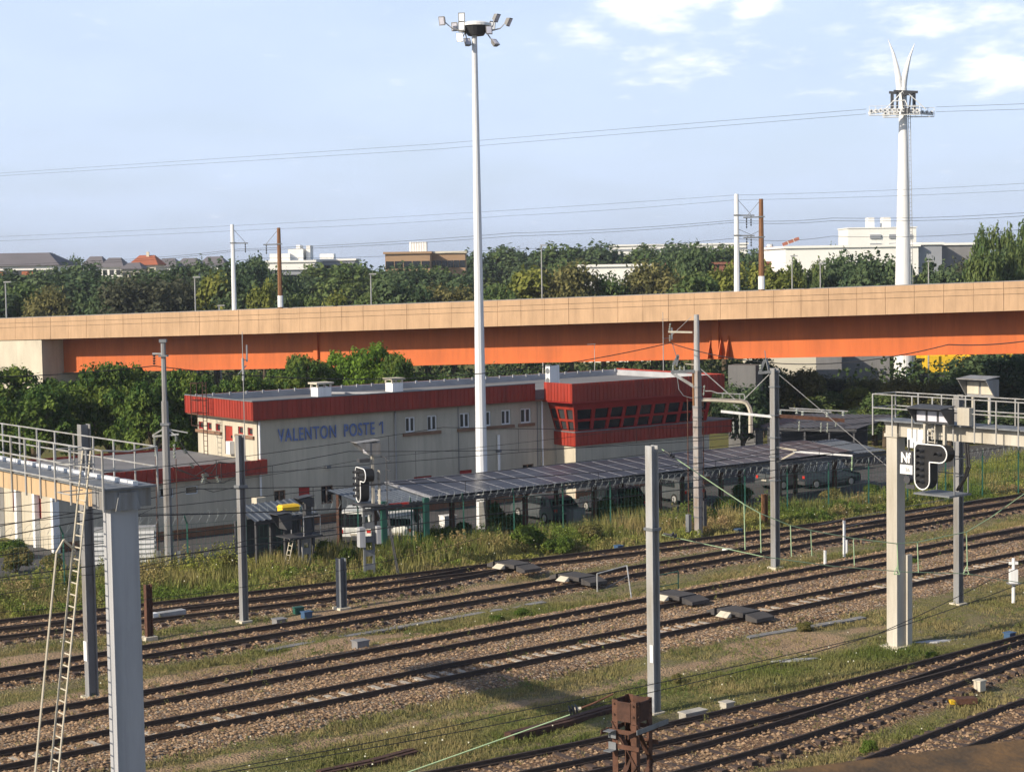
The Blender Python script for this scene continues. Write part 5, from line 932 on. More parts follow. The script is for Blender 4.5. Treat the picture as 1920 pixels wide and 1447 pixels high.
def hood(t, p, wdt, hgt, n, glass, mcol, dpt=.55, bk=.25):     # hooded lamp box: back box with a roof that juts out, lamps inside; faces local -y
    x, y, z = p; f = MB(); f.hexa([(x-wdt/2, y, z), (x+wdt/2, y, z), (x+wdt/2, y+bk, z), (x-wdt/2, y+bk, z)], [(x-wdt/2, y, z+hgt), (x+wdt/2, y, z+hgt), (x+wdt/2, y+bk, z+hgt), (x-wdt/2, y+bk, z+hgt)])
    for s in (-1, 1): xx = x+s*wdt/2; f.hexa([(xx-.02, y-.02, z), (xx+.02, y-.02, z), (xx+.02, y, z), (xx-.02, y, z)], [(xx-.02, y-dpt, z+hgt), (xx+.02, y-dpt, z+hgt), (xx+.02, y, z+hgt), (xx-.02, y, z+hgt)])
    f.hexa([(x-wdt/2-.03, y-dpt-.03, z+hgt), (x+wdt/2+.03, y-dpt-.03, z+hgt), (x+wdt/2+.03, y+bk+.02, z+hgt+.08), (x-wdt/2-.03, y+bk+.02, z+hgt+.08)], [(x-wdt/2-.03, y-dpt-.03, z+hgt+.03), (x+wdt/2+.03, y-dpt-.03, z+hgt+.03), (x+wdt/2+.03, y+bk+.02, z+hgt+.11), (x-wdt/2-.03, y+bk+.02, z+hgt+.11)])
    o = f.local('lamp_hood', mcol, t); w = wdt/n
    for i in range(n): g = MB(); g.box(x-wdt/2+i*w+.05, x-wdt/2+(i+1)*w-.05, y-.03, y-.002, z+.07, z+hgt-.1); g.local('lamp_glass', glass, o)
    return o
h1 = loc(GR, 1781, 781, Yg-2.0); hood(GR, (h1.x, -1.0, zt+.12), 1.45, .52, 3, M['lens'], M['darkgrey'], .5)
hood(GR, (h1.x+.55, .9, zt+.98), 1.2, .6, 2, M['concrete'], M['post'], .5); c = MB()
for dx in (.2, .9): c.bar((h1.x+dx, .95, zt), (h1.x+dx, .95, zt+.98), .08, .08)
for dx in (-.45, .4): c.bar((h1.x+dx, -.85, zb-.5), (h1.x+dx, -.85, zt+.12), .09, .12); c.bar((h1.x+dx, -.9, zt+.06), (h1.x+dx, -.2, zt+.02), .12, .06)
c.local('hood_bracket', M['gantry'], GR)
def pboard(t, x, y, z, s=1.0, lights=6):              # black lamp board with the white outline, arm to the right; faces local -y
    W1, Hh, Wt, ah = .66*s, 1.62*s, 1.42*s, .62*s; q = []
    def arc(cx, cz, r, a0, a1, n=8): return [(cx+r*math.cos(a0+(a1-a0)*i/n), cz+r*math.sin(a0+(a1-a0)*i/n)) for i in range(n+1)]
    R = W1/2; o = arc(x+R, z+R, R, math.pi, 2*math.pi)+[(x+W1, z+Hh-ah)]+arc(x+Wt-ah/2, z+Hh-ah/2, ah/2, -math.pi/2, math.pi/2)+arc(x+R*.6, z+Hh-R*.6, R*.6, math.pi/2, math.pi)
    b_ = MB(); n = len(o); cxx = sum(p[0] for p in o)/n
    b_.poly([(p[0], y, p[1]) for p in o]); b_.poly([(p[0], y+.42*s, p[1]) for p in o][::-1])
    for i in range(n): j = (i+1) % n; b_.quad((o[i][0], y, o[i][1]), (o[j][0], y, o[j][1]), (o[j][0], y+.42*s, o[j][1]), (o[i][0], y+.42*s, o[i][1]))
    bo = b_.local('lamp_board', M['black'], t); l = MB(); l.path([Vector((p[0], y-.012, p[1])) for p in o+[o[0]]], .022*s, 6); l.local('white_outline', M['whiteline'], bo)
    pos = [(x+R, z+R*.85+i*(Hh-1.55*R)/(lights-1)) for i in range(lights)]+[(x+Wt-ah/2, z+Hh-ah/2)]
    for (lx, lz) in pos:
        g = MB(); g.tube((lx, y-.02, lz), (lx, y-.001, lz), .08*s, .08*s, 12); lo = g.local('signal_lamp', M['glass'], bo); g = MB(); a = [(lx+.10*s*math.cos(th), lz+.10*s*math.sin(th)) for th in np.linspace(-.3, math.pi+.3, 9)]
        for (a0, a1) in zip(a[:-1], a[1:]): g.quad((a0[0], y, a0[1]), (a1[0], y, a1[1]), (a1[0], y-.24*s, a1[1]-.02), (a0[0], y-.24*s, a0[1]-.02))
        g.local('visor', M['darkgrey'], lo)
    return bo
pbq = loc(GR, 1746, 914, Yg-1.6); zB = top_z(1740, 914, Yg-1.9); pboard(GR, pbq.x, -1.15, zB, .98); c = MB(); xx = pbq.x
for (dx, dy) in ((0, -.7), (1.35, -.7), (0, .05), (1.35, .05)): c.bar((xx+dx, dy, zB-.15), (xx+dx, dy, zb+.05), .04, .04)
c.box(xx-.1, xx+1.45, -1.1, .1, zB-.2, zB-.14)
for zq in (.5, 1.1): c.path([(xx, -.7, zB+zq), (xx, .05, zB+zq), (xx+1.4, .05, zB+zq), (xx+1.4, -.7, zB+zq)], .018)
c.local('signal_cage', M['galvdark'], GR); c = MB(); c.path([(xx+1.5, -.3, zb), (xx+1.75, -.5, zb-.8), (xx+1.6, -.5, zB+.4), (xx+1.3, -.5, zB)], .05, 6); c.path([(xx+1.6, -.3, zb), (xx+1.85, -.5, zb-.8), (xx+1.7, -.5, zB+.5), (xx+1.3, -.4, zB)], .035, 6); c.local('signal_cable', M['black'], GR)
c = MB(); la_x = xx+.35
for dx in (-.2, .2): c.tube((la_x+dx, -.75, zb-.1), (la_x+dx, -.75, zt+.3), .025)
for i in range(4): c.tube((la_x-.2, -.75, zb+i*.22), (la_x+.2, -.75, zb+i*.22), .018)
c.local('ladder', M['gantry'], GR)
cbq = loc(GR, 1844, 785, Yg-2.6); c = MB(); c.box(cbq.x-.25, cbq.x+.25, -.75, -.5, zt+.1, zt+.7); c.local('equipment_box', M['gantry'], GR)
# plates beside the board
n0 = xx-1.02; c = MB(); c.box(n0, n0+.55, -.72, -.68, zB+.75, zB+1.25); npo = c.local('sign_plate', M['darkgrey'], GR); c = MB(); c.box(n0, n0+.55, -.72, -.68, zB+.42, zB+.745); npl = c.local('number_plate', M['white'], GR)
c = MB(); c.box(n0+.02, n0+.95, -.35, -.32, zB+1.32, zB+1.98); c.local('backing_plate', M['white'], GR); c = MB(); c.tube((n0+.3, -.72, zB+.22), (n0+.3, -.5, zB+.22), .14, .14, 12); c.bar((n0+.3, -.6, zB), (n0+.3, -.6, zb), .05, .05); c.box(n0+.2, n0+.6, -.66, -.64, zB-.1, zB+.05); c.local('small_lamp', M['darkgrey'], GR)
def text_on(par, body, x, z, w, h, y, m, off=.02, ext=.004):
    cu = bpy.data.curves.new('lettering', 'FONT'); cu.body = body; cu.size = 1; cu.offset = off; cu.extrude = .02; to = bpy.data.objects.new('tmp', cu); C.objects.link(to); bpy.context.view_layer.update(); me = bpy.data.meshes.new_from_object(to.evaluated_get(bpy.context.evaluated_depsgraph_get())); bpy.data.objects.remove(to)
    cs = [v.co.copy() for v in me.vertices]; x0 = min(c.x for c in cs); x1 = max(c.x for c in cs); y0 = min(c.y for c in cs); y1 = max(c.y for c in cs)
    for v in me.vertices: c = v.co.copy(); v.co = (x+(c.x-x0)/(x1-x0)*w, y-.006+c.z*.2, z+(c.y-y0)/(y1-y0)*h)
    me.materials.clear(); me.materials.append(m); o = bpy.data.objects.new('lettering', me); C.objects.link(o); o.parent = par; return o
text_on(npo, 'Nf', n0+.06, zB+.82, .43, .37, -.722, M['whiteline'], .03); text_on(npl, '36', n0+.24, zB+.5, .2, .15, -.722, M['galv'])
# ================================================================ standalone signals
b = G(693, 1080); S1 = thing('signal_post', 'grey lattice signal post with white outlined lamp board and a hooded lamp on top', 'railway signal', (b.x, b.y, 0), math.radians(-66)); Zs = b.y
zp = top_z(693, 946, Zs); c = MB()
for s in (-1, 1): c.box(-.05, .05, s*.22-.05, s*.22+.05, 0, zp)
for i in range(5): z = .3+i*zp/5.2; c.box(-.045, .045, -.17, .17, z, z+.28)
c.local('lattice_post', M['galvdark'], S1); c = MB(); c.box(-.75, .75, -.5, .5, zp, zp+.06); c.box(-.75, -.7, -.5, .5, zp-.1, zp); c.local('platform', M['darkgrey'], S1)
c = MB(); c.bar((.0, .25, zp), (.0, .25, zp+2.45), .12, .12); c.path([(.5, .4, zp), (.5, .4, zp+1.6)], .04); c.path([(.35, .4, zp), (.35, .4, zp+1.6)], .04)
for i in range(6): c.tube((.2, .4, zp+.2+i*.25), (.6, .4, zp+.2+i*.25), .025)
c.local('upper_post', M['gantry'], S1); pboard(S1, -.62, -.35, zp+.12, .98, 5); hood(S1, (-.05, .0, zp+2.3), .95, .56, 1, M['lens'], M['post'], .6, .5)
c = MB(); c.box(-.3, .1, -.4, .1, zp+1.95, zp+2.12); c.local('lower_hood', M['darkgrey'], S1)
c = MB(); c.path([(.9, .6, zp), (.9, .6, zp+2.2), (.2, .6, zp+2.2)], .025)
for i in range(5): c.tube((.7, .6, zp+.3+i*.45), (1.4, .6, zp+.3+i*.45), .018)
c.local('guard_frame', M['darkgrey'], S1); c = MB(); c.box(-.06, .35, -.55, -.28, 1.4, 2.3); c.box(-.1, .3, .3, .5, 1.5, 2.3); c.local('equipment_box', M['gantrycol'], S1); c = MB(); c.box(-.09, -.055, -.28, .02, 2.75, 3.1); c.local('number_plate', M['white'], S1)
for dx in (0, .35): q0 = loc(S1, 722, 945, Zs); q1 = loc(S1, 745, 1075, Zs); c = MB(); c.tube(q0+Vector((dx*.5, 0, 0)), q1+Vector((dx*.6, 0, 0)), .03); c.local('access_ladder', M['darkgrey'], S1)
b = G(575, 1072); S2 = thing('signal_post', 'dark low signal post seen from behind with two flared hoods, next to the yellow container', 'railway signal', (b.x, b.y, 0), GA); Zs = b.y; zp = top_z(575, 1003, Zs); c = MB()
for s in (-1, 1): c.box(-.05, .05, s*.18-.05, s*.18+.05, 0, zp)
for i in range(3): z = .3+i*zp/3.2; c.box(-.045, .045, -.13, .13, z, z+.3)
c.local('lattice_post', M['post'], S2); c = MB(); c.box(-.5, .7, -.6, .5, zp, zp+.06); c.box(-.5, .7, -1.3, -.6, zp+.02, zp+.06); c.local('platform', M['darkgrey'], S2)
c = MB(); c.bar((.15, .0, zp), (.15, 0, zp+1.5), .3, .3); c.local('upper_post', M['darkgrey'], S2); hood(S2, (.1, .0, zp+1.35), .6, .42, 1, M['concrete'], M['darkgrey'], .55); hood(S2, (0, -1.2, zp+.4), .75, .72, 1, M['darkgrey'], M['darkgrey'], .5)
c = MB(); c.path([(-.45, -.5, zp), (-.45, -.5, zp+.95), (-.45, .4, zp+.95), (-.45, .4, zp)], .025); c.path([(.65, -.5, zp), (.65, -.5, zp+.95), (.65, .4, zp+.95), (.65, .4, zp)], .025); c.local('guard_rail', M['galv'], S2)
q0 = loc(S2, 548, 1005, Zs); q1 = loc(S2, 532, 1085, Zs-1); c = MB(); d = (q1-q0)
for dx in (-.16, .16): c.tube(q0+Vector((dx, 0, 0)), q1+Vector((dx, 0, 0)), .022)
for i in range(9): p = q0+d*(i/9); c.tube(p-Vector((.16, 0, 0)), p+Vector((.16, 0, 0)), .016)
c.local('ladder', M['concrete'], S2)
# ================================================================ rusty lattice stump in the foreground
Yl = 36.; b = P(1186, 1400, Yl); zt = top_z(1186, 1308, Yl); LS = thing('lattice_stump', 'dark rusty riveted lattice post in the near foreground with crossing flat clamps', 'lattice post', (b.x, b.y, 0), GA+.25); a = .29
def ang_(mb, x, y, w=.13): sx, sy = (1 if x < 0 else -1), (1 if y < 0 else -1); mb.box(min(x, x+sx*w), max(x, x+sx*w), min(y, y+sy*.015), max(y, y+sy*.015), 0, zt); mb.box(min(x, x+sx*.015), max(x, x+sx*.015), min(y+sy*.016, y+sy*w), max(y+sy*.016, y+sy*w), 0, zt)
for x in (-a, a):
    for y in (-a, a): c = MB(); ang_(c, x, y); c.local('corner_angle', M['rust'], LS)
c = MB()
for s in (-1, 1): c.box(-a+.13, a-.13, s*a-.012, s*a+.012, zt-.42, zt-.02); c.box(s*a-.012, s*a+.012, -a+.13, a-.13, zt-.42, zt-.02)
z = zt-.45; k = 1
while z > .5:
    for s in (-1, 1): c.bar((-a*k, s*(a-.03), z), (a*k, s*(a-.03), z-.85), .02, .12, (0, 1, 0)); c.bar((s*(a-.03), -a*k, z), (s*(a-.03), a*k, z-.85), .12, .02)
    z -= .85; k = -k
c.local('lacing', M['rustdark'], LS); c = MB()
for z in (zt-.62, zt-.92):
    for s in (-1, 1): c.bar((-a-.1, s*(a+.06), z), (a+.1, s*(a+.06), z), .02, .09)
for s in (-1, 1): c.box(s*(a+.03), s*(a+.03)+s*.015, -a-.35, a+.35, zt-.66, zt-.57) if s > 0 else c.box(-a-.045, -a-.03, -a-.35, a+.35, zt-.66, zt-.57)
c.local('clamp', M['rust'], LS); c = MB(); c.box(-a-.02, -a+.16, -a-.30, -a-.10, zt-.60, zt-.585); c.box(-a-.02, -a+.16, -a-.115, -a-.10, zt-.76, zt-.60); c.box(-a-.02, -a+.16, -a-.30, -a-.10, zt-1.0, zt-.985); c.box(-a-.02, -a+.16, -a-.115, -a-.10, zt-.985, zt-.84); c.box(a+.085, a+.10, -a-.12, a+.45, zt-.62, zt-.52); c.local('channel', M['galvdark'], LS); c = MB()
for z in (zt-.08, zt-.3, zt-1.5, zt-1.9):
    for x in (-a+.06, a-.06): c.tube((x, -a-.001, z), (x, -a-.03, z), .02)
    for y in (-a+.06, a-.06): c.tube((a+.001, y, z), (a+.03, y, z), .02)
c.local('rivets', M['rustdark'], LS)
# ================================================================ vegetation
def crown_mesh(name, seed, R=(3., 3., 3.5), nl=14, nleaf=9000, leaf=.28, base=(.06, .10, .03), alt=(.10, .13, .035), zc=4.5, conic=0.0, m=None, drop=.0, lob=(.30, .52)):
    r = np.random.default_rng(seed); V = []; cols = []
    cen = []
    for i in range(nl):
        a = r.uniform(0, 6.283); e = r.uniform(-.85, 1.0); rr = r.uniform(.35, .8) if lob[0] > .25 else r.uniform(.5, .98); k = math.sqrt(max(0, 1-(e*e if conic else e**6))); tap = 1-conic*(e*.5+.5)
        cen.append((R[0]*rr*k*math.cos(a)*tap, R[1]*rr*k*math.sin(a)*tap, R[2]*e*.72, r.uniform(lob[0], lob[1])*(1-.35*conic*(e*.5+.5))))
    cen.append((0, 0, 0, .6)); cen = np.array(cen); w = cen[:, 3]**2; which = r.choice(len(cen), nleaf, p=w/w.sum()); c = cen[which]
    d = r.normal(size=(nleaf, 3)); d /= np.linalg.norm(d, axis=1)[:, None]; d[:, 2] = np.where(d[:, 2] < -.3, -d[:, 2]*.6, d[:, 2]); rad = r.uniform(.55, 1.08, nleaf)**.6*(1+.18*np.sin(d[:, 0]*7+which)+.12*np.sin(d[:, 1]*9+which*2))
    pos = c[:, :3]+d*(rad*c[:, 3])[:, None]*np.array([R[0], R[1], (R[0]+R[2])/2]); pos[:, 2] += zc
    nrm = d*.7+r.normal(size=(nleaf, 3))*.55; nrm[:, 2] += .35; nrm /= np.linalg.norm(nrm, axis=1)[:, None]
    t = np.cross(nrm, r.normal(size=(nleaf, 3))); t /= np.linalg.norm(t, axis=1)[:, None]; b = np.cross(nrm, t); s = leaf*r.uniform(.35, 1.35, nleaf)[:, None]
    V = np.stack([pos-t*s*.5, pos+b*s*.32, pos+t*s*.5, pos-b*s*.32], 1).reshape(-1, 3); F4 = np.arange(len(V)).reshape(-1, 4)
    tone = np.clip(.5+.35*np.sin(which*2.3)+r.normal(0, .25, nleaf), 0, 1)[:, None]; col = np.array(base)*(1-tone)+np.array(alt)*tone; col = np.repeat(col, 4, 0)
    V[:, 2] = np.maximum(V[:, 2], .05)
    o = np_mesh(name, V, F4, m or M['leaf'], attrs={'col': col}); return o
M['leaf'] = leafmat('tree leaves', trans=.3)
def make_tree(name, seed, h, w, **k):
    t = thing(name, '', 'tree'); R = (w/2*1.0, w/2*1.0, h*.42); zc = k.pop('zc', h*.56); R = k.pop('R', R)
    c = crown_mesh('crown', seed, R=(R[0]*.72, R[1]*.72, R[2]*.95), zc=zc, **k); c.parent = t
    tr = MB(); tr.tube((0, 0, 0), (0, 0, h*.4), w*.035+.06, w*.025+.03, 8); rr = random.Random(seed)
    for i in range(5): a = rr.uniform(0, 6.28); tr.tube((0, 0, h*(.25+.05*i)), (math.cos(a)*w*.25, math.sin(a)*w*.25, h*(.5+.06*i)), w*.018+.02, .02, 6)
    tr.local('trunk', M['bark'], t); return t
DG = dict(base=(.045, .082, .042), alt=(.11, .155, .07)); MG = dict(base=(.07, .12, .042), alt=(.155, .195, .065)); YG = dict(base=(.12, .15, .032), alt=(.24, .25, .06)); OG = dict(base=(.10, .105, .045), alt=(.21, .195, .075)); BG = dict(base=(.07, .14, .018), alt=(.15, .24, .03)); GG = dict(base=(.06, .07, .045), alt=(.10, .105, .065))
PROT = {}
def proto(key, **k): PROT[key] = dict(k); return key
proto('dark1', name='broadleaf_tree', seed=1, h=10, w=9, nleaf=9000, leaf=.42, nl=18, **DG); proto('dark2', name='broadleaf_tree', seed=2, h=10, w=8, nleaf=9000, leaf=.42, nl=22, **DG); proto('mid1', name='broadleaf_tree', seed=3, h=10, w=9, nleaf=9000, leaf=.42, nl=20, **MG)
proto('mid2', name='broadleaf_tree', seed=4, h=10, w=8, nleaf=9000, leaf=.42, nl=16, **MG); proto('olive', name='broadleaf_tree', seed=5, h=10, w=10, nleaf=9000, leaf=.40, nl=24, **OG); proto('yellow', name='broadleaf_tree', seed=6, h=10, w=7, nleaf=7000, leaf=.40, nl=14, **YG)
proto('grey', name='broadleaf_tree', seed=7, h=10, w=10, nleaf=9000, leaf=.38, nl=20, **GG); proto('cone', name='conifer_tree', seed=8, h=10, w=6, nleaf=8000, leaf=.4, nl=22, conic=.8, **DG); proto('poplar', name='poplar_tree', seed=9, h=10, w=5.5, nleaf=12000, leaf=.34, nl=26, conic=.35, **MG)
proto('sumac', name='bushy_tree', seed=10, h=10, w=11, nleaf=17000, leaf=.36, nl=60, lob=(.14, .27), base=(.038, .088, .022), alt=(.14, .20, .04)); proto('bright', name='bushy_tree', seed=11, h=10, w=11, nleaf=16000, leaf=.34, nl=55, lob=(.15, .3), **BG); proto('sumac2', name='bushy_tree', seed=12, h=10, w=11, nleaf=17000, leaf=.36, nl=52, lob=(.14, .29), base=(.042, .09, .022), alt=(.16, .21, .04))
SRC = {}; KIND = {'dark1': 'dark green', 'dark2': 'deep green', 'mid1': 'mid green', 'mid2': 'fresh green', 'olive': 'olive brown', 'yellow': 'yellow green', 'grey': 'greyish green', 'cone': 'dark conical', 'poplar': 'tall upright', 'sumac': 'dark leafy', 'bright': 'bright green', 'sumac2': 'leafy green'}
def tree(key, x, y, h, w, label, group, z=0):
    k = dict(PROT[key])
    if key not in SRC: SRC[key] = make_tree(**k); o = SRC[key]
    else: o = copy_tree(SRC[key])
    h0, w0 = PROT[key]['h'], PROT[key]['w']; o.location = (x, y, z); o.scale = (w/w0*1.12, w/w0*1.12, h/h0*1.02); o.rotation_euler = (0, 0, random.uniform(0, 6.28)); tag(o, label, 'tree', group); return o
ORD = ['leftmost', 'second from left', 'third from left', 'fourth from left', 'fifth from left', 'sixth from left', 'seventh from left', 'eighth from left', 'ninth from left', 'tenth from left', 'eleventh from left', 'twelfth from left', 'thirteenth from left', 'fourteenth from left', 'fifteenth from left', 'sixteenth from left', 'seventeenth from left', 'eighteenth from left', 'nineteenth from left', 'twentieth from left', 'twenty-first from left', 'twenty-second from left', 'twenty-third from left', 'twenty-fourth from left', 'twenty-fifth from left', 'twenty-sixth from left']
def row(rowname, group, Y, items, zoff=0):
    items = sorted(items, key=lambda q: q[1])
    for i, (key, u, vt, wpx) in enumerate(items):
        yy = Y+random.uniform(-6, 6); p = P(u, vt, yy); p.x += 0; w = wpx*yy/F_PX*(1.5 if yy > 150 and key not in ('poplar', 'cone') else 1.25); tree(key, p.x, yy, p.z, w, '%s tree in %s, %s' % (KIND[key], rowname, ORD[min(i, 25)]), group)
# front belt just beyond the flyover
row('the front row beyond the flyover', 'trees in the front row beyond the flyover', 200, [
 ('dark2', -40, 540, 170), ('mid1', 40, 528, 130), ('olive', 95, 545, 90), ('cone', 152, 536, 70), ('dark1', 200, 545, 90), ('grey', 255, 515, 140), ('grey', 320, 520, 120), ('yellow', 402, 512, 90), ('dark2', 440, 505, 90), ('yellow', 492, 528, 55), ('dark1', 525, 512, 80),
 ('mid2', 570, 545, 80), ('yellow', 632, 549, 60), ('mid2', 700, 545, 80), ('dark2', 745, 512, 110), ('olive', 800, 542, 110), ('olive', 850, 545, 90), ('mid1', 930, 530, 90), ('yellow', 992, 503, 110), ('olive', 1068, 500, 110), ('mid1', 1130, 512, 90), ('olive', 1225, 500, 110), ('dark1', 1180, 520, 70), ('mid2', 1300, 505, 100), ('yellow', 1357, 495, 90), ('yellow', 1452, 495, 100)])
row('the row before the white warehouse', 'trees before the white warehouse', 212, [
 ('dark2', 1400, 470, 80), ('poplar', 1492, 475, 50), ('poplar', 1528, 478, 50), ('dark1', 1575, 476, 90), ('cone', 1612, 480, 60), ('dark1', 1640, 478, 100), ('mid1', 1690, 480, 90), ('cone', 1742, 470, 60), ('dark2', 1775, 490, 90), ('grey', 1820, 488, 90), ('dark1', 1300, 462, 80), ('dark2', 1240, 470, 80)])
row('the second row of the tree belt', 'trees in the second row of the belt', 265, [
 ('dark1', 30, 510, 150), ('dark2', 110, 500, 120), ('dark1', 140, 493, 110), ('dark2', 190, 510, 120), ('dark1', 250, 512, 100), ('mid1', 300, 505, 130), ('dark2', 355, 480, 80), ('dark1', 420, 492, 110), ('dark2', 468, 478, 80), ('dark1', 480, 482, 60), ('mid2', 610, 490, 110), ('mid1', 660, 492, 120), ('dark2', 700, 490, 100), ('dark1', 760, 500, 120), ('mid1', 820, 497, 110), ('dark2', 850, 500, 90), ('dark1', 560, 520, 110)])
row('the wooded hill behind the tall mast', 'trees on the wooded hill behind the mast', 360, [
 ('dark1', 880, 474, 90), ('mid1', 930, 462, 120), ('dark2', 990, 458, 110), ('mid1', 1050, 456, 120), ('dark1', 1110, 458, 110), ('dark2', 1160, 470, 110), ('mid1', 1215, 458, 100), ('dark1', 1270, 458, 120), ('mid2', 1340, 456, 120), ('dark2', 1400, 462, 80), ('mid1', 1450, 468, 70), ('mid1', 1020, 480, 130), ('dark1', 1120, 490, 130)])
row('the tall clump at the right edge', 'tall trees at the right edge', 176, [('mid1', 1845, 424, 56), ('mid2', 1875, 415, 56), ('mid1', 1855, 470, 90), ('mid1', 1918, 408, 50), ('dark1', 1905, 462, 90), ('dark2', 1950, 420, 60), ('mid1', 1835, 490, 70)])
row('the far left skyline', 'small far trees on the left skyline', 420, [('dark1', 60, 484, 30), ('dark2', 80, 485, 24), ('dark1', 97, 481, 40), ('dark1', 135, 483, 36), ('dark2', 240, 495, 30), ('dark1', 375, 492, 40), ('dark2', 520, 495, 30), ('dark1', 640, 492, 30), ('dark2', 1560, 455, 34)])
# leafy mass before the flyover
row('the leafy mass behind the low wing', 'bushy trees behind the low wing', 118, [
 ('sumac2', -30, 672, 200), ('sumac', 60, 706, 170), ('sumac', 140, 690, 180), ('sumac2', 205, 668, 150), ('sumac', 280, 692, 150), ('sumac2', 345, 682, 120), ('sumac', 400, 700, 110)])
row('the bushes behind the building roof', 'bushy trees behind the building roof', 132, [
 ('sumac2', 470, 690, 110), ('sumac', 520, 680, 120), ('sumac2', 570, 656, 110), ('bright', 632, 648, 120), ('bright', 700, 632, 130), ('sumac2', 745, 655, 80), ('sumac', 810, 690, 110), ('dark2', 870, 692, 110), ('dark1', 935, 688, 110), ('dark2', 1000, 690, 90)])
row('the dark thicket right of the building', 'trees right of the building', 146, [
 ('dark1', 1405, 672, 120), ('dark2', 1460, 700, 130), ('mid1', 1430, 668, 80), ('dark1', 1850, 660, 130), ('dark2', 1905, 655, 120), ('mid1', 1820, 690, 90), ('dark1', 1950, 680, 120)])
tree('dark2', P(1392, 730, 124).x, 124, 6.0, 4.2, 'small dark bushy tree right against the building end before the grey pier', 'trees right of the building')
row('the low scrub behind the open shed', 'scrub bushes behind the open shed', 140, [
 ('olive', 1500, 695, 110), ('grey', 1560, 702, 110), ('olive', 1620, 712, 110), ('yellow', 1600, 725, 90), ('mid2', 1540, 730, 100), ('olive', 1690, 712, 100), ('mid2', 1660, 735, 110), ('olive', 1740, 716, 90), ('grey', 1780, 715, 90), ('mid1', 1730, 745, 120), ('dark2', 1480, 745, 100), ('dark2', 1640, 760, 110), ('dark1', 1800, 760, 130), ('dark2', 1880, 760, 130)])
# dark undergrowth seen beneath the flyover
r0 = np.random.default_rng(5); n_ = 80000; X = r0.uniform(-75, 95, n_); Y = r0.uniform(150, 230, n_); Z_ = r0.uniform(0, 3.2, n_)*vnoise(X, Y, 4, 77)*1.6; nr = r0.normal(size=(n_, 3)); nr /= np.linalg.norm(nr, axis=1)[:, None]; t_ = np.cross(nr, r0.normal(size=(n_, 3))); t_ /= np.linalg.norm(t_, axis=1)[:, None]; b_ = np.cross(nr, t_); ps_ = np.c_[X, Y, Z_]; s = .24
V = np.stack([ps_-t_*s, ps_+b_*s*.7, ps_+t_*s, ps_-b_*s*.7], 1).reshape(-1, 3); c_ = np.repeat(np.array([.04, .065, .022])*r0.uniform(.6, 1.5, (n_, 1)), 4, 0)
o = np_mesh('undergrowth', V, np.arange(len(V)).reshape(-1, 4), M['leaf'], attrs={'col': c_}); tag(o, 'tangled undergrowth beneath and beyond the flyover', 'undergrowth', kind='stuff')
# bushes along the verge
def bush_proto(seed, cols, leaf=.11, nleaf=9000):
    t = thing('verge_bush', '', 'bush'); c = crown_mesh('foliage', seed, R=(.75, .75, .62), nl=16, nleaf=nleaf, leaf=leaf, zc=.62, **cols); c.parent = t; s = MB()
    for i in range(6): a = i*1.05; s.tube((0, 0, 0), (math.cos(a)*.4, math.sin(a)*.4, .8), .02, .008, 5)
    s.local('stem', M['bark'], t); return t
BP = [bush_proto(51, dict(base=(.07, .12, .02), alt=(.13, .18, .035))), bush_proto(52, dict(base=(.05, .085, .018), alt=(.10, .13, .03))), bush_proto(53, dict(base=(.11, .12, .035), alt=(.20, .17, .07)))]; used = [0, 0, 0]
BW = ['bright green', 'dark green', 'dry olive']
def bush(k, u, v, wpx, hpx, label):
    p = G(u, v); s = p.y/F_PX; o = BP[k] if not used[k] else copy_tree(BP[k]); used[k] = 1; o.location = (p.x, p.y, -.03); o.scale = (wpx*s/2.0, wpx*s/2.0, hpx*s/1.35); o.rotation_euler = (0, 0, random.uniform(0, 6)); tag(o, BW[k]+' bush '+label, 'bush', 'bushes on the verge')
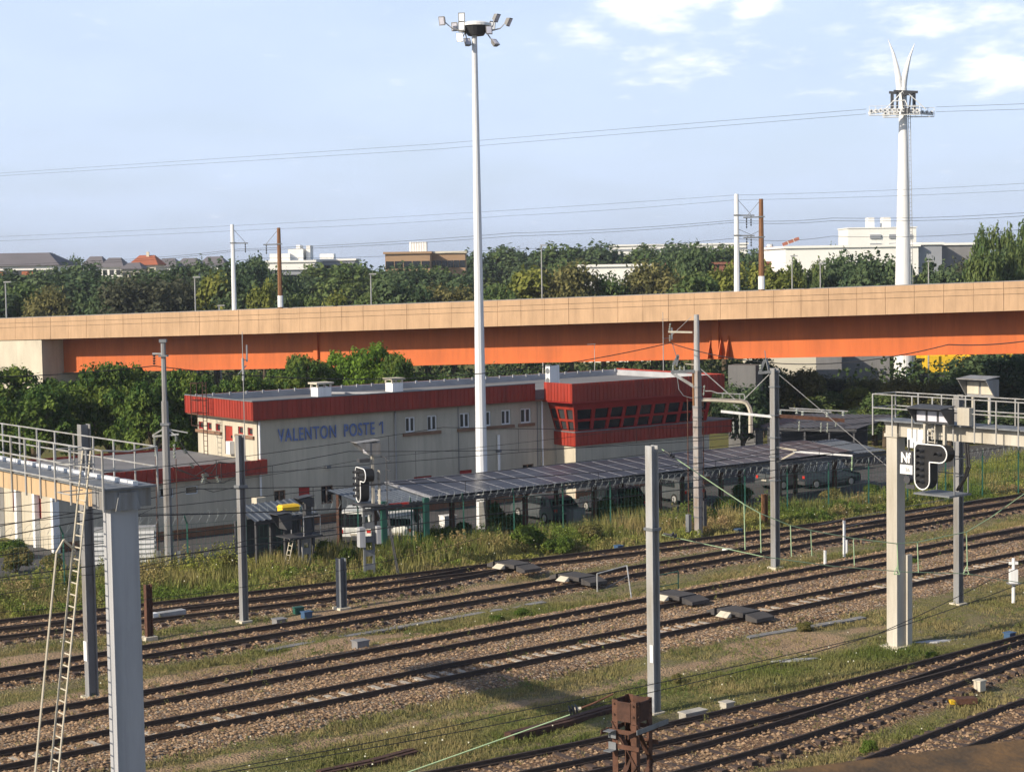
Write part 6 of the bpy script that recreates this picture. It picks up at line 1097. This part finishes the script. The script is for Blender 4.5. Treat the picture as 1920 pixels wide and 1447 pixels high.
for k, u, v, w, h, l in [(0, 520, 1058, 60, 55, 'below the small shelter roof'), (0, 545, 1040, 60, 60, 'touching the foot of the low dark signal'), (0, 610, 1055, 55, 50, 'between the low dark signal and the tall signal'), (1, 590, 1068, 50, 34, 'right at the foot of the low dark signal'), (1, 655, 1068, 50, 45, 'just left of the tall signal foot'), (0, 500, 1075, 50, 40, 'near the pillar of the shelter'), (2, 420, 1075, 60, 40, 'beside the brown-grey post before the low wing'), (0, 455, 1040, 40, 30, 'behind the brown-grey post'), (1, 795, 1040, 60, 40, 'right of the green gate'), (0, 830, 1030, 70, 50, 'between the green gate and the tall mast'), (1, 865, 1012, 50, 36, 'just left of the tall mast foot'),
  (1, 935, 1000, 50, 62, 'hugging the tall mast on its right'), (1, 960, 1010, 60, 50, 'right of the tall mast, under the carport edge'), (0, 985, 1035, 80, 60, 'in front of the dark blue-grey car'), (0, 1050, 1040, 70, 40, 'left of the grey cabinet in the verge'), (1, 1140, 985, 70, 55, 'in front of the black car'), (1, 1185, 975, 50, 62, 'at the black car bonnet'), (2, 1110, 1020, 70, 40, 'below the black car'), (0, 1365, 965, 60, 40, 'right of the rust streaked post'), (1, 1395, 945, 60, 40, 'behind the orange rusty stub'), (0, 1335, 985, 50, 36, 'beside the rust streaked post foot'), (1, 1640, 935, 50, 30, 'behind the right gantry column'), (2, 1560, 945, 60, 32, 'below the black van'), (1, 1765, 925, 50, 24, 'behind the hanging signal'),
  (2, 30, 1075, 90, 50, 'at the left edge under the gantry'), (0, 20, 1050, 70, 45, 'at the far left below the wing'), (2, 100, 1075, 60, 40, 'behind the ladder of the left gantry'), (0, 980, 1155, 40, 18, 'low in the grass strip between tracks'), (0, 930, 1165, 36, 16, 'low left in the grass strip between tracks'), (2, 1510, 1185, 46, 22, 'on the bare patch left of the right gantry column'), (0, 1628, 1415, 40, 36, 'by the near right track above the ledge'), (2, 1270, 1285, 30, 26, 'right of the pale post foot'), (0, 1700, 1062, 60, 18, 'between the right gantry column and the grey post'), (1, 700, 1170, 40, 14, 'on the grass strip near the stub post'), (0, 1745, 1235, 30, 18, 'right of the right gantry footing')]: bush(k, u, v, w, h, l)
# ================================================================ far buildings
def block(name, label, u0, u1, vt, Y, depth, wall, roof, zb=0, windows=None, rooft='flat', az=0., cat='building', vt2=None, group=None, band_=None):
    a = P(u0, vt, Y); c = P(u1, vt if vt2 is None else vt2, Y+math.tan(az)*(u1-u0)*Y/F_PX); L = math.hypot(c.x-a.x, c.y-a.y); h = (a.z+c.z)/2-zb; an = math.atan2(c.y-a.y, c.x-a.x); t = thing(name, label, cat, (a.x, a.y, zb), an, group); w = MB(); w.box(0, L, 0, depth, 0, h)
    w.local('wall', wall, t)
    r = MB()
    if rooft == 'flat': r.box(-.3, L+.3, -.3, depth+.3, h, h+.35)
    elif rooft == 'hip': r.hexa([(-.5, -.5, h), (L+.5, -.5, h), (L+.5, depth+.5, h), (-.5, depth+.5, h)], [(L*.2, depth*.45, h+rh), (L*.8, depth*.45, h+rh), (L*.8, depth*.55, h+rh), (L*.2, depth*.55, h+rh)])
    r.local('roof', roof, t)
    if windows:
        rows, colsn, wz, wh, ww, m = windows
        for j in range(rows):
            for i in range(colsn):
                x = L*(i+.5)/colsn; f = MB(); f.box(x-ww/2, x+ww/2, -.06, -.004, h-wz-j*3.0-wh, h-wz-j*3.0); f.local('window', m, t)
    return t, L, h
rh = 2.2
t, L, h = block('apartment_house', 'long white two-storey house with grey hipped roof at the far left', -60, 108, 499, 300, 14, M['whitefar'], M['rooffar'], 0, (2, 9, .7, 1.5, 1.8, M['glasslight']), 'hip'); rh = 3
for i in (3, 6): s = MB(); s.box(L*i/9-.9, L*i/9+.9, -.5, -.07, h-1.5, h-.9); s.local('balcony', M['tilefar'], t)
rh = 1.8; t, L, h = block('detached_house', 'cream house with orange pyramid roof on the left skyline', 245, 292, 497, 330, 8, M['creamfar'], M['tilefar'], 0, (1, 3, .6, 1.2, .8, M['glasslight']), 'hip'); c = MB(); c.box(L*.5, L*.5+.5, 3, 3.5, h+1.2, h+2.4); c.local('chimney', M['creamfar'], t)
for (n0, lab, u0, u1, vt, Y, wm, rm, rr) in (('terraced_house', 'low white house with dark roof between trees, left of the orange roofed house', 190, 228, 501, 345, 'whitefar', 'rooffar', 1.8), ('terraced_house', 'pale house with grey roof immediately right of the orange roofed house', 292, 330, 500, 350, 'whitefar', 'rooffar', 1.6), ('terraced_house', 'grey roofed low house at the right end of the left skyline row', 330, 372, 499, 360, 'greyfar', 'rooffar', 1.6), ('terraced_house', 'cream gable house in front of the orange roofed house', 228, 262, 505, 322, 'creamfar', 'rooffar', 1.2), ('terraced_house', 'grey roofed house just right of the long white house', 155, 192, 500, 352, 'greyfar', 'rooffar', 2.0), ('terraced_house', 'small white house peeping out left of the white flats', 375, 420, 497, 380, 'whitefar', 'rooffar', 1.8)):
    rh = rr; block(n0, lab, u0, u1, vt, Y, 7, M[wm], M[rm], 0, (1, 3, .5, 1.0, .8, M['glasslight']), 'hip', group='skyline houses')
t, L, h = block('apartment_block', 'white stepped apartment block behind the brown flyover post', 495, 590, 492, 320, 10, M['whitefar'], M['whitefar'], 0, (3, 8, 1.0, 1.3, 1.0, M['glass']))
for (a, b_2, hh_, dy) in ((.1, .5, 1.2, 1), (.45, .75, 2.0, 2), (.6, .68, 2.7, 3), (.8, .88, 2.6, 3)): s = MB(); s.box(L*a, L*b_2, dy, dy+5, h+.352, h+.35+hh_); s.local('penthouse', M['whitefar'], t)
t, L, h = block('apartment_block', 'long grey-white block with band of windows right of the stepped white block', 590, 665, 489, 330, 10, M['greyfar'], M['whitefar'], 0, (2, 6, .8, 1.2, 1.6, M['glass'])); s = MB(); s.box(L*.1, L*.45, 2, 6, h+.352, h+1.3); s.local('roof_plant', M['whitefar'], t)
block('cream_block', 'low pale block with dark windows below the stepped white flats', 510, 575, 506, 290, 9, M['greyfar'], M['whitefar'], 0, (1, 4, .8, 1.4, 1.6, M['glass']), cat='building')
t, L, h = block('office_building', 'brown office building with dark window bands, left of the tall mast', 722, 806, 476, 300, 12, M['brownfar'], M['brownfar'], 0, (3, 5, 1.2, 1.2, 1.3, M['glass']))
for i in range(7): s = MB(); x = L*(.55+i*.055); s.tube((x, 5, h+.36), (x, 5, h+2.0), .3, .3, 8); s.local('roof_vent', M['whitefar'], t)
block('office_wing', 'tan right-hand wing of the brown offices with one window band', 806, 872, 475, 306, 10, M['brownfar'], M['creamfar'], 0, (2, 6, 1.2, 1.2, .9, M['glass']), cat='building')
s, L, h = block('long_white_building', 'very long white building on the skyline above the middle trees', 1148, 1401, 465, 420, 14, M['whitefar'], M['whitefar'], 0, (1, 40, .7, .5, .8, M['greyfar']), vt2=455)
block('low_white_shed', 'low white shed showing between trees beyond the flyover', 1090, 1222, 501, 262, 10, M['whitefar'], M['whitefar'], vt2=499)
block('brick_warehouse', 'long low dark red brick building behind the trees right of centre', 1222, 1500, 499, 285, 10, M['brickfar'], M['brickfar'], vt2=492)
t, L, h = block('white_warehouse', 'big plain white warehouse left of and behind the cable car pylon', 1473, 1722, 469, 270, 25, M['whitefar'], M['whitefar'], vt2=459); s = MB(); s.box(-.02, L*.6, -.05, -.01, 0, h-7.0); s.local('brick_base', M['brickfar'], t)
block('grey_warehouse', 'blue-grey half of the warehouse just right of the pylon', 1720, 1766, 459, 271, 25, M['greyfar'], M['whitefar']); block('grey_annex', 'dull grey low hall right of the blue-grey warehouse', 1766, 1830, 459.5, 274, 20, M['concgrey'], M['whitefar'])
t, L, h = block('tower_block', 'white residential tower block behind the pylon', 1590, 1718, 428, 620, 18, M['whitefar'], M['whitefar'])
for j in range(9):
    for (a, b_2) in ((.32, .48), (.60, .70), (.80, .93)): s = MB(); s.box(L*a, L*b_2, -.5, -.01, h-3.5-j*3.0, h-2.1-j*3.0); s.local('balcony', M['greyfar'], t)
for (a, b_2) in ((.33, .42), (.55, .66)): s = MB(); s.box(L*a, L*b_2, 4, 9, h+.352, h+3.8); s.local('roof_plant', M['whitefar'], t)
b = P(1472, 500, 640); b.z = 0; zc = P(1472, 440, 640).z; t = thing('tower_crane', 'small red and white crane on the skyline left of the tower block', 'crane', (b.x, b.y, 0)); s = MB(); s.box(-.8, .8, -.8, .8, 0, zc-4); s.local('mast', M['tilefar'], t); s = MB()
for i in range(3): s.bar((-.8+i*2.0, 0, zc-3.5+i*.75), (.9+i*2.0, 0, zc-2.9+i*.75), 1.1, 1.1); 
s.local('jib', M['tilefar'], t); s = MB()
for i in range(2): s.bar((.95+i*2.0, 0, zc-2.88+i*.75), (1.15+i*2.0, 0, zc-2.8+i*.75), 1.2, 1.2)
s.local('jib_stripe', M['whitefar'], t)
b = P(1444, 500, 700); b.z = 0; zc = P(1444, 458, 700).z; t = thing('water_tower', 'tiny red and white banded tower on the skyline right of the brown flyover post', 'tower', (b.x, b.y, 0)); s = MB(); s.tube((0, 0, 0), (0, 0, zc), 1.6, 1.2, 10); s.local('shaft', M['whitefar'], t); s = MB(); s.tube((0, 0, zc-5), (0, 0, zc-3.6), 2.2, 2.2, 10); s.tube((0, 0, zc-2.4), (0, 0, zc-1), 1.7, 1.7, 10); s.local('red_band', M['tilefar'], t)
# things beneath the flyover on the right
def slab(name, label, u0, u1, vt, vb, Y, m, cat, d=3): a = P(u0, vt, Y); c = P(u1, vt, Y); s = MB(); s.box(a.x, c.x, Y, Y+d, 0, a.z); return tag(s.build(name, m), label, cat)
slab('concrete_tank', 'grey concrete tank wall under the flyover left of the pylon', 1578, 1668, 640, 720, 178, M['concgrey'], 'tank', 6); slab('pale_wall', 'pale cream wall glimpsed under the flyover right of the pier', 1395, 1530, 664, 700, 172, M['creamfar'], 'wall', 1); slab('dark_wall', 'dark grey wall panel between the pale wall and the concrete tank', 1530, 1578, 650, 700, 175, M['concgrey'], 'wall', 2)
EX = thing('mobile_crane', 'yellow mobile crane partly hidden under the flyover, right of the pylon', 'crane', tuple(P(1790, 715, 185)[:2])+(0,)); e0 = EX.location
def el(u, v, Y=185): return P(u, v, Y)-e0
c = MB(); a, d = el(1733, 698), el(1850, 668); c.hexa([(a.x, -1, a.z), (d.x, -1, a.z+.3), (d.x, 1, a.z+.3), (a.x, 1, a.z)], [(a.x, -1, d.z+.2), (d.x-1.5, -1, d.z), (d.x-1.5, 1, d.z), (a.x, 1, d.z+.2)]); c.local('superstructure', M['yellow'], EX); c = MB(); c.bar(el(1720, 662), el(1905, 660), .9, 1.0); c.local('boom', M['yellow'], EX); c = MB(); a, d = el(1712, 716), el(1850, 700); c.box(a.x, d.x, -1.2, 1.2, a.z-.8, d.z-.05); c.local('chassis', M['darkgrey'], EX)
for u in (1722, 1745, 1790, 1830): q = el(u, 722); c = MB(); c.tube((q.x, -1.35, q.z), (q.x, -1.22, q.z), .6, .6, 14); c.local('wheel', M['tyre'], EX)
# lamp posts beyond the flyover
for i, (u, vt, Y, lab) in enumerate(((10, 530, 178, 'at the far left edge'), (365, 521, 180, 'left of the white flyover post'), (411, 574, 178, 'just peeping over the parapet at left'), (695, 515, 182, 'between the brown flyover post and the tall mast'), (1015, 461, 190, 'tall and thin in front of the wooded hill'), (1485, 481, 185, 'left one before the white warehouse'), (1538, 495, 183, 'right one before the white warehouse'), (1741, 491, 183, 'right of the cable car pylon'))):
    b = P(u, vt, Y); t = thing('street_lamp', 'slim grey street lamp beyond the flyover, '+lab, 'street lamp', (b.x, b.y, 0), 0, 'street lamps beyond the flyover'); s = MB(); s.tube((0, 0, 0), (0, 0, b.z), .10, .06, 6); s.local('pole', M['galv'], t); s = MB(); s.box(-.15, .55, -.15, .15, b.z, b.z+.12); s.local('lamp_head', M['galv'], t)
# weathered timber lids of the cable trough beside the weedy track
for lab, pts_ in (('concrete cable trough lids along the near side of the weedy track', [(500, 1222), (800, 1168), (1040, 1128)]), ('concrete cable trough lids beside the right gantry foot', [(1400, 1198), (1560, 1170), (1640, 1156)])):
    q_ = gl(pts_); t = thing('cable_trough', lab, 'cable trough', tuple(q_[0])); s = MB(); pl_ = smooth_line(q_+[], .62) if len(q_) > 2 else None
    for (x0, y0), (x1, y1) in zip(pl_[:-1], pl_[1:]): s.bar((x0, y0, .05), (x0+(x1-x0)*.94, y0+(y1-y0)*.94, .05+random.uniform(-.01, .01)), .34, .07)
    s.build('lids', M['concgrey'], t)
# ================================================================ small things along the tracks
def small(name, label, u, v, build, cat, rz=ANG, group=None):
    p = G(u, v); z = float(ground_h(np.array([p.x]), np.array([p.y]))[0]); t = thing(name, label, cat, (p.x, p.y, z), rz, group); build(t); return t
def part(t, name, m, *boxes):
    s = MB()
    for b in boxes: s.box(*b)
    return s.local(name, m, t)
for lab, u, v, key in (('rubber crossing panel across the second main track by the pale post', 1268, 1138, 'B'), ('rubber crossing panel across the near main track, right', 1385, 1170, 'A'), ('rubber crossing panel across the weedy track, centre', 1082, 1102, 'C'), ('rubber crossing panel across the farthest track, centre', 962, 1078, 'D')):
    def f(t):
        part(t, 'panel', M['rubber'], (-.5, .5, -.68, .68, .2, .375)); s = MB(); s.hexa([(-.5, -1.4, .1), (.5, -1.4, .1), (.5, -.82, .1), (-.5, -.82, .1)], [(-.5, -1.4, .235), (.5, -1.4, .235), (.5, -.82, .36), (-.5, -.82, .36)]); s.local('approach_panel', M['rubber'], t); s = MB(); s.hexa([(-.5, .82, .1), (.5, .82, .1), (.5, 1.25, .1), (-.5, 1.25, .1)], [(-.5, .82, .385), (.5, .82, .385), (.5, 1.25, .235), (-.5, 1.25, .235)]); s.local('approach_panel', M['rubber'], t); s = MB(); s.hexa([(-1.0, -.3, .2), (-.72, -.3, .2), (-.72, .3, .2), (-1.0, .3, .2)], [(-.9, -.27, .27), (-.72, -.27, .38), (-.72, .27, .38), (-.9, .27, .27)]); s.local('ramp', M['concrete'], t)
    small('crossing_panel', lab, u, v, f, 'crossing panel', math.radians(40), 'foot crossing panels')
def boxf(m, sx, sy, sz, lid=None):
    def f(t): part(t, 'body', m, (-sx/2, sx/2, -sy/2, sy/2, -.02, sz)); part(t, 'lid', lid or m, (-sx/2-.03, sx/2+.03, -sy/2-.03, sy/2+.03, sz+.001, sz+.04))
    return f
for n_, lab, u, v, m, sx, sy, sz, cat in (('blue_box', 'small blue trackside box beside a greener one, left of the stub post', 575, 1160, M['blue'], .36, .3, .28, 'trackside box'), ('green_box', 'small teal trackside box next to the blue one', 560, 1152, M['greenfence'], .36, .3, .28, 'trackside box'), ('blue_box', 'blue trackside box beside the far track, centre right', 1160, 1037, M['blue'], .34, .3, .22, 'trackside box'), ('blue_box', 'blue trackside box near the orange rusty stub', 1384, 1000, M['blue'], .34, .3, .22, 'trackside box'), ('blue_box', 'blue trackside box at the right edge above the merging tracks', 1893, 1200, M['blue'], .32, .28, .24, 'trackside box'),
  ('cable_cabinet', 'pale grey long cable cabinet beside the near right track', 1299, 1352, M['gantry'], .85, .32, .24, 'cabinet'), ('cable_cabinet', 'small pale cabinet with a white lamp beside the near right track', 1363, 1332, M['gantry'], .34, .3, .26, 'cabinet'), ('trackside_block', 'grey concrete block beside the blue box in the weeds', 524, 1172, M['concgrey'], .45, .4, .25, 'block'), ('trackside_block', 'grey stone block at the edge of the second main track', 676, 1223, M['concgrey'], .5, .4, .26, 'block'), ('trackside_block', 'tan block right of the near merging tracks', 1837, 1300, M['concrete'], .28, .26, .3, 'block'), ('verge_cabinet', 'grey cabinet half sunk in the verge weeds before the dark cars', 1080, 990, M['concgrey'], .8, .6, 1.05, 'cabinet'), ('white_cabinet', 'white low cabinet between the green gate and the tall mast', 840, 1000, M['white'], .75, .5, .95, 'cabinet')): small(n_, lab, u, v, boxf(m, sx, sy, sz), cat)
def louv(t):
    part(t, 'body', M['galv'], (-.7, .7, -.35, .35, 0, 1.9))
    for i in range(7): part(t, 'louvre', M['white'], (-.62, .62, -.39, -.352, .2+i*.23, .33+i*.23))
small('louvred_cabinet', 'grey louvred cabinet just right of the left gantry column', 266, 1060, louv, 'cabinet', math.radians(10)); small('louvred_cabinet', 'grey louvred cabinet behind the ladder foot of the left gantry', 180, 1064, louv, 'cabinet', math.radians(10))
for lab, u, v, vt, ex in (('tall white marker post with brown tip between the far tracks', 1583, 1046, 975, 0), ('short white marker post left of the right gantry column', 1547, 1067, 1040, 0), ('white stepped signal marker near the right edge', 1900, 1130, 1046, 1), ('small white marker post beside the right gantry at far track', 1587, 1040, 1012, 2)):
    def f(t, u=u, v=v, vt=vt, ex=ex):
        h = top_z(u, vt, G(u, v).y); s = MB(); s.tube((0, 0, 0), (0, 0, h), .07, .065, 8); s.local('post', M['white'], t)
        if ex == 0: s = MB(); s.tube((0, 0, h), (0, 0, h+.12), .066, .05, 8); s.local('tip', M['sill'], t)
        if ex == 1: part(t, 'box', M['white'], (-.16, .16, -.12, .12, h*.45, h*.75)); part(t, 'arm', M['white'], (-.18, .18, -.05, .05, h*.86, h*.92)); part(t, 'shelf', M['concgrey'], (-.25, .25, -.2, .2, h*.43, h*.449))
    small('marker_post', lab, u, v, f, 'marker post', 0, 'white marker posts')
hr = thing('handrail', 'bent pale handrail beside the foot crossing in the centre', 'handrail', tuple(G(1120, 1110))); s = MB(); s.path([G(1120, 1112), G(1120, 1112)+Vector((0, 0, .85)), G(1176, 1105)+Vector((0, 0, 1.05)), G(1184, 1122)], .03, 6); s.build('rail', M['galv'], hr); s = MB(); s.path([G(1118, 1112), G(1178, 1096)+Vector((0, 0, .4))], .02, 5); s.build('mid_rail', M['galvdark'], hr)
hr = thing('handrail', 'dark handrail frame just right of the pale post by the crossing', 'handrail', tuple(G(1215, 1120))); s = MB(); s.path([G(1214, 1122), G(1214, 1122)+Vector((0, 0, .9)), G(1272, 1112)+Vector((0, 0, .95)), G(1272, 1112)], .028, 6); s.build('rail', M['greenfence'], hr); s = MB(); s.path([G(1214, 1122)+Vector((0, 0, .4)), G(1272, 1112)+Vector((0, 0, .45))], .02, 5); s.build('mid_rail', M['greenfence'], hr)
# stack of old rails in the grass
def railpile(label, pts, w, h, nm='rail_pile'):
    t = thing(nm, label, 'rail pile', tuple(G(*pts[0])))
    for k in (-1, 0, 1):
        q = [G(u, v)+Vector((.1*k, -.12*k, h/2+(.03 if k == 0 else 0))) for u, v in pts]; s = MB()
        for a, b in zip(q[:-1], q[1:]): s.bar(a, b, w/3.4, h)
        s.build('rail', M['rustdark'], t)
railpile('rusty stacked rails in the grass left of the lattice stump', [(955, 1388), (1060, 1362), (1150, 1335)], .5, .22); railpile('old rails lying in the grass at the bottom edge', [(600, 1455), (700, 1434), (776, 1413)], .45, .14)
railpile('spare rails laid beside the far track, left of centre', [(600, 1118), (760, 1094), (940, 1072)], .5, .16)
s = MB(); s.bar(G(1358, 1037)+Vector((0, 0, .2)), G(1392, 1041)+Vector((0, 0, .2)), .35, .08); tag(s.build('white_board', M['white']), 'white board lying beside the far track left of the green droppers', 'board')
for (u, v, lab) in ((1755, 1205, 'pale strip of sheeting on the ground right of the right gantry foot'), (1490, 1240, 'pale flat stone in the weeds left of the right gantry foot')): s = MB(); p = G(u, v); s.hexa([p+Vector((-.9, -.15, .03)), p+Vector((0, -.2, .03)), p+Vector((.9, .35, .03)), p+Vector((-.2, .2, .03))], [p+Vector((-.85, -.12, .07)), p+Vector((0, -.17, .09)), p+Vector((.85, .33, .07)), p+Vector((-.2, .17, .08))]); tag(s.build('ground_sheet', M['upstand']), lab, 'debris')
small('point_motor', 'yellow and rusty point motor beside the near merging tracks', 1795, 1322, lambda t: (part(t, 'casing', M['rust'], (-.1, .6, -.18, .18, .02, .2)), part(t, 'yellow_cap', M['yellow'], (-.25, -.11, -.1, .1, .02, .14)), part(t, 'rod', M['galv'], (-1.2, -.36, -.03, .03, .08, .13))), 'point motor', math.radians(10))
small('point_motor', 'grey point machine beside the weedy track by the rusty H stub', 320, 1168, lambda t: (part(t, 'casing', M['galv'], (-.6, .6, -.2, .2, .1, .28)), part(t, 'end_cap', M['white'], (-.85, -.61, -.15, .15, .1, .3))), 'point motor', math.radians(40))
# ledge of the bridge the picture is taken from
s = MB(); a, b_2 = P(1370, 1455, 6.0), P(2050, 1368, 6.6); c1 = Vector((a.x, a.y, a.z)); c2 = Vector((b_2.x, b_2.y, b_2.z)); ml = 18
for i in range(ml):
    p = c1.lerp(c2, i/ml); q = c1.lerp(c2, (i+1)/ml); f0 = Vector((.02, -.9, -.02)); j = random.uniform(-.006, .006); s.hexa([p+f0-Vector((0, 0, .3)), q+f0-Vector((0, 0, .3)), q-Vector((0, 0, .3)), p-Vector((0, 0, .3))], [p+f0, q+f0, q, p])
tag(s.build('bridge_ledge', M['ledge']), 'stained brown ledge of the bridge in the bottom right corner', 'ledge')
bpy.context.view_layer.update()

# thin summer haze filling the whole valley
hz_ = MB(); hz_.box(-3060, 3060, -460, 4060, -1.2, 62); hm_ = bpy.data.materials.new('haze'); hm_.use_nodes = True; t_ = hm_.node_tree; t_.nodes.clear(); v_ = t_.nodes.new('ShaderNodeVolumePrincipled'); v_.inputs['Color'].default_value = (.80, .87, 1.0, 1); v_.inputs['Density'].default_value = .00020; v_.inputs['Anisotropy'].default_value = .2; o_ = t_.nodes.new('ShaderNodeOutputMaterial'); t_.links.new(v_.outputs[0], o_.inputs['Volume'])
tag(hz_.build('haze', hm_), 'thin pale summer haze over the yard and the far trees', 'haze', kind='stuff')
bpy.context.view_layer.update()
